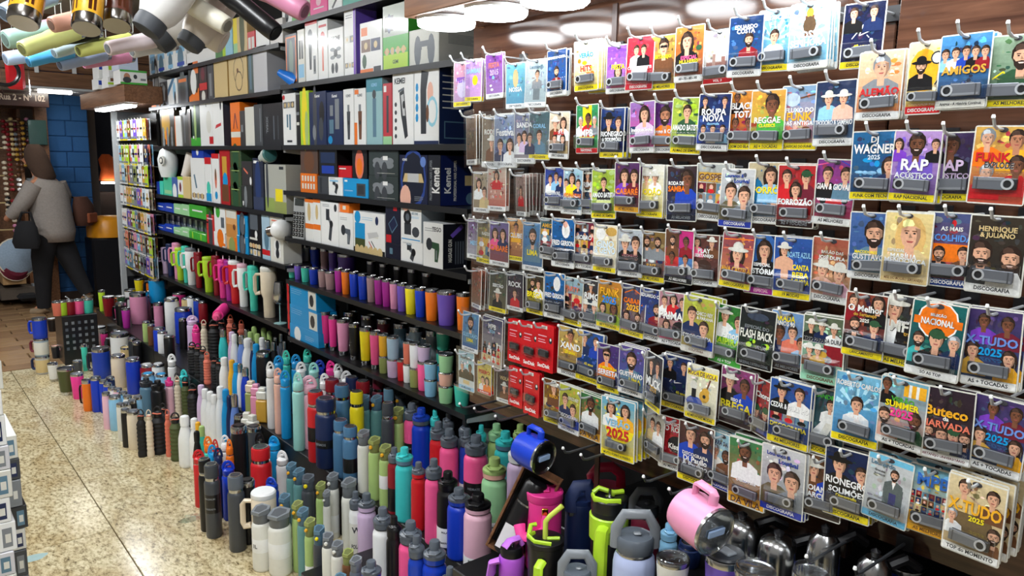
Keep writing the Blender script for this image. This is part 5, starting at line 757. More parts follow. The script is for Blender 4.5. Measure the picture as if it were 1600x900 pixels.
z1 = BX(z, 244, 249, 284, 'blue', 'narrow blue box at the end of far shelf'); BX(z, 249, 254, 283, 'turquoise', 'narrow mint box beside the blue one'); zg = BX(z, 255, 268, 277, (80,200,160), 'mint green box below the helmet headset', [R_(.1, .1, .9, .3, 'palegreen')]); BX(z, 268, 276, 277, (70,100,170), 'blue earphone box with white picture', [E_(.5, .25, .4, .5, 'white')]); BX(z, 277, 285, 276, 'white', 'white lime edged small box', [R_(0, 0, 1, .15, 'lime'), R_(0, .85, 1, 1, 'lime'), E_(.5, .5, .2, .3, 'maroon')]); BX(z, 285, 296, 276, (226,200,140), 'plain tan box on the fourth far shelf')
z1 = BX(z, 297, 318, 247, 'white', 'white power bank box', [L_(lambda F: F.poly([(F.W*.2, F.H*.6), (F.W*.3, F.H*.62), (F.W*.45, F.H*.3), (F.W*.35, F.H*.28)], 'slate')), L_(m_pics, .06, .16, ('brown','grey','brown'))]); BX(z, 299, 317, 231, 'blue', 'small blue box on the white power bank box', [E_(.5, .6, .1, .1, 'white')], base=z1, D=.08); BX(z, 319, 329, 246, 'white', 'slim white thermometer box with teal base', [R_(0, .85, 1, 1, 'red'), E_(.5, .3, .3, .4, 'turquoise'), R_(.1, .02, .9, .2, 'cyan')]); BX(z, 330, 341, 240, 'white', 'slim white thermometer box with red corner', [m_thermo, R_(0, .9, 1, 1, 'red')]); BX(z, 342, 358, 231, (180,30,36), 'tall red box with golden window', [R_(.25, .5, .7, .85, 'gold'), E_(.5, .42, .25, .3, 'cyan'), R_(.15, .06, .8, .36, 'brown')], D=.12)
zz = z
for i, y in enumerate((291, 262, 232)): zz = BX(z, 359, 376, y, (60,84,60), ('lower', 'middle', 'upper')[i]+' of three clear green boxes', [m_clear], base=zz if i else z, D=.09)
z1 = BX(z, 377, 393, 290, (52,54,54), 'lower black box with white parts', [E_(.4, .5, .15, .4, 'grey'), R_(.1, .1, .2, .3, 'white')], D=.1); BX(z, 377, 393, 252, (56,54,56), 'upper black box with diagonal tool', [L_(lambda F: F.line(.2, .7, .6, .5, .08, 'salmon')), E_(.85, .2, .1, .15, 'white')], base=z1, D=.1); BX(z, 394, 410, 247, (40,46,66), 'dark navy box with small lettering', [R_(.1, .9, .6, .95, 'white'), E_(.5, .5, .3, .9, (40,60,110)), R_(0, 0, 1, .25, (56,66,96))]); ztop = BX(z, 413, 446, 257, (176,178,170), 'grey box with lime and yellow base', [R_(.45, 0, 1, .24, 'olive'), R_(.0, 0, .45, .3, (150,170,90)), R_(.5, .24, .84, .5, 'yellow'), E_(.12, .6, .06, .5, 'charcoal'), R_(.7, .9, .9, .96, 'dark')])
z = ZC['c5']
for i, (x0, x1, c, d) in enumerate(((244, 257, 'blue', 'blue foil pouch'), (257, 271, 'blue', 'blue foil pouch'), (271, 283, 'palegreen', 'white and green pouch'), (283, 295, 'palegreen', 'white and green pouch'))): BX(z, x0, x1, 351 if i < 2 else 356, c, d+' in the lower pouch row', [R_(.2, .5, .8, .62, 'white')], D=.05, ch=.004)
for i, (x0, x1) in enumerate(((295, 308), (308, 321))): BX(z, x0, x1, 361+i*4, 'green', 'shiny green pouch in the lower pouch row', [R_(.4, .1, .5, .9, 'lime')], D=.05, ch=.004)
zp = onX(300, 343, XS).z
for i, (x0, x1, c, d) in enumerate(((244, 257, 'blue', 'blue foil pouch'), (257, 271, 'blue', 'blue foil pouch'), (271, 283, 'palegreen', 'white and green pouch'), (283, 295, 'palegreen', 'white and green pouch'), (295, 321, 'green', 'wide shiny green pouch'))): BX(z, x0, x1, 317+i*.8, c, d+' in the upper pouch row', [R_(.2, .5, .8, .62, 'white')], D=.05, ch=.004, base=zp+.012)
for i in range(9): BX(z, 246+9*i, 254.4+9*i, 327+2.2*i, (40,42,46), 'small black blister pack behind the pouches', [L_(lambda F: [F.ell(.3+.4*(q % 2), .15+.2*q, .22, .3, ('offwhite', 'grey', 'gray2')[q % 3]) for q in range(4)])], D=.02, dx=.075, ch=0)
g = thing('pouch_rail', (XS+.006, (onX(243, 340, XS).y+onX(322, 340, XS).y)/2, zp), 0, 'thin black ledge between the two pouch rows', 'ledge'); mb = MB(); l = (onX(243, 340, XS).y-onX(322, 340, XS).y)/2; mb.box(0, XBACK-XS-.01, -l, l, 0, .008, (24,24,26)); mb.build('ledge_board', 'plastic', g, smooth=False)
BX(z, 322, 333, 336, (206,50,50), 'red speaker box beside green pouches', [E_(.55, .45, .3, 1.0, 'charcoal'), R_(.1, .85, .9, .9, 'lightpink')]); z1 = BX(z, 334, 351, 363, 'white', 'white box with orange tools', [E_(.6, .6, .3, .3, 'orange'), R_(.4, .1, 1, .3, 'orange')], D=.1); BX(z, 334, 351, 323, 'white', 'white box with green leaf and black device', [E_(.35, .8, .2, .2, 'green'), R_(.6, .2, .9, .6, 'gray2')], base=z1, D=.1); BX(z, 352, 369, 324, (226,170,110), 'orange box with desert lamp photo', [R_(.05, .75, .95, .98, 'offwhite'), R_(.05, .3, .95, .6, (206,140,70)), R_(.5, 0, 1, .3, 'orange'), E_(.5, .1, .3, .3, 'olive'), E_(.75, .55, .12, .1, 'brown')], sidec='red')
z1 = BX(z, 370, 387, 369, 'cyan', 'lower turquoise speaker box', [m_speaker], dx=-.006); BX(z, 370, 386, 337, 'cyan', 'upper turquoise speaker box', [m_speaker], base=z1, dx=-.006); BX(z, 387, 407, 331, 'black', 'black toy car box with white icon band', [R_(.15, .6, .75, .95, 'gray2'), E_(.6, .5, .1, .12, 'white'), R_(.1, .37, .7, .42, 'offwhite'), L_(m_pics, .2, .28, ('white','orange','white','white')), L_(m_pics, .02, .16, ('slate','white','grey'))]); BX(z, 408, 420, 334, (170,200,220), 'blue grey box with red stripe', [R_(0, .1, 1, .22, 'red'), E_(.6, .45, .3, .6, 'slate')]); BX(z, 421, 441, 334, 'offwhite', 'tall white box behind the bulb, with two device icons', [R_(.3, .28, .8, .44, 'white'), E_(.55, .36, .14, .16, 'dark'), R_(.3, .12, .8, .26, 'white'), E_(.55, .19, .14, .16, 'dark'), R_(.15, .84, .9, .87, 'salmon')])
# lamp bulb, bulb camera, calculator, lantern, headset, blue cone
def placed(name, px, py, X, rot, label, cat): o = thing(name, onX(px, py, X), rot, label, cat, px=px); o.scale = (1.24,)*3; return o
b = placed('light_bulb', 428, 361, XS-.025, (0, math.radians(80), -PI/2+.5), 'large white bulb lying against the white box', 'bulb')
mb = MB(); mb.lathe([(0.0, .085), (.022, .083), (.04, .07), (.047, .048), (.043, .022), (.028, .002)][::-1], 'white', 20); mb.build('globe', 'plastic', b); mb = MB(); mb.lathe([(.012, -.03), (.024, -.026), (.026, .001)], (150,140,134), 16); mb.build('base', 'steel', b)
b = placed('bulb_camera', 417, 249, XS+.03, (0, math.radians(78), -PI/2), 'grey white bulb camera lying on the grey box', 'camera'); b.location.z = ztop+.045
mb = MB(); mb.lathe([(.018, -.055), (.022, -.05), (.022, -.02), (.033, .0), (.036, .035)], (196,206,200), 20); mb.build('housing', 'plastic', b); mb = MB(); mb.lathe([(.035, .0355), (.03, .046), (.012, .05), (.0, .05)], (60,110,110), 20); mb.build('lens_ring', 'plastic', b)
P = onX(462, 337, XS-.005); c = thing('desk_calculator', (XS+.004, P.y, ZB['b5']), (math.radians(-4), math.radians(1), -PI/2+.25), 'grey desk calculator with dark keys standing on the shelf', 'calculator', px=462)
cw, chh = .098, onX(462, 303, XS).z-ZB['b5']; mb = MB(); mb.box(-cw/2, cw/2, 0, .02, 0, chh, (170,174,176), ch=.003); mb.build('body', 'plastic', c, smooth=False)
mb = MB(); mb.box(-cw*.36, cw*.36, -.0025, -.0002, chh*.74, chh*.9, (54,60,58), ch=.001); mb.build('display', 'plastic', c, smooth=False)
mb = MB(); mb.box(-.0062, .0062, -.004, 0, -.0075, .0075, (26,27,30), ch=.0012); f = front(mb, -.0062, -.004, -.0075, .0124, .015, d=.0001); f.rect(.35, .4, .65, .62, 'white'); key = mb.mesh('key', 'plastic', False)
for i in range(4):
    for j in range(6): k = link('key', key, c, ((-.375+.25*i)*cw*.95, -.0002, chh*(.1+.095*j))); k.scale = (1.25, 1, .95 if j == 5 else 1.25)
h = placed('headphones', 263, 262, XS+.03, -PI/2+.2, 'white headset shaped like a helmet with round ear cup', 'headphones'); h.location.z = zg
mb = MB(); mb.rings([((0, 0, 0), .05, .04), ((0, 0, .05), .07, .05), ((0, 0, .11), .074, .055), ((0, 0, .16), .055, .04), ((0, 0, .18), .02, .02)], (226,230,230), 18); mb.build('shell', 'plastic', h)
R = Matrix.Rotation(PI/2, 4, 'X'); mb = MB(); mb.lathe([(.026, 0), (.03, .006), (.028, .014)], 'offwhite', 18, (.03, -.043, .1), xf=R); mb.lathe([(.02, .0145), (.02, .016)], 'dark', 18, (.03, -.043, .1), xf=R); mb.lathe([(.013, .0165), (.012, .018)], 'offwhite', 14, (.03, -.043, .1), xf=R); mb.build('ear_cup', 'plastic', h)
h = placed('dome_camera', 288, 266, XS+.03, (math.radians(-25), 0, -PI/2), 'beige cone shaped speaker with dark ring leaning on the far shelf', 'speaker'); h.location.z = onX(288, 277, XS).z+.002
mb = MB(); mb.lathe([(.022, 0), (.028, .04), (.042, .12), (.044, .135)], (216,208,200), 18); mb.build('cone', 'plastic', h); mb = MB(); mb.lathe([(.042, .1355), (.03, .14), (.0, .138)], 'dark', 18); mb.build('ring', 'plastic', h)
h = placed('blue_funnel', 436, 113, XS-.03, (0, math.radians(115), -PI/2+.7), 'translucent blue cup lying on its side beside the grey carton', 'cup')
mb = MB(); mb.lathe([(.014, 0), (.034, .09), (.036, .094), (.033, .094), (.012, .004)], (30,120,220), 20); mb.build('cup_wall', 'plastic', h)
# boxes above the far canopy, printed ends towards the viewer
zc = ZCN+.1265
def NB(px0, px1, yt, col, desc, fn, Y, D=.2, base=None):
    a, b = onY(px0, yt, Y), onY(px1, yt, Y); W = b.x-a.x; z0 = (base or zc)+.001; H = max(.03, a.z-z0); mb = MB(); mb.box(-W/2, W/2, 0, D, 0, H, col, ch=.002); F = front(mb, -W/2, 0, 0, W, H, d=.0001)
    for q in fn: q(F)
    o = mb.build('retail_box', 'print', None, ((a.x+b.x)/2, Y, z0), (0, 0, 0), smooth=False); tag(o, desc, 'box', 'boxes above the far canopy', px=(px0+px1)/2); return z0+H
z1 = NB(187, 229, 108, 'white', 'green and white webcam box on the far canopy', [R_(0, .0, 1, .14, 'green'), R_(0, .86, 1, 1, 'green'), E_(.25, .5, .12, .16, 'skin2'), E_(.25, .3, .16, .12, 'dark'), E_(.56, .55, .07, .09, 'dark'), R_(.75, .3, .95, .45, 'grey')], YCN+.01)
NB(183, 214, 72, (206,216,236), 'pale blue box with round emblem above the webcam box', [E_(.45, .5, .24, .28, 'periwinkle'), R_(.1, .1, .6, .16, 'ice')], YCN+.04, base=z1)
zs = zc
for i in range(2): zs = NB(152, 168, 122-34*i, 'white', ('lower', 'upper')[i]+' white and blue box at the far canopy end', [R_(.1, .4, .5, .8, 'blue'), R_(.5, .1, .9, .3, 'lime')], YCN+.7, base=zs)
zs = zc
for i in range(2): zs = NB(168, 182, 120-36*i, 'white', ('lower', 'upper')[i]+' white box with lime bands on the far canopy', [R_(0, .3, 1, .5, 'lime'), R_(.3, .6, .7, .9, 'brown')], YCN+.45, base=zs)
# ================================================================ bottles, cups and mugs
KPH = dict(sport='sports bottle', flip='flip-top bottle', wide='wide-lid thermos', swell='cola-shaped bottle', straw='straw-lid bottle', thermo='slim thermos', tumbler='tumbler', mug='handled mug', quencher='handled tumbler', ribbed='ribbed bottle', square='square-shouldered flask', cup='stacking cup')
def lath(name, prof, col, mat, parent, seg=20, **k): mb = MB(); mb.lathe(prof, col, seg, **k); return mb.build(name, mat, parent)
def arc(cx, cz, rx, rz, a0, a1, n, y=0): return [(cx+rx*math.cos(a0+(a1-a0)*k/n), y, cz+rz*math.sin(a0+(a1-a0)*k/n)) for k in range(n+1)]
def mk(kind, root, r, H, col, cap=None, band=None, lab=None, btn=None, seg=20, steel_top=False, lid=None, base=None, strawc=None, handle=None, nostraw=False):
    P = root
    if kind == 'sport':
        cap = cap or 'gray2'; band = band or cap
        lath('body', [(r*.9, 0), (r*.98, .004), (r, .012), (r, H*.70), (r*.95, H*.735), (r*.80, H*.76), (r*.80, H*.775)], col, 'powder_coat', P, seg)
        lath('collar', [(r*.83, H*.775, 'black'), (r*.83, H*.785), (r*.9, H*.788), (r*.92, H*.84)], band, 'plastic', P, seg)
        c = lath('cap', [(r*.93, H*.8405), (r*.95, H*.85), (r*.93, H*.875), (r*.7, H*.90), (r*.46, H*.915), (r*.44, H*.985), (r*.38, H), (0, H)], cap, 'plastic', P, seg)
        mb = MB(); z = H*.91; mb.tube([(-r*.42, -r*.2, z+.004), (-r*.6, -r*.5, z+.003), (-r*.3, -r*.98, z), (r*.3, -r*.98, z), (r*.6, -r*.5, z+.003), (r*.42, -r*.2, z+.004)], r*.09, cap, 6); mb.build('carry_loop', 'plastic', c)
    elif kind == 'flip':
        cap = cap or 'gray2'
        lath('body', [(r*.9, 0), (r*.98, .004), (r, .012), (r, H*.68), (r*.93, H*.715), (r*.84, H*.73)], col, 'powder_coat', P, seg)
        lath('neck', [(r*.82, H*.73), (r*.84, H*.735), (r*.84, H*.86), (r*.8, H*.865)], tuple(int(q*.8) for q in PAL[cap]), 'plastic', P, seg)
        mb = MB(); a, b = r*.95, r*.78; z0, z1 = H*.866, H*.915; sl = H*.03
        pts = [(-a*.55, -b*1.15), (a*.55, -b*1.15), (a*.95, b*.3), (a*.6, b), (-a*.6, b), (-a*.95, b*.3)]
        zz = lambda y: z1+sl*((y+b)/(2*b)); n = 6
        mb.add([(x, y, z0) for x, y in pts]+[(x, y, zz(y)) for x, y in pts]+[(x*.72, y*.72, zz(y)-.0005) for x, y in pts]+[(x*.7, y*.7, zz(y)-.0015) for x, y in pts], [tuple(range(6))[::-1]]+[(k, (k+1) % n, n+(k+1) % n, n+k) for k in range(n)]+[(n+k, n+(k+1) % n, 2*n+(k+1) % n, 2*n+k) for k in range(n)]+[(2*n+k, 2*n+(k+1) % n, 3*n+(k+1) % n, 3*n+k) for k in range(n)], cap)
        mb.add([(x*.7, y*.7, zz(y)-.0015) for x, y in pts], [tuple(range(6))], tuple(int(q*.7) for q in PAL[cap])); l = mb.build('lid', 'plastic', P, smooth=False)
        if btn: R = Matrix.Rotation(PI/2, 4, 'X'); lath('button', [(r*.3, 0), (r*.3, .004), (r*.22, .007)], btn, 'plastic', l, 14, o=(0, -r*.84, H*.82), xf=R)
    elif kind == 'wide':
        cap = cap or col
        lath('body', [(r*.92, 0), (r, .006), (r, H*.735), (r*.93, H*.765), (r*.82, H*.78)], col, 'powder_coat', P, seg)
        lath('band', [(r*.83, H*.78), (r*.85, H*.783), (r*.85, H*.82), (r*.83, H*.822)], 'steel', 'steel', P, seg)
        l = lath('lid', [(r*.84, H*.823), (r*.9, H*.828), (r*.9, H*.965), (r*.84, H*.985), (r*.7, H*.992)], cap, 'plastic', P, seg)
        lath('lid_ring', [(r*.74, H*.9925), (r*.73, H), (r*.6, H), (r*.6, H*.994)], 'steel', 'steel', l, seg); lath('lid_disc', [(r*.58, H*.9925), (r*.56, H*.996)], 'dark', 'plastic', l, seg)
    elif kind == 'swell':
        cap = cap or col; sc = 'steel' if cap == 'steel' else 'powder_coat'
        lath('body', [(r*.86, 0), (r*.97, .006), (r, .02), (r*.99, H*.45), (r*.93, H*.58), (r*.74, H*.70), (r*.56, H*.78), (r*.53, H*.80)], col, 'powder_coat', P, seg)
        lath('cap', [(r*.55, H*.801), (r*.62, H*.805), (r*.64, H*.95), (r*.55, H*.985), (r*.3, H), (0, H)], cap, sc, P, seg)
    elif kind == 'straw':
        cap = cap or col
        lath('body', [(r*.9, 0), (r, .006), (r*.98, H*.3), (r*.96, H*.6), (r, H*.73), (r*.9, H*.755), (r*.8, H*.76)], col, 'powder_coat', P, seg)
        lath('neck_ring', [(r*.78, H*.76), (r*.8, H*.763), (r*.8, H*.775), (r*.78, H*.778)], 'steel', 'steel', P, seg)
        c = lath('lid', [(r*.85, H*.778), (r*.88, H*.782), (r*.88, H*.86), (r*.6, H*.885), (.0, H*.89)], cap, 'plastic', P, seg)
        mb = MB(); mb.tube([(x, 0, zq) for x, _, zq in arc(0, H*.865, r*.8, H*.125, PI, 0, 10)], r*.16, cap, 8, flat=1.6); mb.build('loop_handle', 'plastic', c)
        mb = MB(); mb.tube([(-r*.3, 0, H*.88), (-r*.2, -r*.1, H*.93), (r*.4, -r*.2, H*.95)], r*.18, cap, 8); mb.build('spout', 'plastic', c)
    elif kind == 'thermo':
        lath('body', [(r*.93, 0), (r, .005), (r, H*.84), (r*.94, H*.865), (r*.94, H*.90)], col, 'powder_coat', P, seg)
        l = lath('rim', [(r*.95, H*.90), (r*.97, H*.905), (r*.97, H*.96), (r*.9, H*.985), (r*.75, H*.985), (r*.72, H*.97)], 'steel', 'steel', P, seg); lath('lid', [(r*.7, H*.965), (r*.6, H), (0, H)], cap or 'gray2', 'plastic', l, seg)
    elif kind == 'ribbed':
        prof = [(r*.9, 0), (r, .006)]
        for k in range(7): t = .1+.085*k; prof += [(r, H*t), (r*.9, H*(t+.03)), (r*.9, H*(t+.05)), (r, H*(t+.08))]
        prof += [(r*.7, H*.76), (r*.55, H*.79)]; lath('body', prof, col, 'rubber', P, seg)
        c = lath('cap', [(r*.6, H*.791), (r*.68, H*.80), (r*.68, H*.88), (r*.45, H*.9), (0, H*.9)], cap or 'black', 'plastic', P, seg)
        mb = MB(); mb.tube(arc(0, H*.9, r*.62, H*.1, PI, 0, 8), r*.14, cap or 'black', 6); mb.tube([(-r*.6, -r*.25, H*.86), (-r*.2, -r*.75, H*.89), (r*.4, -r*.6, H*.88), (r*.65, -r*.1, H*.87)], r*.1, band or 'salmon', 6); mb.build('carry_loop', 'rubber', c)
    elif kind == 'square':
        mb = MB(); mb.box(-r, r, -r*.8, r*.8, 0, H*.66, col, ch=r*.25); mb.build('body', 'powder_coat', P); mb = MB(); mb.box(-r*.9, r*.9, -r*.74, r*.74, H*.665, H*.9, cap or 'cream', ch=r*.2); c = mb.build('lid', 'plastic', P); mb = MB(); mb.box(-r*.6, r*.6, -r*.5, r*.5, H*.9005, H, cap or 'cream', ch=r*.12); mb.build('spout_cover', 'plastic', c)
    elif kind in ('tumbler', 'cup'):
        b = .74 if kind == 'tumbler' else .82; z0 = H*.12 if base else 0
        if base: lath('base_sleeve', [(r*b*.9, 0), (r*b*.96, .003), (r*(b+.02), H*.119)], 'steel', 'steel', P, seg)
        lath('body', [(r*b, z0), (r*(b+.04), z0+.004), (r*.985, H*.9), (r*.97, H*.905)], col, 'powder_coat', P, seg)
        rm = lath('rim', [(r*.98, H*.906), (r, H*.98), (r*.97, H), (r*.92, H*.99), (r*.9, H*.93)], 'steel', 'steel', P, seg)
        if lid != 'none': lath('lid', [(r*.9, H*.94), (r*.91, H*.965), (r*.82, H*.975), (r*.8, H*.955), (0, H*.955)], lid or 'dark', 'plastic', P, seg)
        if strawc: mb = MB(); mb.tube([(0, 0, H*.95), (-r*.1, 0, H*1.1), (-r*.7, -r*.3, H*1.3)], .004, strawc, 8); mb.build('drinking_straw', 'plastic', P)
    elif kind == 'mug':
        lath('body', [(r*.9, 0), (r*.96, .005), (r, H*.3), (r, H*.88), (r*.97, H*.885)], col, 'powder_coat', P, seg)
        lath('rim', [(r*.98, H*.886), (r, H*.97), (r*.97, H), (r*.9, H*.99), (r*.9, H*.93)], 'steel', 'steel', P, seg); lath('lid', [(r*.89, H*.94), (r*.89, H*.97), (r*.3, H*.985), (0, H*.985)], lid or 'dark', 'plastic', P, seg)
        mb = MB(); hc = handle or col; mb.tube([(-r*.9, 0, H*.8), (-r*1.45, 0, H*.8), (-r*1.6, 0, H*.7), (-r*1.6, 0, H*.35), (-r*1.45, 0, H*.24), (-r*.9, 0, H*.24)], r*.16, hc, 8, flat=1.3); mb.build('handle', 'plastic', P)
    elif kind == 'quencher':
        lath('body', [(r*.66, 0), (r*.7, .004), (r*.74, H*.36), (r*.94, H*.44), (r, H*.5), (r, H*.86), (r*.98, H*.865)], col, 'powder_coat', P, seg)
        l = lath('lid', [(r*.98, H*.866), (r*1.01, H*.875), (r*1.01, H*.93), (r*.9, H*.95), (.0, H*.955)], lid or col, 'plastic', P, seg)
        mb = MB(); hc = handle or col; mb.tube([(-r*.9, 0, H*.8), (-r*1.55, 0, H*.8), (-r*1.75, 0, H*.75), (-r*1.75, 0, H*.5), (-r*1.62, 0, H*.44), (-r*1.1, 0, H*.46)], r*.19, hc, 8, flat=1.4); mb.build('handle', 'plastic', P)
        if not nostraw: mb = MB(); mb.tube([(r*.2, 0, H*.95), (r*.2, 0, H*1.05)], .0045, 'white', 8); mb.build('drinking_straw', 'plastic', P)
    if lab:
        k = {'tumbler': .9, 'cup': .9}.get(kind, 1.0); c, z0, z1 = lab[:3]
        lath('label', [(r*1.006*k, H*z0), (r*1.008*k, H*z0+.0004), (r*1.008*k, H*z1), (r*1.006*k, H*z1+.0004)], c, 'print', P, seg)
        if len(lab) > 3:
            R0 = r*1.012*k; mb = MB(); W = r*1.7; hh = H*(z1-z0)
            F = Face(mb, lambda u, v, l: ((R0+.0001*l)*math.sin((u-W/2)/R0), -(R0+.0001*l)*math.cos((u-W/2)/R0), H*z0+v), W, hh)
            for i, t in enumerate(lab[3]): F.text(t, .5, .8-.55*i/max(1, len(lab[3])-1) if len(lab[3]) > 1 else .5, lab[5] if len(lab) > 5 else .12, lab[4], maxw=.9)
            mb.build('lettering', 'print', P, smooth=False)
HDEF = dict(sport=.312, flip=.302, wide=.325, swell=.275, straw=.325, thermo=.205, tumbler=.15, mug=.18, quencher=.26, ribbed=.26, square=.26, cup=.09)
BOT = []; FR = math.radians(-39.8)
def tier_at(x, y):
    for x0, x1, z, y0, y1 in TIERS:
        if x0 <= x < x1 and y0 <= y < y1: return z
    return 0.0
def stand(px, py, H):
    best = None
    for z in [0.0]+[t[2] for t in TIERS]:
        P = onZ(px, py, z+H)
        if abs(tier_at(P.x, P.y)-z) < 1e-6 and P.x < XBACK-.04 and (P.y < YRK-.05 or P.x < 1.4): return (Vector((P.x, P.y, z)), H)
    for x0, x1, z, y0, y1 in TIERS+[(-9, 1.42, 0, 2.4, 99)]:      # between two steps: settle at a step's edge, on the same line of sight
        for xe in (x0+.03, x1-.035):
            P = onX(px, py, xe)
            if xe > 0 and y0 <= P.y < y1 and P.z > z+.08:
                d = abs(P.z-z-H)+(.3 if not .7 < (P.z-z)/H < 1.3 else 0)
                if best is None or d < best[0]: best = (d, Vector((P.x, P.y, z)), P.z-z)
    if best is None: P = onX(px, py, 1.38); zb = tier_at(P.x, P.y); return (Vector((P.x, P.y, zb)), min(max(P.z-zb, H*.7), H*1.4))
    return (best[1], min(max(best[2], H*.7), H*1.3))
def Bo(kind, px, py, wpx, col, H=None, rot=None, desc=None, z=None, grp='bottles standing along the wall', **k):
    H = H or HDEF[kind]
    P, H = stand(px, py, H) if z is None else (Vector((*onZ(px, py, z+H)[:2], z)), H)
    r = wpx*depth(P+Vector((0, 0, H*.6)))/FPX/2
    BOT.append([kind, P, r, H, col, rot, desc, grp, k, px])
def flush():
    src = [a[1].copy() for a in BOT]
    for it in range(24):           # ease neighbours apart so that none interpenetrate
        for i in range(len(BOT)):
            for j in range(i+1, len(BOT)):
                a, b = BOT[i], BOT[j]
                if abs(a[1].z-b[1].z) > .2 or a[7] == 'fixed' or b[7] == 'fixed': continue
                dx, dy = b[1].x-a[1].x, b[1].y-a[1].y; d = math.hypot(dx, dy); m = a[2]+b[2]+.0015
                if d < m:
                    if d < 1e-4: dx, dy, d = .01, .01, .014
                    s = (m-d)/d*.5; a[1].x -= dx*s; a[1].y -= dy*s; b[1].x += dx*s; b[1].y += dy*s
        for a in BOT:
            if a[7] != 'fixed': a[1].x = min(a[1].x, XBACK-a[2]-.006)
    for i, a in enumerate(BOT):      # keep near the place seen, slimming a little where crowded
        if a[7] == 'fixed': continue
        d = a[1]-src[i]; d.z = 0
        if d.length > .03: a[1].x = src[i].x+d.x*.03/d.length; a[1].y = src[i].y+d.y*.03/d.length
    for i in range(len(BOT)):
        for j in range(i+1, len(BOT)):
            a, b = BOT[i], BOT[j]
            if abs(a[1].z-b[1].z) > .2 or a[7] == 'fixed' or b[7] == 'fixed': continue
            d = math.hypot(b[1].x-a[1].x, b[1].y-a[1].y); m = a[2]+b[2]+.001
            if d < m: s = max(.92, d/m); a[2] *= s; b[2] *= s
    for a, sx in zip(BOT, src):
        if a[7] == 'fixed': continue
        if a[1].y < YRK:
            if sx.x < 1.42: a[1].x = min(a[1].x, 1.418-a[2])
            else: a[1].x = max(a[1].x, 1.42+a[2]*.6)
        a[1].z = sx.z
    for kind, P, r, H, col, rot, desc, grp, k, px in BOT:
        cn = {'slate':'slate blue','bluegrey':'steel blue','dustyteal':'dusty teal','lightpink':'light pink','hotpink':'hot pink','palegreen':'pale green','offwhite':'off-white','gray2':'dark grey','royal':'royal blue','darkred':'dark red'}.get(col, col) if isinstance(col, str) else 'patterned'
        ex = ''
        if k.get('lab') and not desc: ex = ' with '+{'black':'black','white':'white','offwhite':'white'}.get(k['lab'][0], 'printed')+' label'
        if k.get('cap') and kind in ('swell', 'sport', 'straw') and k['cap'] != col and not desc: ex += (' and ' if ex else ' with ')+{'gray2':'dark grey','palegreen':'pale green'}.get(k['cap'], k['cap'])+' cap'
        if k.get('btn') and not desc: ex += (' and ' if ex else ' with ')+k['btn']+' button'
        lab = desc or (cn+' '+KPH[kind]+ex+' in bottle rows')
        o = thing(KPH[kind].replace(' ', '_').replace('-', '_'), P, rot if rot is not None else FR-.15+random.uniform(-.4, .4), lab, {'sport':'bottle','flip':'bottle','wide':'thermos','swell':'bottle','straw':'bottle','thermo':'thermos','mug':'mug','tumbler':'tumbler','quencher':'tumbler','ribbed':'bottle','square':'flask','cup':'cup'}[kind], grp if grp != 'fixed' else 'cups on the shelves', px=px)
        mk(kind, o, r, H, col, seg=22 if px > 450 else 16, **k)
    BOT.clear()
BL = ('black', .1, .45, ['HIDRATE', 'GARRAFA', 'INOX'], 'grey', .08); WL = ('white', .05, .3, ['POLAR', 'GARRAFA'], 'dark', .1); WL2 = ('white', .02, .2, ['1L'], 'dark', .2)
S = lambda *a, **k: Bo('sport', *a, **k)
S(643, 630, 25, 'pink', lab=BL); S(662, 638, 30, 'royal', cap='blue', band='gray2'); S(676, 640, 16, 'teal', cap='teal'); S(685, 659, 27, 'red'); S(701, 645, 20, 'gray2'); S(727, 656, 22, 'charcoal'); S(702, 670, 30, 'pink'); S(730, 670, 24, 'blue', lab=WL); S(744, 680, 38, 'pink', lab=BL, H=.32)
S(752, 664, 18, 'teal', cap='teal'); S(762, 640, 28, 'white'); S(776, 662, 28, 'sage', cap='palegreen'); S(790, 674, 34, 'teal', cap='teal', band='slate'); S(773, 715, 40, 'palegreen', cap='sage', band='peach', lab=WL, H=.32); S(813, 663, 24, 'palegreen', cap='sage', band='peach'); S(813, 692, 40, 'lilac', cap='white', H=.32)
S(654, 722, 23, 'red', band='red'); S(676, 720, 28, 'pink'); S(696, 737, 34, 'black', cap='black', lab=WL); S(715, 761, 36, 'royal', band='blue', H=.32); S(747, 771, 44, 'lightpink', cap='black', band='lightpink', lab=('white', .02, .22, ['POLAR', '1 LITRO'], 'dark', .16), H=.33)
S(632, 699, 29, 'teal', cap='teal', band='slate'); S(616, 699, 21, 'darkred', lab=('black', .05, .4)); S(558, 768, 21, 'white', lab=('offwhite', .2, .6, ['W', 'POLAR'], 'dark', .2)); S(579, 768, 29, 'lilac', cap='gray2', band='lilac'); S(598, 793, 32, 'white', lab=WL); S(620, 808, 25, 'black', cap='black'); S(637, 813, 37, 'pink'); S(656, 838, 27, 'blue'); S(674, 843, 38, 'royal', cap='gray2', band='blue'); S(580, 876, 34, 'royal', band='blue'); S(703, 886, 26, 'gray2')
Fl = lambda px, py, w, col, cap, btn, **k: Bo('flip', px, py, w, col, cap=cap, btn=btn, rot=k.pop('rot', -1.05+random.uniform(-.25, .25)), **k)
G1 = 'slate'
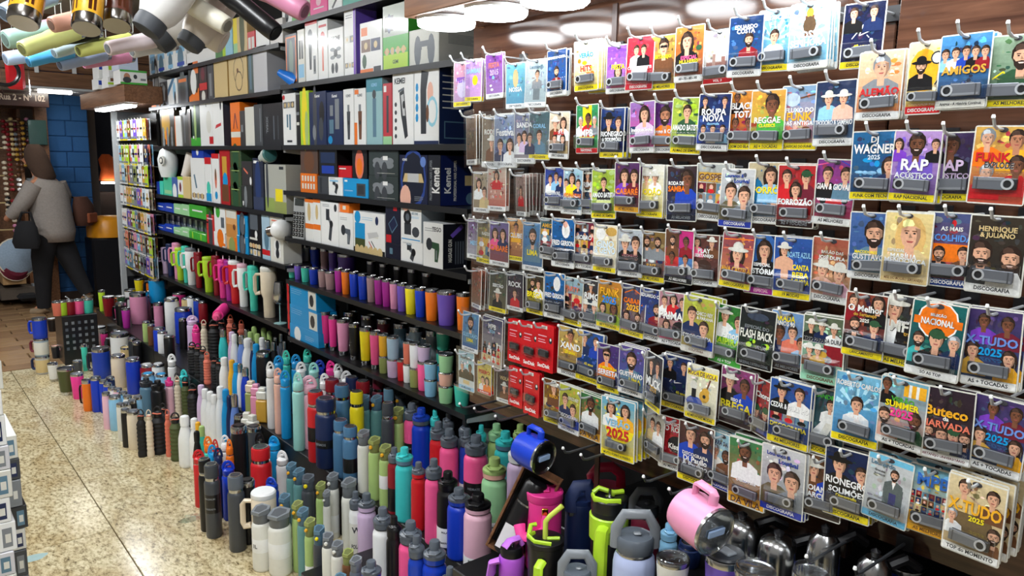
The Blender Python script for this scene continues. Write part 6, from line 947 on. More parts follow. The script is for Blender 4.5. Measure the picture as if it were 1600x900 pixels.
Fl(569, 613, 18, 'dustyteal', 'slate', 'amber'); Fl(588, 613, 19, 'dustyteal', 'slate', 'amber'); Fl(621, 632, 20, 'sage', 'olive', 'amber'); Fl(626, 607, 18, 'slate', 'gray2', 'amber'); Fl(646, 622, 18, 'charcoal', 'grey', None); Fl(568, 667, 20, 'offwhite', 'grey', None); Fl(585, 678, 20, 'sage', 'olive', 'amber'); Fl(602, 690, 20, 'sage', 'olive', 'amber', lab=('white', .3, .5)); Fl(528, 732, 19, 'offwhite', 'grey', 'offwhite', lab=('white', .1, .35)); Fl(545, 742, 24, 'offwhite', 'grey', None); Fl(501, 748, 16, 'sage', 'olive', 'amber'); Fl(510, 760, 12, 'offwhite', 'grey', 'offwhite')
Fl(455, 718, 17, 'dustyteal', 'slate', 'amber'); Fl(467, 727, 19, 'dustyteal', 'slate', 'amber'); Fl(481, 737, 21, 'charcoal', 'gray2', 'yellow'); Fl(444, 767, 19, 'slate', 'slate', 'amber'); Fl(459, 778, 18, 'sage', 'olive', 'amber'); Fl(473, 788, 19, 'dustyteal', 'slate', 'amber'); Fl(411, 786, 30, 'offwhite', 'grey', None, lab=('white', .3, .5, ['1L'], 'dark', .3), H=.27); Fl(438, 791, 36, 'offwhite', 'grey', None, lab=('white', .28, .5), H=.27)
Fl(484, 804, 18, 'sage', 'olive', 'amber', lab=('white', .05, .35)); Fl(498, 816, 19, 'charcoal', 'slate', 'yellow'); Fl(512, 829, 19, 'offwhite', 'grey', 'offwhite'); Fl(527, 842, 20, 'offwhite', 'grey', 'offwhite'); Fl(543, 855, 19, 'brown', 'olive', None); Fl(556, 874, 20, 'gray2', 'grey', None); Fl(531, 891, 22, 'charcoal', 'slate', None)
Wd = lambda *a, **k: Bo('wide', *a, **k)
Wd(509, 621, 34, 'navy', H=.36, lab=('black', .3, .42, ['THERMOS'], 'grey', .3)); Wd(489, 611, 26, 'red', lab=('black', .3, .5)); Wd(519, 592, 24, 'darkred'); Wd(550, 588, 22, 'navy'); Wd(567, 594, 24, 'darkred'); Wd(592, 588, 22, 'maroon'); Wd(534, 600, 25, 'bluegrey'); Wd(558, 610, 22, 'yellow'); Wd(578, 582, 16, 'dark'); Wd(607, 606, 18, 'slate'); Wd(532, 655, 24, 'bluegrey'); Wd(547, 665, 24, 'bluegrey', lab=('black', .2, .45)); Wd(607, 628, 20, 'charcoal')
Wd(407, 697, 32, 'red'); Wd(330, 724, 24, 'charcoal', lab=('black', .35, .6, ['MAGNUM', 'GARRAFA'], 'grey', .1)); Wd(319, 716, 20, 'black'); Wd(368, 741, 26, 'charcoal', cap='gray2')
St = lambda *a, **k: Bo('straw', *a, **k)
St(422, 565, 14, 'white', H=.37); St(434, 575, 14, 'peach', H=.37); St(445, 579, 16, 'cyan', H=.37); St(460, 583, 19, 'mint', H=.37); St(483, 588, 24, 'lightpink', H=.345); St(435, 556, 15, 'cyan'); St(462, 554, 15, 'cyan'); St(470, 566, 16, 'ice', cap='white'); St(490, 567, 17, 'mint'); St(517, 564, 18, 'darkred', cap='hotpink'); St(528, 568, 14, 'white'); St(507, 584, 17, 'white'); St(541, 580, 17, 'offwhite', cap='white'); St(499, 563, 16, 'blue'); St(447, 548, 13, 'turquoise'); St(480, 545, 14, 'dustyteal', cap='turquoise')
St(311, 703, 17, 'red', H=.27); St(353, 720, 20, 'royal', H=.27); St(441, 705, 20, 'white', H=.27); St(424, 747, 22, 'blue', H=.24); St(430, 682, 21, 'cyan', H=.27); St(323, 682, 13, 'turquoise', cap='orange'); St(351, 680, 14, 'white'); St(358, 686, 12, 'orange'); St(331, 695, 14, 'sky', cap='cyan'); St(343, 700, 14, 'navy'); St(405, 676, 15, 'black'); St(336, 686, 11, 'darkred', cap='red')
Sw = lambda *a, **k: Bo('swell', *a, **k)
Sw(348, 513, 15, 'teal', cap='steel'); Sw(362, 518, 14, 'lilac'); Sw(368, 522, 14, 'white'); Sw(375, 523, 15, 'periwinkle', cap='steel'); Sw(387, 528, 20, 'white'); Sw(400, 537, 16, 'cyan'); Sw(397, 510, 13, 'sage'); Sw(391, 518, 13, 'sage'); Sw(402, 521, 13, 'sage'); Sw(409, 527, 14, 'white'); Sw(418, 531, 14, 'royal', cap='steel'); Sw(412, 512, 13, 'sage'); Sw(421, 517, 13, 'sage'); Sw(431, 526, 13, 'lavender', cap='steel'); Sw(428, 533, 14, 'black', cap='steel'); Sw(445, 532, 14, 'grey', cap='steel'); Sw(440, 520, 13, 'gray2', cap='steel'); Sw(385, 514, 12, 'dark', cap='steel'); Sw(395, 533, 12, 'navy', cap='steel')
Sw(350, 558, 17, 'white'); Sw(362, 562, 14, 'amber'); Sw(369, 567, 15, 'cyan'); Sw(383, 574, 16, 'royal', cap='steel'); Sw(375, 568, 12, 'white', cap='steel'); Sw(314, 601, 16, 'lilac'); Sw(320, 607, 16, 'white'); Sw(328, 611, 16, 'white'); Sw(334, 616, 16, 'white'); Sw(344, 603, 18, 'white'); Sw(353, 608, 16, 'cyan'); Sw(357, 617, 12, 'navy'); Sw(367, 616, 17, 'periwinkle', cap='steel'); Sw(288, 649, 22, 'white', H=.275); Sw(303, 653, 17, 'white'); Sw(309, 659, 13, 'white', cap='amber'); Sw(315, 665, 14, 'turquoise', cap='sage'); Sw(307, 673, 14, 'black')
Sq = lambda *a, **k: Bo('square', *a, **k)
Sq(392, 595, 17, 'olive', cap='cream'); Sq(400, 600, 16, 'rose', cap='rose'); Sq(410, 605, 19, 'gold', cap='offwhite'); Sq(385, 644, 17, 'cream', cap='offwhite'); Sq(394, 648, 19, 'cream', cap='offwhite')
Th = lambda *a, **k: Bo('thermo', *a, **k)
Th(373, 663, 26, 'black', H=.36, cap='black'); Th(396, 664, 24, 'charcoal', H=.28, cap='dark'); Th(412, 548, 24, 'black', H=.3, cap='black'); Th(372, 638, 16, 'black', H=.2, cap='black'); Th(384, 764, 20, 'lightpink', H=.22, cap='black'); Th(384, 745, 24, 'black', H=.28, cap='black')
Rb = lambda *a, **k: Bo('ribbed', *a, **k)
for a in ((333, 500, 19, 'black'), (319, 500, 11, 'cream'), (300, 535, 16, 'black'), (309, 537, 14, 'black'), (317, 541, 13, 'dark'), (323, 550, 12, 'salmon'), (335, 557, 13, 'black'), (342, 560, 12, 'black'), (278, 587, 11, 'cream'), (289, 589, 14, 'army'), (300, 600, 17, 'black'), (273, 583, 10, 'black'), (222, 640, 14, 'black'), (230, 640, 11, 'cream'), (245, 636, 22, 'black'), (261, 640, 10, 'salmon'), (273, 645, 18, 'army'), (254, 630, 13, 'dark'), (360, 492, 14, 'salmon'), (377, 500, 13, 'salmon'), (346, 497, 14, 'black'), (366, 505, 13, 'black')): Rb(*a, cap='black' if a[3] not in ('cream', 'salmon') else a[3], band='salmon')
Th(184, 553, 21, 'cream', H=.235); Th(207, 558, 21, 'royal', H=.25); Th(150, 588, 16, 'royal', H=.225); Th(166, 612, 12, 'lightpink', H=.225); Th(178, 617, 18, 'sky', H=.21); Th(207, 640, 19, 'cream', H=.22); Th(196, 638, 13, 'black', H=.22); Th(188, 629, 12, 'offwhite', H=.22)
for i, (x, y) in enumerate(((160, 593), (168, 598), (175, 604), (184, 606), (192, 611), (199, 617), (206, 624), (215, 618), (197, 628), (172, 588))): Th(x, y, 13, ('royal','royal','white','lightpink','sky','white','black','sky','offwhite','navy')[i], H=.21)
Th(230, 568, 20, 'darkred', H=.21, cap='steel'); Th(246, 567, 19, 'white', H=.22, cap='steel'); Th(231, 582, 20, 'sky', H=.2, cap='cyan'); Th(252, 583, 18, 'sky', H=.2, cap='cyan'); S(228, 590, 20, 'slate', cap='dark', H=.24); S(246, 594, 22, 'black', cap='black', H=.24); S(267, 589, 13, 'lightpink', cap='hotpink', H=.24)
Tu = lambda *a, **k: Bo('tumbler', *a, **k)
Mu = lambda *a, **k: Bo('mug', *a, **k)
FR = math.radians(-39.8)
Mu(136, 593, 15, 'orange', H=.2, handle='black', rot=FR); Tu(120, 583, 19, 'hotpink', H=.17, lid='grey'); Tu(102, 574, 24, 'army', H=.185, base=True); Tu(82, 567, 15, 'white', H=.13, base=True); Tu(103, 541, 18, 'rose', H=.11, lid='white'); Tu(119, 522, 24, 'army', H=.17, strawc='pink', base=True); Mu(157, 543, 26, 'blue', H=.22, handle='dark', rot=FR); Tu(131, 538, 9, 'turquoise', H=.2); Tu(81, 497, 14, 'black', H=.12, lid='white'); Tu(121, 563, 14, 'charcoal', H=.1, lid='grey'); Tu(86, 540, 12, 'dark', H=.1, lid='peach')
Pm = onZ(68, 583, 0)
for zz, hh, cc_, dd, hd in ((.2642, .15, 'royal', 'blue handled mug on top of the patterned mug stack', None), (.1332, .13, (150,170,190), 'upper patterned mug of the stack by the brown tiles', 'maroon'), (.0005, .132, (190,190,190), 'lower patterned mug of the stack by the brown tiles', 'navy')):
    BOT.append(['mug', Vector((Pm.x, Pm.y, zz)), .048, hh, cc_, FR, dd, 'fixed', dict(handle=hd, **({} if hd is None else dict(lab=('offwhite' if hd == 'maroon' else 'tan', .1, .8)))), 67])
Mu(216, 457, 26, 'rose', H=.25, handle='black', rot=FR); Mu(193, 503, 27, 'white', H=.2, handle='dark', rot=FR, lid='gray2'); Tu(160, 510, 24, 'offwhite', H=.13, lid='steel'); Tu(159, 489, 12, 'hotpink', H=.1); Tu(200, 531, 19, 'tan', H=.13, lid='tan'); Th(191, 541, 20, 'royal', H=.12); Tu(172, 466, 21, 'orange', H=.13, lid='orange'); Tu(168, 443, 18, 'darkred', H=.13, lid='white'); Tu(158, 450, 10, 'lime', H=.14); Tu(193, 428, 13, 'magenta', H=.12); Tu(203, 430, 18, 'white', H=.14); Tu(219, 427, 14, 'yellow', H=.1); Tu(230, 437, 15, 'orange', H=.12); Mu(245, 433, 25, 'cyan', H=.24, handle='black', rot=FR); Tu(212, 442, 18, 'army', H=.13, lid='steel'); Tu(229, 455, 12, 'rose', H=.18); Tu(188, 462, 16, 'darkgreen', H=.12, lid='steel'); Mu(187, 473, 16, 'black', H=.18, handle='black', rot=FR); Tu(184, 446, 14, 'hotpink', H=.1)
Th(268, 464, 22, 'white', H=.25, cap='steel'); Th(286, 480, 26, 'royal', H=.26); Th(228, 502, 11, 'sage', H=.22); Th(236, 507, 11, 'brown', H=.22); Th(248, 511, 17, 'royal', H=.22); Mu(247, 473, 14, 'rose', H=.16, handle='black', rot=FR); Th(254, 524, 15, 'white', H=.22); Th(264, 528, 16, 'black', H=.22); St(267, 540, 13, 'white', H=.26); St(285, 554, 15, 'teal', H=.22); St(300, 494, 17, 'lilac', cap='lilac', H=.25); St(306, 508, 13, 'hotpink', H=.2); Th(285, 497, 12, 'black', H=.22); Th(299, 462, 14, 'paleblue' if 0 else 'white', H=.16); Th(309, 466, 14, 'blue', H=.17); Th(317, 470, 14, 'darkred', H=.16); Tu(280, 457, 20, 'hotpink', H=.14); Th(290, 465, 12, 'tan', H=.14); Th(205, 510, 12, 'dark', H=.2); Th(180, 515, 10, 'black', H=.22); Th(213, 520, 14, 'black', H=.2)
Bo('quencher', 411, 762, 38, 'cream', H=.3, lid='white', rot=FR, desc='cream handled tumbler with pale slanted lid on the floor', nostraw=True)
# foreground mugs and cans
pass
flush()
# ---- cups on the shelves
def row(zs, X, items, kind='tumbler', **kw):
    for px, yt, w, col, k in items:
        P = onX(px, yt, X); r = w*depth(P)/FPX/2; Pb = Vector((X+.0, P.y, zs)); H = max(.05, P.z-zs-.001)
        BOT.append([kind if 'kind' not in k else k['kind'], Vector((X, P.y, zs+.0008)), r, H, col, k.get('rot', None), k.get('desc'), 'fixed', {q: v for q, v in k.items() if q not in ('kind', 'desc', 'rot')} | kw, px])
NL = dict(lid='none')
row(ZB['b6'], XS+.05, [(456, 412, 12, 'turquoise', {}), (465, 413, 11, 'violet', {}), (477, 416, 14, 'turquoise', {}), (490, 418, 15, 'royal', {}), (504, 421, 15, 'mauve', {}), (516, 424, 17, 'mauve', {}), (529, 419, 13, 'magenta', {}), (540, 421, 14, 'orange', {}), (553, 424, 15, 'royal', {}), (567, 427, 16, 'royal', {}), (580, 430, 15, 'mauve', {}), (592, 433, 15, 'magenta', {}), (604, 436, 15, 'magenta', {}), (616, 439, 15, 'rose', {}), (628, 442, 16, 'violet', {}), (642, 446, 19, 'yellow', {}), (657, 449, 18, 'royal', {}), (675, 451, 22, 'orange', {}), (698, 454, 31, 'violet', {}), (724, 457, 22, 'orange', {})], **NL)
row(ZB['b6'], XS+.18, [(476, 382, 16, 'white', {}), (492, 385, 16, 'royal', {}), (507, 388, 14, 'mauve', {}), (520, 390, 14, 'violet', {}), (542, 396, 30, 'violet', {}), (580, 408, 14, 'charcoal', {}), (600, 412, 15, 'charcoal', {}), (622, 416, 15, 'black', {}), (645, 420, 17, 'charcoal', {}), (668, 426, 18, 'black', {})], **NL)
SB = dict(base=True)
row(ZB['b7'], XS+.055, [(507, 486, 18, 'hotpink', SB), (520, 493, 14, 'hotpink', SB), (536, 498, 20, 'rose', SB), (553, 505, 17, 'black', dict(base=True, lab=('black', .2, .6, ['K'], 'white', .5))), (571, 511, 19, 'yellow', SB), (586, 517, 17, 'pink', SB)])
row(ZB['b7'], XS+.16, [(520, 478, 20, 'gray2', dict(lid='slate')), (548, 487, 22, 'black', dict(lid='black')), (575, 492, 22, 'charcoal', dict(lid='black')), (600, 498, 22, 'maroon', dict(lid='black')), (626, 505, 22, 'slate', dict(lid='black')), (650, 510, 22, 'paleblue', dict(lid='slate')), (676, 516, 22, 'grey', dict(lid='slate'))])
row(ZB['b7'], XS+.06, [(722, 598, 26, 'turquoise', dict(lid='none'))])
flush_rows = flush
def stack(px, ytops, w, cols, X, zs, desc):
    zz = zs+.0008; P0 = onX(px, ytops[0], X); n = len(ytops); tops = [onX(px, y, X).z for y in ytops]; bots = tops[1:]+[zs]
    for i in range(n-1, -1, -1):
        H = tops[i]-bots[i]+.001; r = w*depth(P0)/FPX/2
        BOT.append(['cup', Vector((X, P0.y, bots[i]+.0012)), r, H-.0014 if i else H-.0014, cols[i], None, ('%s cup, %s in the %s' % (cols[i].replace('palegreen','pale green').replace('lightpink','light pink'), ['uppermost','second','third','fourth'][i] if n > 1 else 'single', desc)), 'fixed', dict(lid='none' if i else None), px])
def flush2():
    for kind, P, r, H, col, rot, desc, grp, k, px in BOT:
        cn = {'slate':'slate blue','hotpink':'hot pink','gray2':'dark grey','royal':'royal blue','lightpink':'light pink','paleblue':'pale blue'}.get(col, col)
        o = thing({'cup':'stacking_cup'}.get(kind, 'steel_rim_tumbler' if kind == 'tumbler' else 'handled_tumbler'), P, rot if rot is not None else -PI/2, desc or (cn+' steel-rim tumbler on the '+('upper' if abs(P.z-ZB['b6']) < .02 else 'lower')+' cup shelf'+(', back row' if P.x > XS+.12 else '')), 'cup' if kind == 'cup' else 'tumbler', 'cups on the shelves', px=px)
        mk(kind, o, r, H, col, seg=20, **k)
    BOT.clear()
Xk = XS+.05; zk = ZB['b7']
stack(599, [521, 556], 15, ['amber', 'olive'], Xk, zk, 'stack beside the pink tumbler'); stack(614, [525, 560], 20, ['paleblue', 'lilac'], Xk, zk, 'pale stack with silver edge'); stack(627, [562], 13, ['red'], Xk, zk, 'gap beside the lilac cup'); stack(637, [533, 568], 15, ['salmon', 'white'], Xk+.01, zk, 'salmon and white stack'); stack(648, [535, 574], 17, ['white', 'olive'], Xk-.005, zk, 'white and olive stack'); stack(663, [539, 564], 22, ['lilac', 'pink'], Xk+.005, zk, 'lilac and pink stack'); stack(673, [565, 592], 21, ['sky', 'sky'], Xk-.02, zk, 'sky blue stack'); stack(688, [569, 595], 10, ['cyan', 'peach'], Xk+.05, zk, 'narrow stack behind the green one'); stack(697, [552, 581, 602], 24, ['palegreen', 'peach', 'palegreen'], Xk-.02, zk, 'green and peach stack at shelf end'); stack(693, [518, 546], 23, ['turquoise', 'turquoise'], Xk+.09, zk, 'turquoise stack behind'); stack(645, [520, 545], 22, ['paleblue', 'grey'], Xk+.11, zk, 'grey blue stack at the back'); stack(668, [526, 550], 22, ['slate', 'grey'], Xk+.11, zk, 'slate stack at the back')
# handled tumblers on the farther shelf
QL = lambda **k: dict(kind='quencher', rot=FR, **k)
row(ZC['c6'], XS+.05, [(257, 384, 12, 'lilac', QL(nostraw=True)), (265, 378, 12, 'navy', QL(nostraw=True)), (276, 376, 15, 'rose', QL(nostraw=True)), (281, 384, 16, 'lime', QL(nostraw=True)), (290, 381, 14, 'turquoise', QL(nostraw=True)), (298, 384, 18, 'white', QL(lid='grey')), (309, 391, 13, 'darkred', QL()), (325, 398, 18, 'lime', QL(nostraw=True)), (337, 396, 14, 'darkred', QL()), (347, 402, 15, 'hotpink', QL()), (357, 403, 15, 'magenta', QL()), (367, 403, 21, 'red', QL(lid='white')), (379, 408, 18, 'white', QL(lid='lightpink')), (395, 411, 17, 'turquoise', QL()), (419, 412, 25, 'cream', QL(nostraw=True, lid='offwhite'))])
for b in BOT:
    if b[0] == 'quencher': b[6] = {'slate':'slate'}.get(b[4], b[4])+' handled tumbler on the farther shelf'
flush2()
P = onX(437, 470, XS+.03); g = thing('wine_glass', (XS+.03, P.y, ZC['c6']+.0008), 0, 'steel wine goblet at the end of the farther shelf', 'goblet', px=437)
zt = onX(437, 441, XS+.03).z-ZC['c6']; lath('foot', [(.037, 0), (.036, .002), (.005, .006)], (150,190,190), 'plastic', g); lath('stem', [(.004, .006), (.004, zt*.45)], (150,190,190), 'plastic', g, 10); lath('bowl', [(.006, zt*.45), (.026, zt*.5), (.038, zt*.62), (.035, zt*.8), (.028, zt), (.026, zt), (.033, zt*.8), (.0, zt*.52)], 'steel', 'steel', g)
# ================================================================ large mugs and cans in the foreground
def big(name, px, py, X, label, cat, rot=None):
    P = onX(px, py, X); zt = P.z; P = Vector((X, P.y, tier_at(X, P.y))); big.H = max(.05, zt-P.z-.0005)
    o = thing(name, P+Vector((0, 0, .0005)), rot if rot is not None else FR, label, cat, 'mugs and cans under the card wall', px=px); return o, P
def rad(P, w, H): return w*depth(P+Vector((0, 0, H*.8)))/FPX/2
def strap(o, pts, r, col, name='carry_strap', flat=2.2, mat='rubber', p=None): mb = MB(); mb.tube(pts, r, col, 8, flat=flat); return mb.build(name, mat, p or o)
o, P = big('insulated_can', 851, 762, 1.30, 'hot pink can with side strap and flat lid', 'tumbler'); H = big.H; r = rad(P, 56, H)
lath('body', [(r*.95, 0), (r, .005), (r, H*.86), (r*.98, H*.865)], 'hotpink', 'powder_coat', o, 28); l = lath('lid', [(r*1.0, H*.866), (r*1.05, H*.88), (r*1.05, H*.965), (r*.98, H*.975), (r*.95, H*.965), (0, H*.965)], 'hotpink', 'plastic', o, 28)
mb = MB(); mb.box(-r*.3, r*.3, -r*.3, r*.3, H*.9655, H*.985, 'hotpink', ch=.002); mb.build('sip_tab', 'plastic', l); mb = MB(); mb.box(-.008, .008, -r-.006, -r+.002, H*.7, H*.84, 'gold', ch=.002); mb.build('clasp', 'steel', o)
strap(o, [(0, -r-.006, H*.76), (-.004, -r-.012, H*.6), (-.03, -r-.016, H*.48), (-.06, -r-.004, H*.5), (-.065, -r*.7, H*.6)], .007, 'hotpink')
o, P = big('insulated_can', 907, 772, 1.40, 'navy can with tall webbing handle', 'tumbler'); H = big.H; r = rad(P, 46, H)
lath('body', [(r*.95, 0), (r, .005), (r, H*.88), (r*.95, H*.9)], 'navy', 'powder_coat', o, 28); lath('lid', [(r*.97, H*.9), (r*.98, H*.96), (r*.8, H*.97), (r*.75, H*.955), (0, H*.955)], 'navy', 'plastic', o, 28)
strap(o, [(-r*.7, -r*.7, H*.8), (-r*.75, -r*.6, H*.98), (-r*.3, -r*.5, H*1.16), (r*.4, -r*.5, H*1.18), (r*.8, -r*.4, H*1.0), (r*.8, -r*.4, H*.85)], .009, 'navy'); mb = MB(); mb.box(-r*.8, -r*.8+.016, -r*.86, -r*.78, H*.74, H*.86, 'steel', ch=.002); mb.build('clasp', 'steel', o)
o, P = big('handled_tumbler', 953, 772, 1.26, 'black tumbler with lime green handle collar and lime lid', 'tumbler'); H = big.H; r = rad(P, 56, H)
lath('body', [(r*.72, 0), (r*.76, .005), (r*.95, H*.5), (r, H*.88), (r*.99, H*.885)], 'black', 'powder_coat', o, 28); l = lath('lid', [(r*1.0, H*.885), (r*1.03, H*.9), (r*1.03, H*.975), (r*.95, H*.985), (0, H*.98)], 'black', 'plastic', o, 28)
mb = MB(); mb.tube([(x, y, H*.99) for x, y in ((-r*.95, r*.1), (-r*.9, -r*.5), (-r*.3, -r*.85), (r*.5, -r*.8))], .007, 'lime', 8, flat=.6); mb.tube([(-r*.9, r*.2, H*1.0), (-r*.6, r*.3, H*1.03), (r*.2, r*.2, H*1.0), (r*.8, r*.4, H*1.0)], .006, 'lime', 8); mb.build('lid_frame', 'plastic', l); lath('valve', [(r*.28, H*.981), (r*.28, H*.99), (r*.08, H*.995), (r*.08, H*1.04), (0, H*1.04)], 'steel', 'steel', l, 14)
c = lath('collar', [(r*1.0, H*.66), (r*1.07, H*.665), (r*1.1, H*.84), (r*1.03, H*.85)], 'lime', 'plastic', o, 28); strap(o, [(-r*.4, -r*1.0, H*.78), (-r*.55, -r*1.35, H*.78), (-r*.6, -r*1.5, H*.7), (-r*.6, -r*1.48, H*.35), (-r*.45, -r*1.2, H*.28)], .012, 'lime', 'handle', 1.4, 'plastic', c)
o, P = big('handled_tumbler', 852, 838, 1.18, 'black tumbler with lime lid trim and bent yellow green straw', 'tumbler'); H = big.H; r = rad(P, 56, H)
lath('body', [(r*.8, 0), (r*.84, .005), (r, H*.9), (r*1.04, H*.91), (r*1.04, H*.97), (r*.95, H*.98), (0, H*.97)], 'black', 'powder_coat', o, 28)
mb = MB(); mb.tube([(-r*.6, r*.5, H*.98), (-r*.95, 0, H*1.0), (-r*.6, -r*.6, H*.985), (r*.3, -r*.85, H*.985)], .007, 'lime', 8, flat=.6); mb.tube([(r*.1, -r*.1, H*.98), (r*.8, -r*.1, H*.985)], .005, 'lime', 8); mb.tube([(-r*.9, r*.2, H*.99), (-r*.8, r*.5, H*1.1), (-r*.5, r*.6, H*1.1)], .006, 'lime', 8); mb.build('lid_trim', 'plastic', o); mb = MB(); mb.tube([(0, 0, H*.97), (0, 0, H*1.22), (r*.25, 0, H*1.3), (r*.9, 0, H*1.45)], .0065, (206,220,90), 10); mb.build('drinking_straw', 'plastic', o)
strap(o, [(-r*.2, -r*.95, H*.75), (-r*.4, -r*1.35, H*.72), (-r*.45, -r*1.4, H*.3)], .009, 'lime', 'handle', 1.4, 'plastic')
o, P = big('sports_jug', 800, 850, 1.17, 'purple jug with black cap and violet carry loop', 'bottle'); H = big.H; r = rad(P, 40, H)
lath('body', [(r*.9, 0), (r, .005), (r, H*.7), (r*.85, H*.76)], (180,90,210), 'powder_coat', o, 24); l = lath('cap', [(r*.9, H*.76), (r*.92, H*.9), (r*.8, H*.97), (r*.3, H*.99), (0, H*.99)], 'black', 'plastic', o, 24); lath('valve', [(r*.2, H*.99), (r*.2, H*1.05), (0, H*1.06)], 'steel', 'steel', l, 12); strap(o, [(-r*.6, -r*.5, H*.98), (-r*.2, -r*.2, H*1.1), (r*.5, r*.2, H*1.12), (r*.8, r*.1, H*.98)], .007, (190,110,220)); strap(o, [(-r*.9, -r*.3, H*.65), (-r*1.5, -r*.3, H*.6), (-r*1.6, -r*.3, H*.3)], .009, (190,110,220), 'handle')
def jug(px, py, w, X, col, label):
    o, P = big('handled_jug', px, py, X, label, 'jug'); H = big.H; r = rad(P, w, H)
    lath('body', [(r*.93, 0), (r, .006), (r, H*.66), (r*.95, H*.73), (r*.85, H*.77)], col, 'powder_coat', o, 28); lath('band', [(r*.83, H*.77), (r*.85, H*.775), (r*.85, H*.8), (r*.83, H*.805)], 'steel', 'steel', o, 28)
    l = lath('lid', [(r*.86, H*.805), (r*.88, H*.81), (r*.88, H*.93), (r*.8, H*.955), (r*.76, H*.945), (0, H*.95)], 'gray2', 'plastic', o, 28); mb = MB(); mb.box(-r*.1, r*.3, -r*.15, r*.15, H*.951, H*.98, 'grey', ch=.003); mb.build('sip_tab', 'plastic', l)
    mb = MB(); mb.tube([(-r*.92, 0, H*.82), (-r*.92, 0, H*1.02), (-r*.55, 0, H*1.16), (r*.55, 0, H*1.16), (r*.92, 0, H*1.02), (r*.92, 0, H*.82)], .006, 'grey', 8, flat=2.0); mb.build('bail_handle', 'plastic', o)
jug(993, 828, 66, 1.20, 'lavender', 'lavender blue jug with grey bail handle'); jug(902, 884, 50, 1.15, 'cream', 'small jug with grey bail handle in the lowest corner'); jug(1010, 783, 44, 1.46, 'maroon', 'maroon jug with grey strap handle behind the lavender one')
o, P = big('handled_tumbler', 948, 755, 1.50, 'crimson pink tumbler with big loop handle raised', 'tumbler'); H = big.H; r = rad(P, 50, H)
lath('body', [(r*.8, 0), (r*.84, .005), (r, H*.9), (r, H*.95), (0, H*.955)], 'pink', 'powder_coat', o, 24); strap(o, [(-r*.85, 0, H*.93), (-r*1.0, 0, H*1.15), (-r*.6, 0, H*1.32), (r*.3, 0, H*1.34), (r*.85, 0, H*1.2), (r*.9, 0, H*.93)], .011, (220,50,90), 'loop_handle', 1.3, 'plastic')
def lidcup(px, py, w, X, col, label, lidc='clear'):
    o, P = big('steel_tumbler', px, py, X, label, 'tumbler', rot=FR+.5); H = big.H; r = rad(P, w, H)
    lath('body', [(r*.76, 0), (r*.8, .004), (r*.98, H*.84)], col, 'powder_coat', o, 28); lath('rim', [(r*.98, H*.841), (r, H*.93), (r*.97, H*.95), (r*.9, H*.94), (r*.88, H*.86)], 'steel', 'steel', o, 28)
    if lidc == 'clear':
        l = lath('lid', [(r*.93, H*.952), (r*.97, H*.96), (r*.97, H*.985), (r*.93, H), (r*.86, H), (r*.82, H*.94), (0, H*.94)], 'ice', 'clear_plastic', o, 28); mb = MB(); mb.box(-r*.5, r*.5, -r*.12, r*.12, H*.945, H*.97, 'ice', ch=.002); mb.build('slider', 'clear_plastic', l, smooth=False); lath('inside', [(r*.86, H*.6), (r*.8, H*.62), (0, H*.62)], (150,164,186), 'plastic', o, 24)
    else:
        l = lath('lid', [(r*.93, H*.952), (r*.96, H*.97), (r*.9, H), (0, H)], 'dark', 'plastic', o, 28); mb = MB(); mb.box(-r*.32, r*.32, -r*.5, r*.35, H*1.0005, H*1.03, 'grey', ch=.003); mb.build('slider', 'plastic', l, smooth=False)
lidcup(1052, 868, 52, 1.17, 'offwhite', 'white tumbler with clear lid in front of the navy thermos'); lidcup(1134, 862, 62, 1.2, 'violet', 'violet tumbler with black slide lid', 'dark'); lidcup(1181, 884, 64, 1.17, 'slate', 'clear-lidded tumbler at the bottom edge'); lidcup(1268, 887, 56, 1.18, 'dark', 'clear-lidded dark tumbler at the bottom edge'); lidcup(1415, 878, 60, 1.46, 'blue', 'blue tumbler with wide steel rim in the dark corner', 'dark')
for nm, px, py, X, w, col, lb, kd in (('sports_bottle', 1046, 818, 1.36, 28, 'sky', 'sky blue bottle beside the hanging pink mug', 'sport'), ('wide_lid_thermos', 1078, 846, 1.3, 36, 'navy', 'navy thermos under the hanging pink mug', 'wide')):
    o, P = big(nm, px, py, X, lb, 'bottle'); mk(kd, o, rad(P, w, big.H), big.H, col, seg=24, cap=col)
def hangmug(px, py, X, w, col, label, aim):
    C0 = onX(px, py, X); r = w*depth(C0)/FPX/2; L = r*2.0; o = thing('hanging_mug', C0, 0, label, 'mug', 'mugs hanging from hooks', px=px)
    ax = Vector(aim).normalized(); zz = Vector((0, 0, 1)); x = zz.cross(ax).normalized(); M4 = Matrix((zz.cross(ax).normalized(), ax.cross(x).normalized(), ax)).transposed().to_4x4(); o.matrix_world = Matrix.Translation(C0) @ M4
    lath('body', [(r*.7, -L/2), (r*.88, -L*.46), (r, -L*.2), (r, L*.4)], col, 'powder_coat', o, 30); lath('rim', [(r*1.0, L*.401), (r*1.02, L*.47), (r*.97, L*.48), (r*.93, L*.46)], 'steel', 'steel', o, 30)
    l = lath('lid', [(r*.95, L*.465), (r*.96, L*.5), (r*.85, L*.51), (r*.8, L*.47), (0, L*.47)], 'sky', 'clear_plastic', o, 30); lath('inside', [(r*.9, L*.3), (r*.5, L*.25), (0, L*.25)], (96,116,150), 'plastic', o, 24); mb = MB(); mb.box(-r*.45, r*.45, -r*.16, r*.16, L*.472, L*.5, (150,176,214), ch=.002); mb.build('slider', 'plastic', l, smooth=False)
    mb = MB(); mb.tube([(0, r*.95, -L*.22), (0, r*1.4, -L*.22), (0, r*1.5, -L*.16), (0, r*1.5, L*.2), (0, r*1.4, L*.26), (0, r*.95, L*.26)], r*.11, col, 8, flat=1.8); mb.build('handle', 'plastic', o)
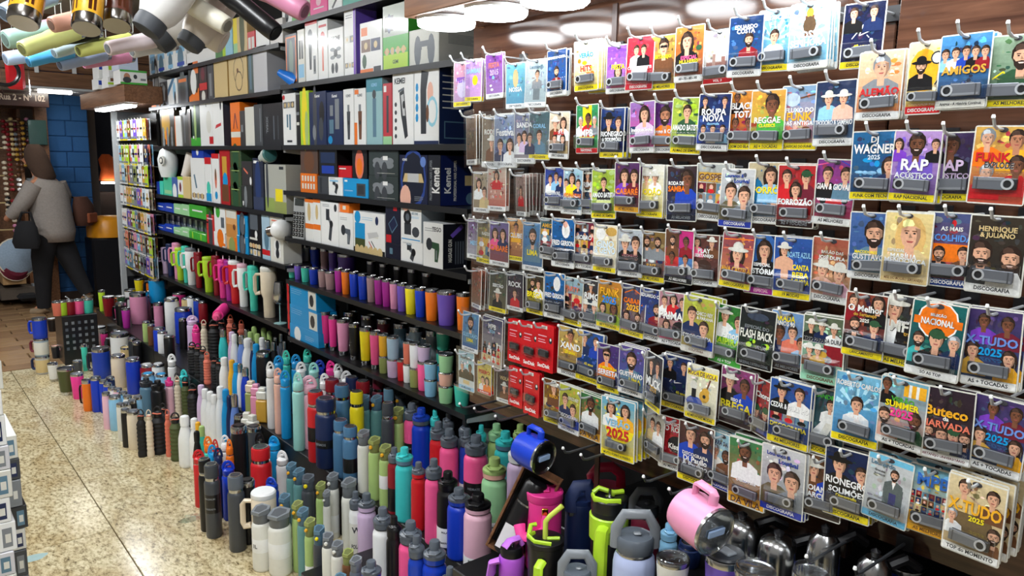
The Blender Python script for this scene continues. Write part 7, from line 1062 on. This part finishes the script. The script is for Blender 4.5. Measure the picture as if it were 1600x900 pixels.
hangmug(832, 706, 1.2, 54, 'royal', 'royal blue mug hanging on its side from a hook', (.08, -.99, -.1)); hangmug(1092, 812, 1.14, 78, 'rose', 'pink mug hanging on its side from a hook', (-.14, -.97, -.15))
def pot(px, py, w, label):
    X = 1.28; P = onX(px, py, X); o, P = big('steel_pot', px, py, X, label, 'pot'); r = w*depth(P)/FPX/2; H = big.H
    lath('body', [(r*.95, 0), (r*1.05, H*.1), (r*1.06, H*.5), (r*1.0, H*.52)], 'black', 'plastic', o, 24); lath('band', [(r*1.03, H*.521), (r*1.05, H*.55), (r*.98, H*.565)], 'offwhite', 'plastic', o, 24); lath('dome', [(r*.96, H*.566), (r*.94, H*.8), (r*.84, H*.9), (r*.5, H*.97), (0, H*.98)], 'steel', 'steel', o, 28); lath('knob', [(r*.2, H*.98), (r*.26, H*1.03), (0, H*1.06)], 'black', 'plastic', o, 12); strap(o, [(r*.8, 0, H*.9), (r*1.6, 0, H*.96), (r*2.3, 0, H*.88)], .010, 'black', 'handle', 1.5, 'plastic')
pot(1160, 806, 58, 'chrome pot with black handle behind the pink mug'); pot(1217, 834, 62, 'chrome pot with white band beside the violet tumbler'); pot(1290, 828, 52, 'dark chrome pot under the bottom card row'); pot(1368, 866, 56, 'half hidden dark pot in the corner')
# black thermos in a wooden gift tray
P = onX(786, 850, 1.22); o = thing('gift_tray', (1.22, P.y, tier_at(1.22, P.y)+.024), (math.radians(-8), math.radians(22), FR-.3), 'open wooden tray leaning, lined in black', 'tray', px=785)
mb = MB(); mb.box(-.055, -.048, 0, .05, 0, .25, (84,56,38), ch=.001); mb.box(.048, .055, 0, .05, 0, .25, (84,56,38), ch=.001); mb.box(-.048, .048, 0, .05, 0, .007, (84,56,38)); mb.box(-.048, .048, 0, .05, .243, .25, (84,56,38)); mb.build('frame', 'wood', o, smooth=False); mb = MB(); mb.box(-.047, .047, .04, .049, .008, .242, (20,20,22)); mb.build('back_board', 'matte', o, smooth=False)
t = thing('slim_thermos', o.location, o.rotation_euler, 'black thermos with steel cup lying in the wooden tray', 'thermos', px=785)
lath('body', [(.028, .01), (.033, .014), (.033, .16)], 'black', 'powder_coat', t, o=(0, .003, 0)); lath('band', [(.034, .161), (.034, .166)], 'steel', 'steel', t, o=(0, .003, 0)); lath('cup', [(.033, .167), (.032, .215), (.026, .225), (0, .225)], 'black', 'powder_coat', t, o=(0, .003, 0)); mb = MB(); mb.box(-.028, .028, -.036, -.0335, .03, .1, 'white'); mb.build('paper_label', 'print', t, smooth=False)
# pink bottle lying on its side on the farther bottles
P = onX(345, 488, XS-.06); o = thing('lying_bottle', P, (0, PI/2+.12, -2.2), 'hot pink ribbed bottle lying on top of the bottles', 'bottle', px=345); lath('body', [(.03, -.09), (.036, -.085), (.036, .02), (.03, .035), (.036, .05), (.034, .06)], 'hotpink', 'plastic', o); lath('cap', [(.024, .061), (.024, .1), (.014, .105), (.014, .12), (0, .12)], 'pink', 'plastic', o)
# ================================================================ tumblers hung from the ceiling
def hang(px, py, w, ang, L, col, kind, label, zd=2.5, tilt=.8, mat='powder_coat', bottom=None):
    E = EYE+ray(px, py)*zd; r = w*zd/FPX/2; a = math.radians(ang); c = math.cos(tilt); d = (RGT*math.cos(a)*c+UPV*math.sin(a)*c+FWD*math.sin(tilt)).normalized()
    x = d.orthogonal().normalized(); y = d.cross(x); o = thing('hanging_tumbler', E, 0, label, 'tumbler', 'tumblers hanging from the ceiling', px=px); o.matrix_world = Matrix.Translation(E) @ Matrix((x, y, d)).transposed().to_4x4()
    if kind == 'cup':
        lath('body', [(r*.86, 0), (r*.95, .003), (r, L*.1), (r, L*.42), (r*1.12, L*.5), (r*1.16, L*.92)], col, mat, o, 24); lath('base_pad', [(r*.62, .0001), (r*.6, -.002)][::-1], bottom or tuple(int(q*.62) for q in (PAL[col] if isinstance(col, str) else col)), 'rubber', o, 20); lath('rim', [(r*1.15, L*.921), (r*1.17, L*.99), (r*1.1, L), (0, L)], 'steel', 'steel', o, 24)
    elif kind == 'can':
        lath('body', [(r*.98, L*.16), (r, L*.165), (r, L)], col, 'print', o, 28); lath('steel_base', [(r*.9, 0), (r*.98, .004), (r*1.0, L*.159)], (150,146,142), 'steel', o, 28); mb = MB(); R0 = r*1.004; W = r*5
        F = Face(mb, lambda u, v, l: ((R0+.0001*l)*math.cos(u/R0), (R0+.0001*l)*math.sin(u/R0), v), W, L)
        for k in range(5): F.poly([(r*k*1.25, L*.2), (r*k*1.25+r*.5, L*.2), (r*k*1.25+r*.5, L*.9), (r*k*1.25, L*.9)], (70,30,10)); F.poly([(r*k*1.25+r*.55, L*.45), (r*k*1.25+r*1.1, L*.45), (r*k*1.25+r*1.1, L*.75), (r*k*1.25+r*.55, L*.75)], 'amber')
        mb.build('sleeve_print', 'print', o, smooth=False)
    elif kind == 'jug':
        lath('body', [(r*.72, L*.16), (r*.9, L*.24), (r, L*.34), (r*1.02, L*.9), (r*.9, L)], col, mat, o, 28); lath('cap', [(r*.5, 0), (r*.66, .004), (r*.72, L*.08), (r*.7, L*.159)], 'charcoal', 'rubber', o, 24)
    top = E+d*L; n = Vector((top.x, top.y, 2.75)); mb = MB(); loc = o.matrix_world.inverted(); mb.tube([tuple(loc @ (top-d*.004)), tuple(loc @ n)], .0015, 'offwhite', 6); mb.build('cord', 'plastic', o)
hang(36, 37, 47, 92, .2, 'amber', 'can', 'amber printed cup with steel base hanging farthest over the aisle corner', 1.95, .3); hang(135, 46, 44, 95, .2, 'amber', 'can', 'amber printed cup with steel base hanging beside the peach tumbler', 2.0, .3); hang(182, 41, 44, 97, .2, (90,40,24), 'can', 'dark brown printed cup with steel base', 2.1, .3)
hang(80, 39, 26, 42, .2, 'peach', 'cup', 'peach tumbler hanging bottom outwards', 2.2); hang(68, 66, 20, 36, .2, 'black', 'cup', 'black tumbler hanging beneath the peach one', 2.6); hang(34, 77, 26, 50, .22, (214,220,140), 'cup', 'pale lime tumbler hanging at left', 2.5); hang(44, 97, 18, 40, .18, (90,180,236), 'cup', 'sky blue tumbler hanging lowest at left', 2.8); hang(84, 83, 18, 44, .2, 'ice', 'cup', 'white tumbler hanging between black and lime', 2.8); hang(93, 102, 19, 40, .2, 'lavender', 'cup', 'pale lavender tumbler hanging lowest of the pastel ones', 2.9); hang(122, 80, 20, 38, .22, (220,226,130), 'cup', 'lime yellow tumbler hanging in the middle', 2.7); hang(130, 97, 22, 32, .2, 'rose', 'cup', 'rose tumbler hanging behind the lime ones', 3.0); hang(168, 76, 23, 36, .2, (244,230,236), 'cup', 'pinkish white tumbler with grey base pad', 2.4, bottom='grey'); hang(206, 81, 20, 36, .16, 'white', 'cup', 'white tumbler with grey base pad', 2.5, bottom='grey'); hang(8, 62, 30, 35, .2, (170,206,196), 'cup', 'pastel green tumbler at the picture edge', 2.6); hang(6, 22, 30, 60, .2, (170,196,226), 'cup', 'pastel blue tumbler at the picture edge', 2.4); hang(8, 92, 22, 32, .2, (196,216,244), 'cup', 'pale blue tumbler hanging low at the picture edge', 2.9); hang(30, 50, 18, 40, .18, 'lightpink', 'cup', 'small light pink tumbler among the pastel ones', 3.0)
hang(355, 41, 31, 148, .3, (226,222,206), 'cup', 'long cream tumbler hanging diagonally', 2.1, .1); hang(431, 52, 31, 140, .3, 'black', 'cup', 'long black tumbler hanging diagonally', 2.1, .1); hang(476, 18, 34, 150, .28, 'rose', 'cup', 'pink tumbler hanging by the top shelf', 2.2, .1)
hang(226, 50, 66, 62, .26, (224,224,222), 'jug', 'large white jug hanging cap down, left one', 2.0, .2); hang(240, 66, 70, 48, .3, (206,204,200), 'jug', 'large grey white jug hanging cap down behind', 2.5, .25); hang(292, 74, 56, 60, .22, (222,214,204), 'jug', 'beige jug with dark cap hanging by the cream tumbler', 2.2, .2)
hang(350, 66, 42, 150, .1, (224,214,202), 'cup', 'round beige mug hanging below the cream tumbler', 2.25, -.2, bottom=(236,228,218))
# ================================================================ stacked cartons across the aisle
def lstack(Yf, pxr, py_top, W, D, hs, cols, desc, zt0):
    t = thing('stock_plinth', (onY(pxr, 700, Yf).x-W/2, Yf+D/2, 0), 0, desc+' plinth', 'plinth'); mb = MB(); mb.box(-W/2, W/2, -D/2, D/2, 0, zt0, (80,80,84), ch=.003); mb.build('plinth_block', 'matte', t, smooth=False)
    z = zt0; ztop = onY(pxr-8, py_top, Yf).z; i = 0
    while z < ztop-.02:
        h = hs[i % len(hs)]; c = cols[i % len(cols)]; mb = MB(); mb.box(-W/2, W/2, -D/2, D/2, .0005, h-.0008, c, ch=.0015); F = front(mb, -W/2, -D/2, 0, W, h, d=.0001)
        F.rect(.62, .2, .86, .75, 'grey' if i % 2 else 'slate'); F.rect(.66, .3, .82, .65, 'offwhite' if i % 3 else 'charcoal'); F.rect(.1, .3, .5, .4, 'grey'); F.rect(.9, .15, .97, .8, ('slate', 'grey', 'navy')[i % 3]); F.rect(.92, .3, .96, .6, 'offwhite')
        o = mb.build('stock_carton', 'print', None, (t.location.x+random.uniform(-.006, .004), t.location.y, z), random.uniform(-.02, .02), smooth=False); tag(o, desc+' carton', 'box', 'cartons stacked across the aisle', px=1000-z*100); o['label'] = WORDN[i]+' carton from the bottom of the '+desc; REG.pop(); z += h; i += 1
lstack(1.75, 12, 520, .24, .2, [.052, .058, .05, .062], ['white', 'offwhite', (214,214,220), 'white'], 'front white pile', .42)
lstack(2.15, 31, 680, .22, .2, [.06, .07, .055], ['charcoal', 'offwhite', 'dark', 'grey'], 'rear dark and white pile', .3)
# ================================================================ far card rack
fr = MB(); rs = random.Random(5); cc = ['gold','tan','brown','slate','navy','white','ice','maroon','olive','lime','violet','rose','cream','sky','grey','salmon']
yA, yB = YD1-.05, YRK-.04
for i, py in enumerate((186, 226, 258, 293, 330, 364, 394)):
    zt = onX(215, py, XS-.04).z; n = 10
    for k in range(n):
        for q in range(3):
            y = yA+(yB-yA)*(k+.5)/n+rs.uniform(-.008, .008); x = XS-.05+.02*q+rs.uniform(-.006, .006); h = .165; w = .05; c = rs.choice(cc)
            fr.box(x, x+.0015, y-w, y+w, zt-h, zt, c); fr.box(x-.0006, x-.0001, y-w, y+w, zt-h, zt-h+.012, rs.choice(['yellow', 'white', 'white'])); fr.box(x-.006, x-.0002, y-.025, y+.025, zt-h+.016, zt-h+.03, 'grey'); fr.box(x-.0007, x-.0001, y-.018, y+.018, zt-h*.62, zt-h*.2, rs.choice(['skin', 'tan', 'peach', 'white', 'black'])); fr.box(x-.0007, x-.0001, y-w*.8, y+w*.8, zt-h*.5, zt-h*.4, rs.choice(cc))
        fr.tube([(XS+.049, yA+(yB-yA)*(k+.5)/n, zt-.008), (XS-.065, yA+(yB-yA)*(k+.5)/n, zt-.006), (XS-.07, yA+(yB-yA)*(k+.5)/n, zt+.008)], .002, 'offwhite', 5)
o = fr.build('small_card_rows', 'card_gloss', smooth=False); tag(o, 'seven crowded rows of small cards on the far rack', 'cards', kind='stuff')
# crate with cups on it
Yc = 6.5; a, b = onY(96, 495, Yc), onY(152, 495, Yc); H = a.z; W = b.x-a.x; mb = MB(); mb.box(-W/2, W/2, 0, .3, 0, H, (26,26,30), ch=.004); F = front(mb, -W/2, 0, 0, W, H, d=.0002)
for i in range(5):
    for j in range(5): F.rect(.08+.18*i, .3+.13*j, .16+.18*i, .36+.13*j, 'grey' if (i+j) % 3 else 'gray2')
cr = tag(mb.build('printed_crate', 'print', None, ((a.x+b.x)/2, Yc, 0), smooth=False), 'black printed carton carrying small cups near the passage', 'box')
for px, col, sw in ((89, 'salmon', None), (96, 'lime', None), (108, 'darkred', 'steel'), (122, 'pink', None), (136, 'turquoise', 'steel')):
    P = onY(px, 480, Yc+.1); o = thing('small_cup', (P.x, Yc+.06, H+.001), 0, col.replace('darkred', 'dark red')+' small cup standing on the black carton', 'cup', 'cups on the black carton', px=px); mk('cup', o, .04, .11, col, strawc=sw)
# ================================================================ small shop and passage
def shopbox(name, px0, px1, y0, y1, Y, D, col, label, cat, mat='matte', ch=.004):
    a, b = onY(px0, y1, Y), onY(px1, y0, Y); mb = MB(); mb.box(-(b.x-a.x)/2, (b.x-a.x)/2, 0, D, 0, b.z-a.z, col, ch=ch); o = mb.build(name, mat, None, ((a.x+b.x)/2, Y, a.z), smooth=False); return tag(o, label, cat, px=(px0+px1)/2)
YS = 9.5
g = thing('jewellery_rack', (onY(18, 400, YS).x, YS, 0), 0, 'pale gridded jewellery rack at the small shop front', 'rack'); w = onY(50, 300, YS).x-onY(-14, 300, YS).x
mb = MB(); mb.box(-w/2, w/2, .3, .33, 0, 2.1, (150,118,86)); mb.build('back_panel', 'wood', g, smooth=False)
for i in range(6): mb = MB(); mb.box(-w/2, w/2, .02, .04, .5+.28*i, .512+.28*i, 'tan'); mb.build('bar', 'plastic', g, smooth=False)
for i in range(2): mb = MB(); mb.box(-w/2+i*(w-.03), -w/2+.03+i*(w-.03), 0, .3, 0, 2.1, (190,160,120)); mb.build('post', 'wood', g, smooth=False)
cs = ['cream','darkred','tan','white','brown','gold','grey','maroon','black','rose']
for i, (px, y0, y1) in enumerate(((4, 185, 235), (10, 190, 300), (16, 182, 245), (22, 190, 300), (28, 182, 270), (34, 188, 262), (41, 182, 265), (47, 190, 300), (12, 305, 345), (20, 310, 372), (6, 250, 340))):
    a, b = onY(px, y0, YS-.03), onY(px, y1, YS-.03); L = a.z-b.z; o = thing('necklace', (a.x, YS-.03, b.z), 0, cs[i % 10]+' bead strand hanging in the small shop', 'necklace', 'bead strands in the small shop', px=px); mb = MB()
    n = max(4, int(L/.05))
    for k in range(n): mb.lathe([(.0, -.02), (.02, -.012), (.024, 0), (.02, .012), (0, .02)], cs[(i+k//3) % 10] if i % 3 == 0 else cs[i % 10], 8, (0, 0, L*(k+.5)/n))
    mb.tube([(0, 0, 0), (0, 0, L)], .004, 'brown', 5); mb.build('bead_string', 'plastic', o)
shopbox('poster', 46, 72, 188, 226, 9.15, .03, (40,74,70), 'dark teal poster with emblem beside the pillar', 'poster', 'print')
for px, py, w, c, l in ((27, 402, .2, (150,170,190), 'round blue grey patterned cushion at the small shop'), (24, 415, .16, 'maroon', 'maroon cushion leaning on the patterned one')):
    P = onY(px, py, 9.3); o = thing('cushion', P, (math.radians(80), 0, .3), l, 'cushion', px=px); lath('pad', [(0, -.06), (w*.7, -.05), (w, 0), (w*.7, .05), (0, .06)], c, 'cloth', o, 20); lath('piping', [(w*1.0, -.006), (w*1.02, 0), (w*1.0, .006)], 'cream', 'cloth', o, 20)
shopbox('wicker_box', 5, 40, 422, 446, 9.3, .3, (176,140,96), 'woven box under the cushions', 'box'); shopbox('display_case', 2, 60, 447, 470, 9.35, .4, (90,80,70), 'low display case at the shop floor', 'case'); shopbox('dark_bag', 30, 62, 460, 472, 9.1, .2, 'black', 'black bag on the passage floor', 'bag', 'cloth', .03)
for px, py in ((48, 286), (57, 405), (55, 450)): P = onY(px, py, 9.4); L = thing('spot_lamp', P, 0, 'small warm spot lamp in the jewellery shop', 'lamp', 'shop spot lamps', px=px); lath('housing', [(.03, 0), (.035, .05)], 'grey', 'plastic', L, 12); lath('bulb', [(0, -.03), (.025, -.02), (.028, -.001)], 'white', 'lamp_far', L, 12)
# stall to the right of the pillar
P = onZ(172, 470, 0); o = thing('waste_bin', (onY(172, 400, 9.0).x, 9.0, 0), 0, 'black bin with rounded yellow lid beside the card rack', 'bin', px=172); zt = onY(172, 369, 9.0).z
mb = MB(); mb.box(-.2, .2, -.18, .18, 0, zt, (24,24,28), ch=.02); mb.build('body', 'plastic', o); mb = MB(); mb.rings([((0, 0, zt+.001), .21, .19), ((0, 0, zt+.1), .21, .19), ((0, 0, zt+.18), .17, .16), ((0, 0, zt+.22), .09, .08)], (226,150,30), 20); mb.build('lid', 'plastic', o)
P = onY(172, 282, 9.9); o = thing('orange_jacket', P, 0, 'orange jacket hanging in the dark stall', 'jacket', px=172); mb = MB(); mb.rings([((0, 0, 0), .12, .07), ((.01, 0, .12), .1, .07), ((-.02, 0, .24), .09, .06), ((-.03, 0, .3), .04, .03)], (224,100,40), 14); mb.build('cloth_shell', 'cloth', o)
P = onY(177, 287, 9.8); L = thing('shelf_light', P, 0, 'thin lit shelf strip in the dark stall', 'lamp', px=177); mb = MB(); mb.box(-.12, .12, 0, .03, 0, .02, 'white', ch=.003); mb.build('diffuser', 'lamp_far', L)
shopbox('stall_shelf', 160, 196, 300, 460, 10.0, .3, (50,40,36), 'dark goods shelf in the stall', 'shelf'); shopbox('stall_shelf', 158, 190, 175, 452, 10.2, .2, (44,44,52), 'dark display panel high in the stall', 'panel')
# price tags and red bag under the fascia
for px, py in ((57, 108), (116, 110)): shopbox('price_tag', px-3, px+3, py-5, py+5, 8.58, .004, 'white', 'small white price tag hanging from the fascia', 'tag', 'print', 0)
P = onY(24, 118, 6.8); o = thing('toy_bag', P, 0, 'clear bag with red toys hanging near the sign', 'bag', px=24); mb = MB(); mb.box(-.06, .06, -.02, .02, -.1, .1, 'redbox', ch=.02); mb.build('toys', 'plastic', o); mb = MB(); mb.box(-.09, .09, -.03, .03, -.14, .16, 'white', ch=.01); mb.build('wrapper', 'clear_plastic', o); mb = MB(); mb.tube([(0, 0, .16), (0, 0, 2.75-P.z)], .002, 'white', 5); mb.build('cord', 'plastic', o)
P = onY(6, 112, 6.5); o = thing('cable_ring', P, 0, 'black cable coil hanging at the left edge', 'cable', px=6); mb = MB(); mb.tube([(.09*math.cos(t), 0, .09*math.sin(t)) for t in [2*PI*k/20 for k in range(20)]], .014, 'black', 8, closed=True); mb.tube([(0, 0, .09), (0, 0, 2.75-P.z)], .002, 'white', 5); mb.build('coil', 'plastic', o)
# crumpled clear wrapper on the floor and a worn blue mark
P = onZ(297, 812, 0); mb = MB(); mb.rings([((0, 0, .001), .05, .03), ((.01, .005, .012), .035, .02), ((-.01, 0, .022), .012, .008)], 'white', 9); o = mb.build('plastic_wrapper', 'clear_plastic', None, P, smooth=False); tag(o, 'crumpled clear plastic wrapper on the granite', 'wrapper')
P = onZ(52, 872, 0); mb = MB(); mb.add([(.05*math.cos(t)*(1+.2*math.sin(3*t)), .03*math.sin(t), .0006) for t in [2*PI*k/14 for k in range(14)]], [tuple(range(14))], (150,176,176)); mb.build('floor_mark', 'matte', floor, P, smooth=False)['label'] = 'pale blue paint smear'
# ================================================================ woman walking past the blue pillar
root = onZ(92, 487, 0); wm = thing('person', (root.x, root.y, 0), (0, 0, FR), 'person in grey shirt and black trousers walking left with a dark bag', 'person', px=90)
k = depth(root)/FPX
def Q(px, py, d=0): return ((px-92)*k, d, (487-py)*k)
me = bpy.data.meshes.new('body'); V = [Q(90, 365), Q(88, 330), Q(86, 296), Q(80, 276), Q(74, 258), Q(72, 240), Q(84, 292, -.17), Q(66, 322, -.2), Q(46, 338, -.2), Q(40, 344, -.2), Q(88, 292, .17), Q(92, 322, .2), Q(84, 345, .15), Q(86, 368, -.08), Q(80, 425, -.09), Q(78, 476, -.09), Q(64, 484, -.1), Q(94, 368, .08), Q(112, 415, .08), Q(132, 458, .08), Q(124, 474, .08)]
E = [(0,1),(1,2),(2,3),(3,4),(4,5),(2,6),(6,7),(7,8),(8,9),(2,10),(10,11),(11,12),(0,13),(13,14),(14,15),(15,16),(0,17),(17,18),(18,19),(19,20)]
R = [.13,.12,.13,.055,.085,.08,.055,.042,.03,.026,.055,.042,.03,.085,.058,.04,.035,.085,.058,.04,.035]
me.from_pydata(V, E, []); bo = link('body', me, wm); bo.modifiers.new('skin', 'SKIN'); sv = me.skin_vertices[0].data
for i, r in enumerate(R): sv[i].radius = (r, r); sv[i].use_root = i == 0
bo.modifiers.new('sub', 'SUBSURF').levels = 2; m, nt, bs = nodes('skin_tone'); bs.inputs['Base Color'].default_value = (*lin('skin2'), 1); bs.inputs['Roughness'].default_value = .55; me.materials.append(m)
def loft(name, pts, col, mat='cloth', seg=16): mb = MB(); mb.rings(pts, col, seg); return mb.build(name, mat, wm, angle=1.5)
c = Q; gr = (150,142,136)
loft('shirt', [(Q(92, 376), .19, .16), (Q(93, 360), .205, .18), (Q(92, 330), .185, .17), (Q(90, 305), .17, .19), (Q(87, 290), .14, .2), (Q(83, 280), .08, .11), (Q(80, 275), .06, .065)], gr)
mb = MB(); mb.tube([Q(86, 289, -.16), Q(76, 308, -.2), Q(64, 324, -.21), Q(50, 336, -.2)], [.085, .08, .07, .055], gr, 12); mb.tube([Q(90, 289, .16), Q(94, 308, .2), Q(92, 326, .2), Q(84, 342, .16)], [.085, .08, .07, .055], gr, 12); mb.build('sleeves', 'cloth', wm)
mb = MB(); mb.tube([Q(92, 362), Q(86, 372, -.07), Q(82, 400, -.09), Q(80, 430, -.09), Q(78, 478, -.09)], [.15, .12, .1, .08, .06], (22,22,26), 14); mb.tube([Q(93, 364), Q(96, 374, .07), Q(106, 400, .08), Q(116, 425, .08), Q(132, 460, .08)], [.15, .12, .1, .08, .06], (22,22,26), 14); mb.build('trousers', 'cloth', wm)
mb = MB(); mb.tube([Q(82, 478, -.09), Q(74, 483, -.1), Q(60, 485, -.1)], [.045, .042, .035], (150,130,104), 10, flat=1.1); mb.tube([Q(134, 460, .08), Q(128, 470, .08), Q(120, 478, .08)], [.045, .042, .035], (150,130,104), 10); mb.build('shoes', 'cloth', wm)
hr = (74,54,42); loft('hair', [(Q(90, 288, .0), .04, .07), (Q(88, 278, .0), .085, .11), (Q(81, 264), .105, .115), (Q(76, 250), .105, .11), (Q(74, 238), .09, .095), (Q(74, 230), .045, .05)], hr)
mb = MB(); mb.tube([Q(64, 250, -.03), Q(59, 254, -.02), Q(63, 259, -.02)], [.02, .022, .018], 'skin2', 8); mb.build('nose_and_cheek', 'plastic', wm)
bg = thing('handbag', onY(42, 388, root.y-.25), (0, 0, FR), 'large black shoulder bag hanging from the person\'s forearm', 'bag', px=42); mb = MB(); mb.rings([((0, 0, 0), .11, .05), ((0, 0, .06), .13, .07), ((.01, 0, .2), .1, .06), ((.02, 0, .26), .06, .03)], (20,20,24), 16); mb.build('pouch', 'cloth', bg); mb = MB(); mb.tube([(-.07, 0, .22), (-.02, 0, .34), (.06, 0, .34), (.09, 0, .22)], .012, 'black', 8); mb.build('strap', 'cloth', bg)
bp = thing('backpack', onY(132, 352, root.y+.05), (0, 0, FR), 'small brown backpack on the person\'s back', 'bag', px=132); mb = MB(); mb.rings([((0, 0, 0), .07, .1), ((.01, 0, .06), .09, .13), ((0, 0, .2), .085, .13), ((-.02, 0, .29), .05, .09)], (78,46,34), 16); mb.build('sack', 'cloth', bp); mb = MB(); mb.tube([(-.06, .04, .26), (-.2, .06, .3), (-.22, .05, .16), (-.07, .04, .06)], .012, 'black', 8); mb.build('strap', 'cloth', bp); mb = MB(); mb.box(.07, .1, -.08, .08, .03, .13, (150,80,50), ch=.01); mb.build('pocket', 'cloth', bp)
finish_labels()
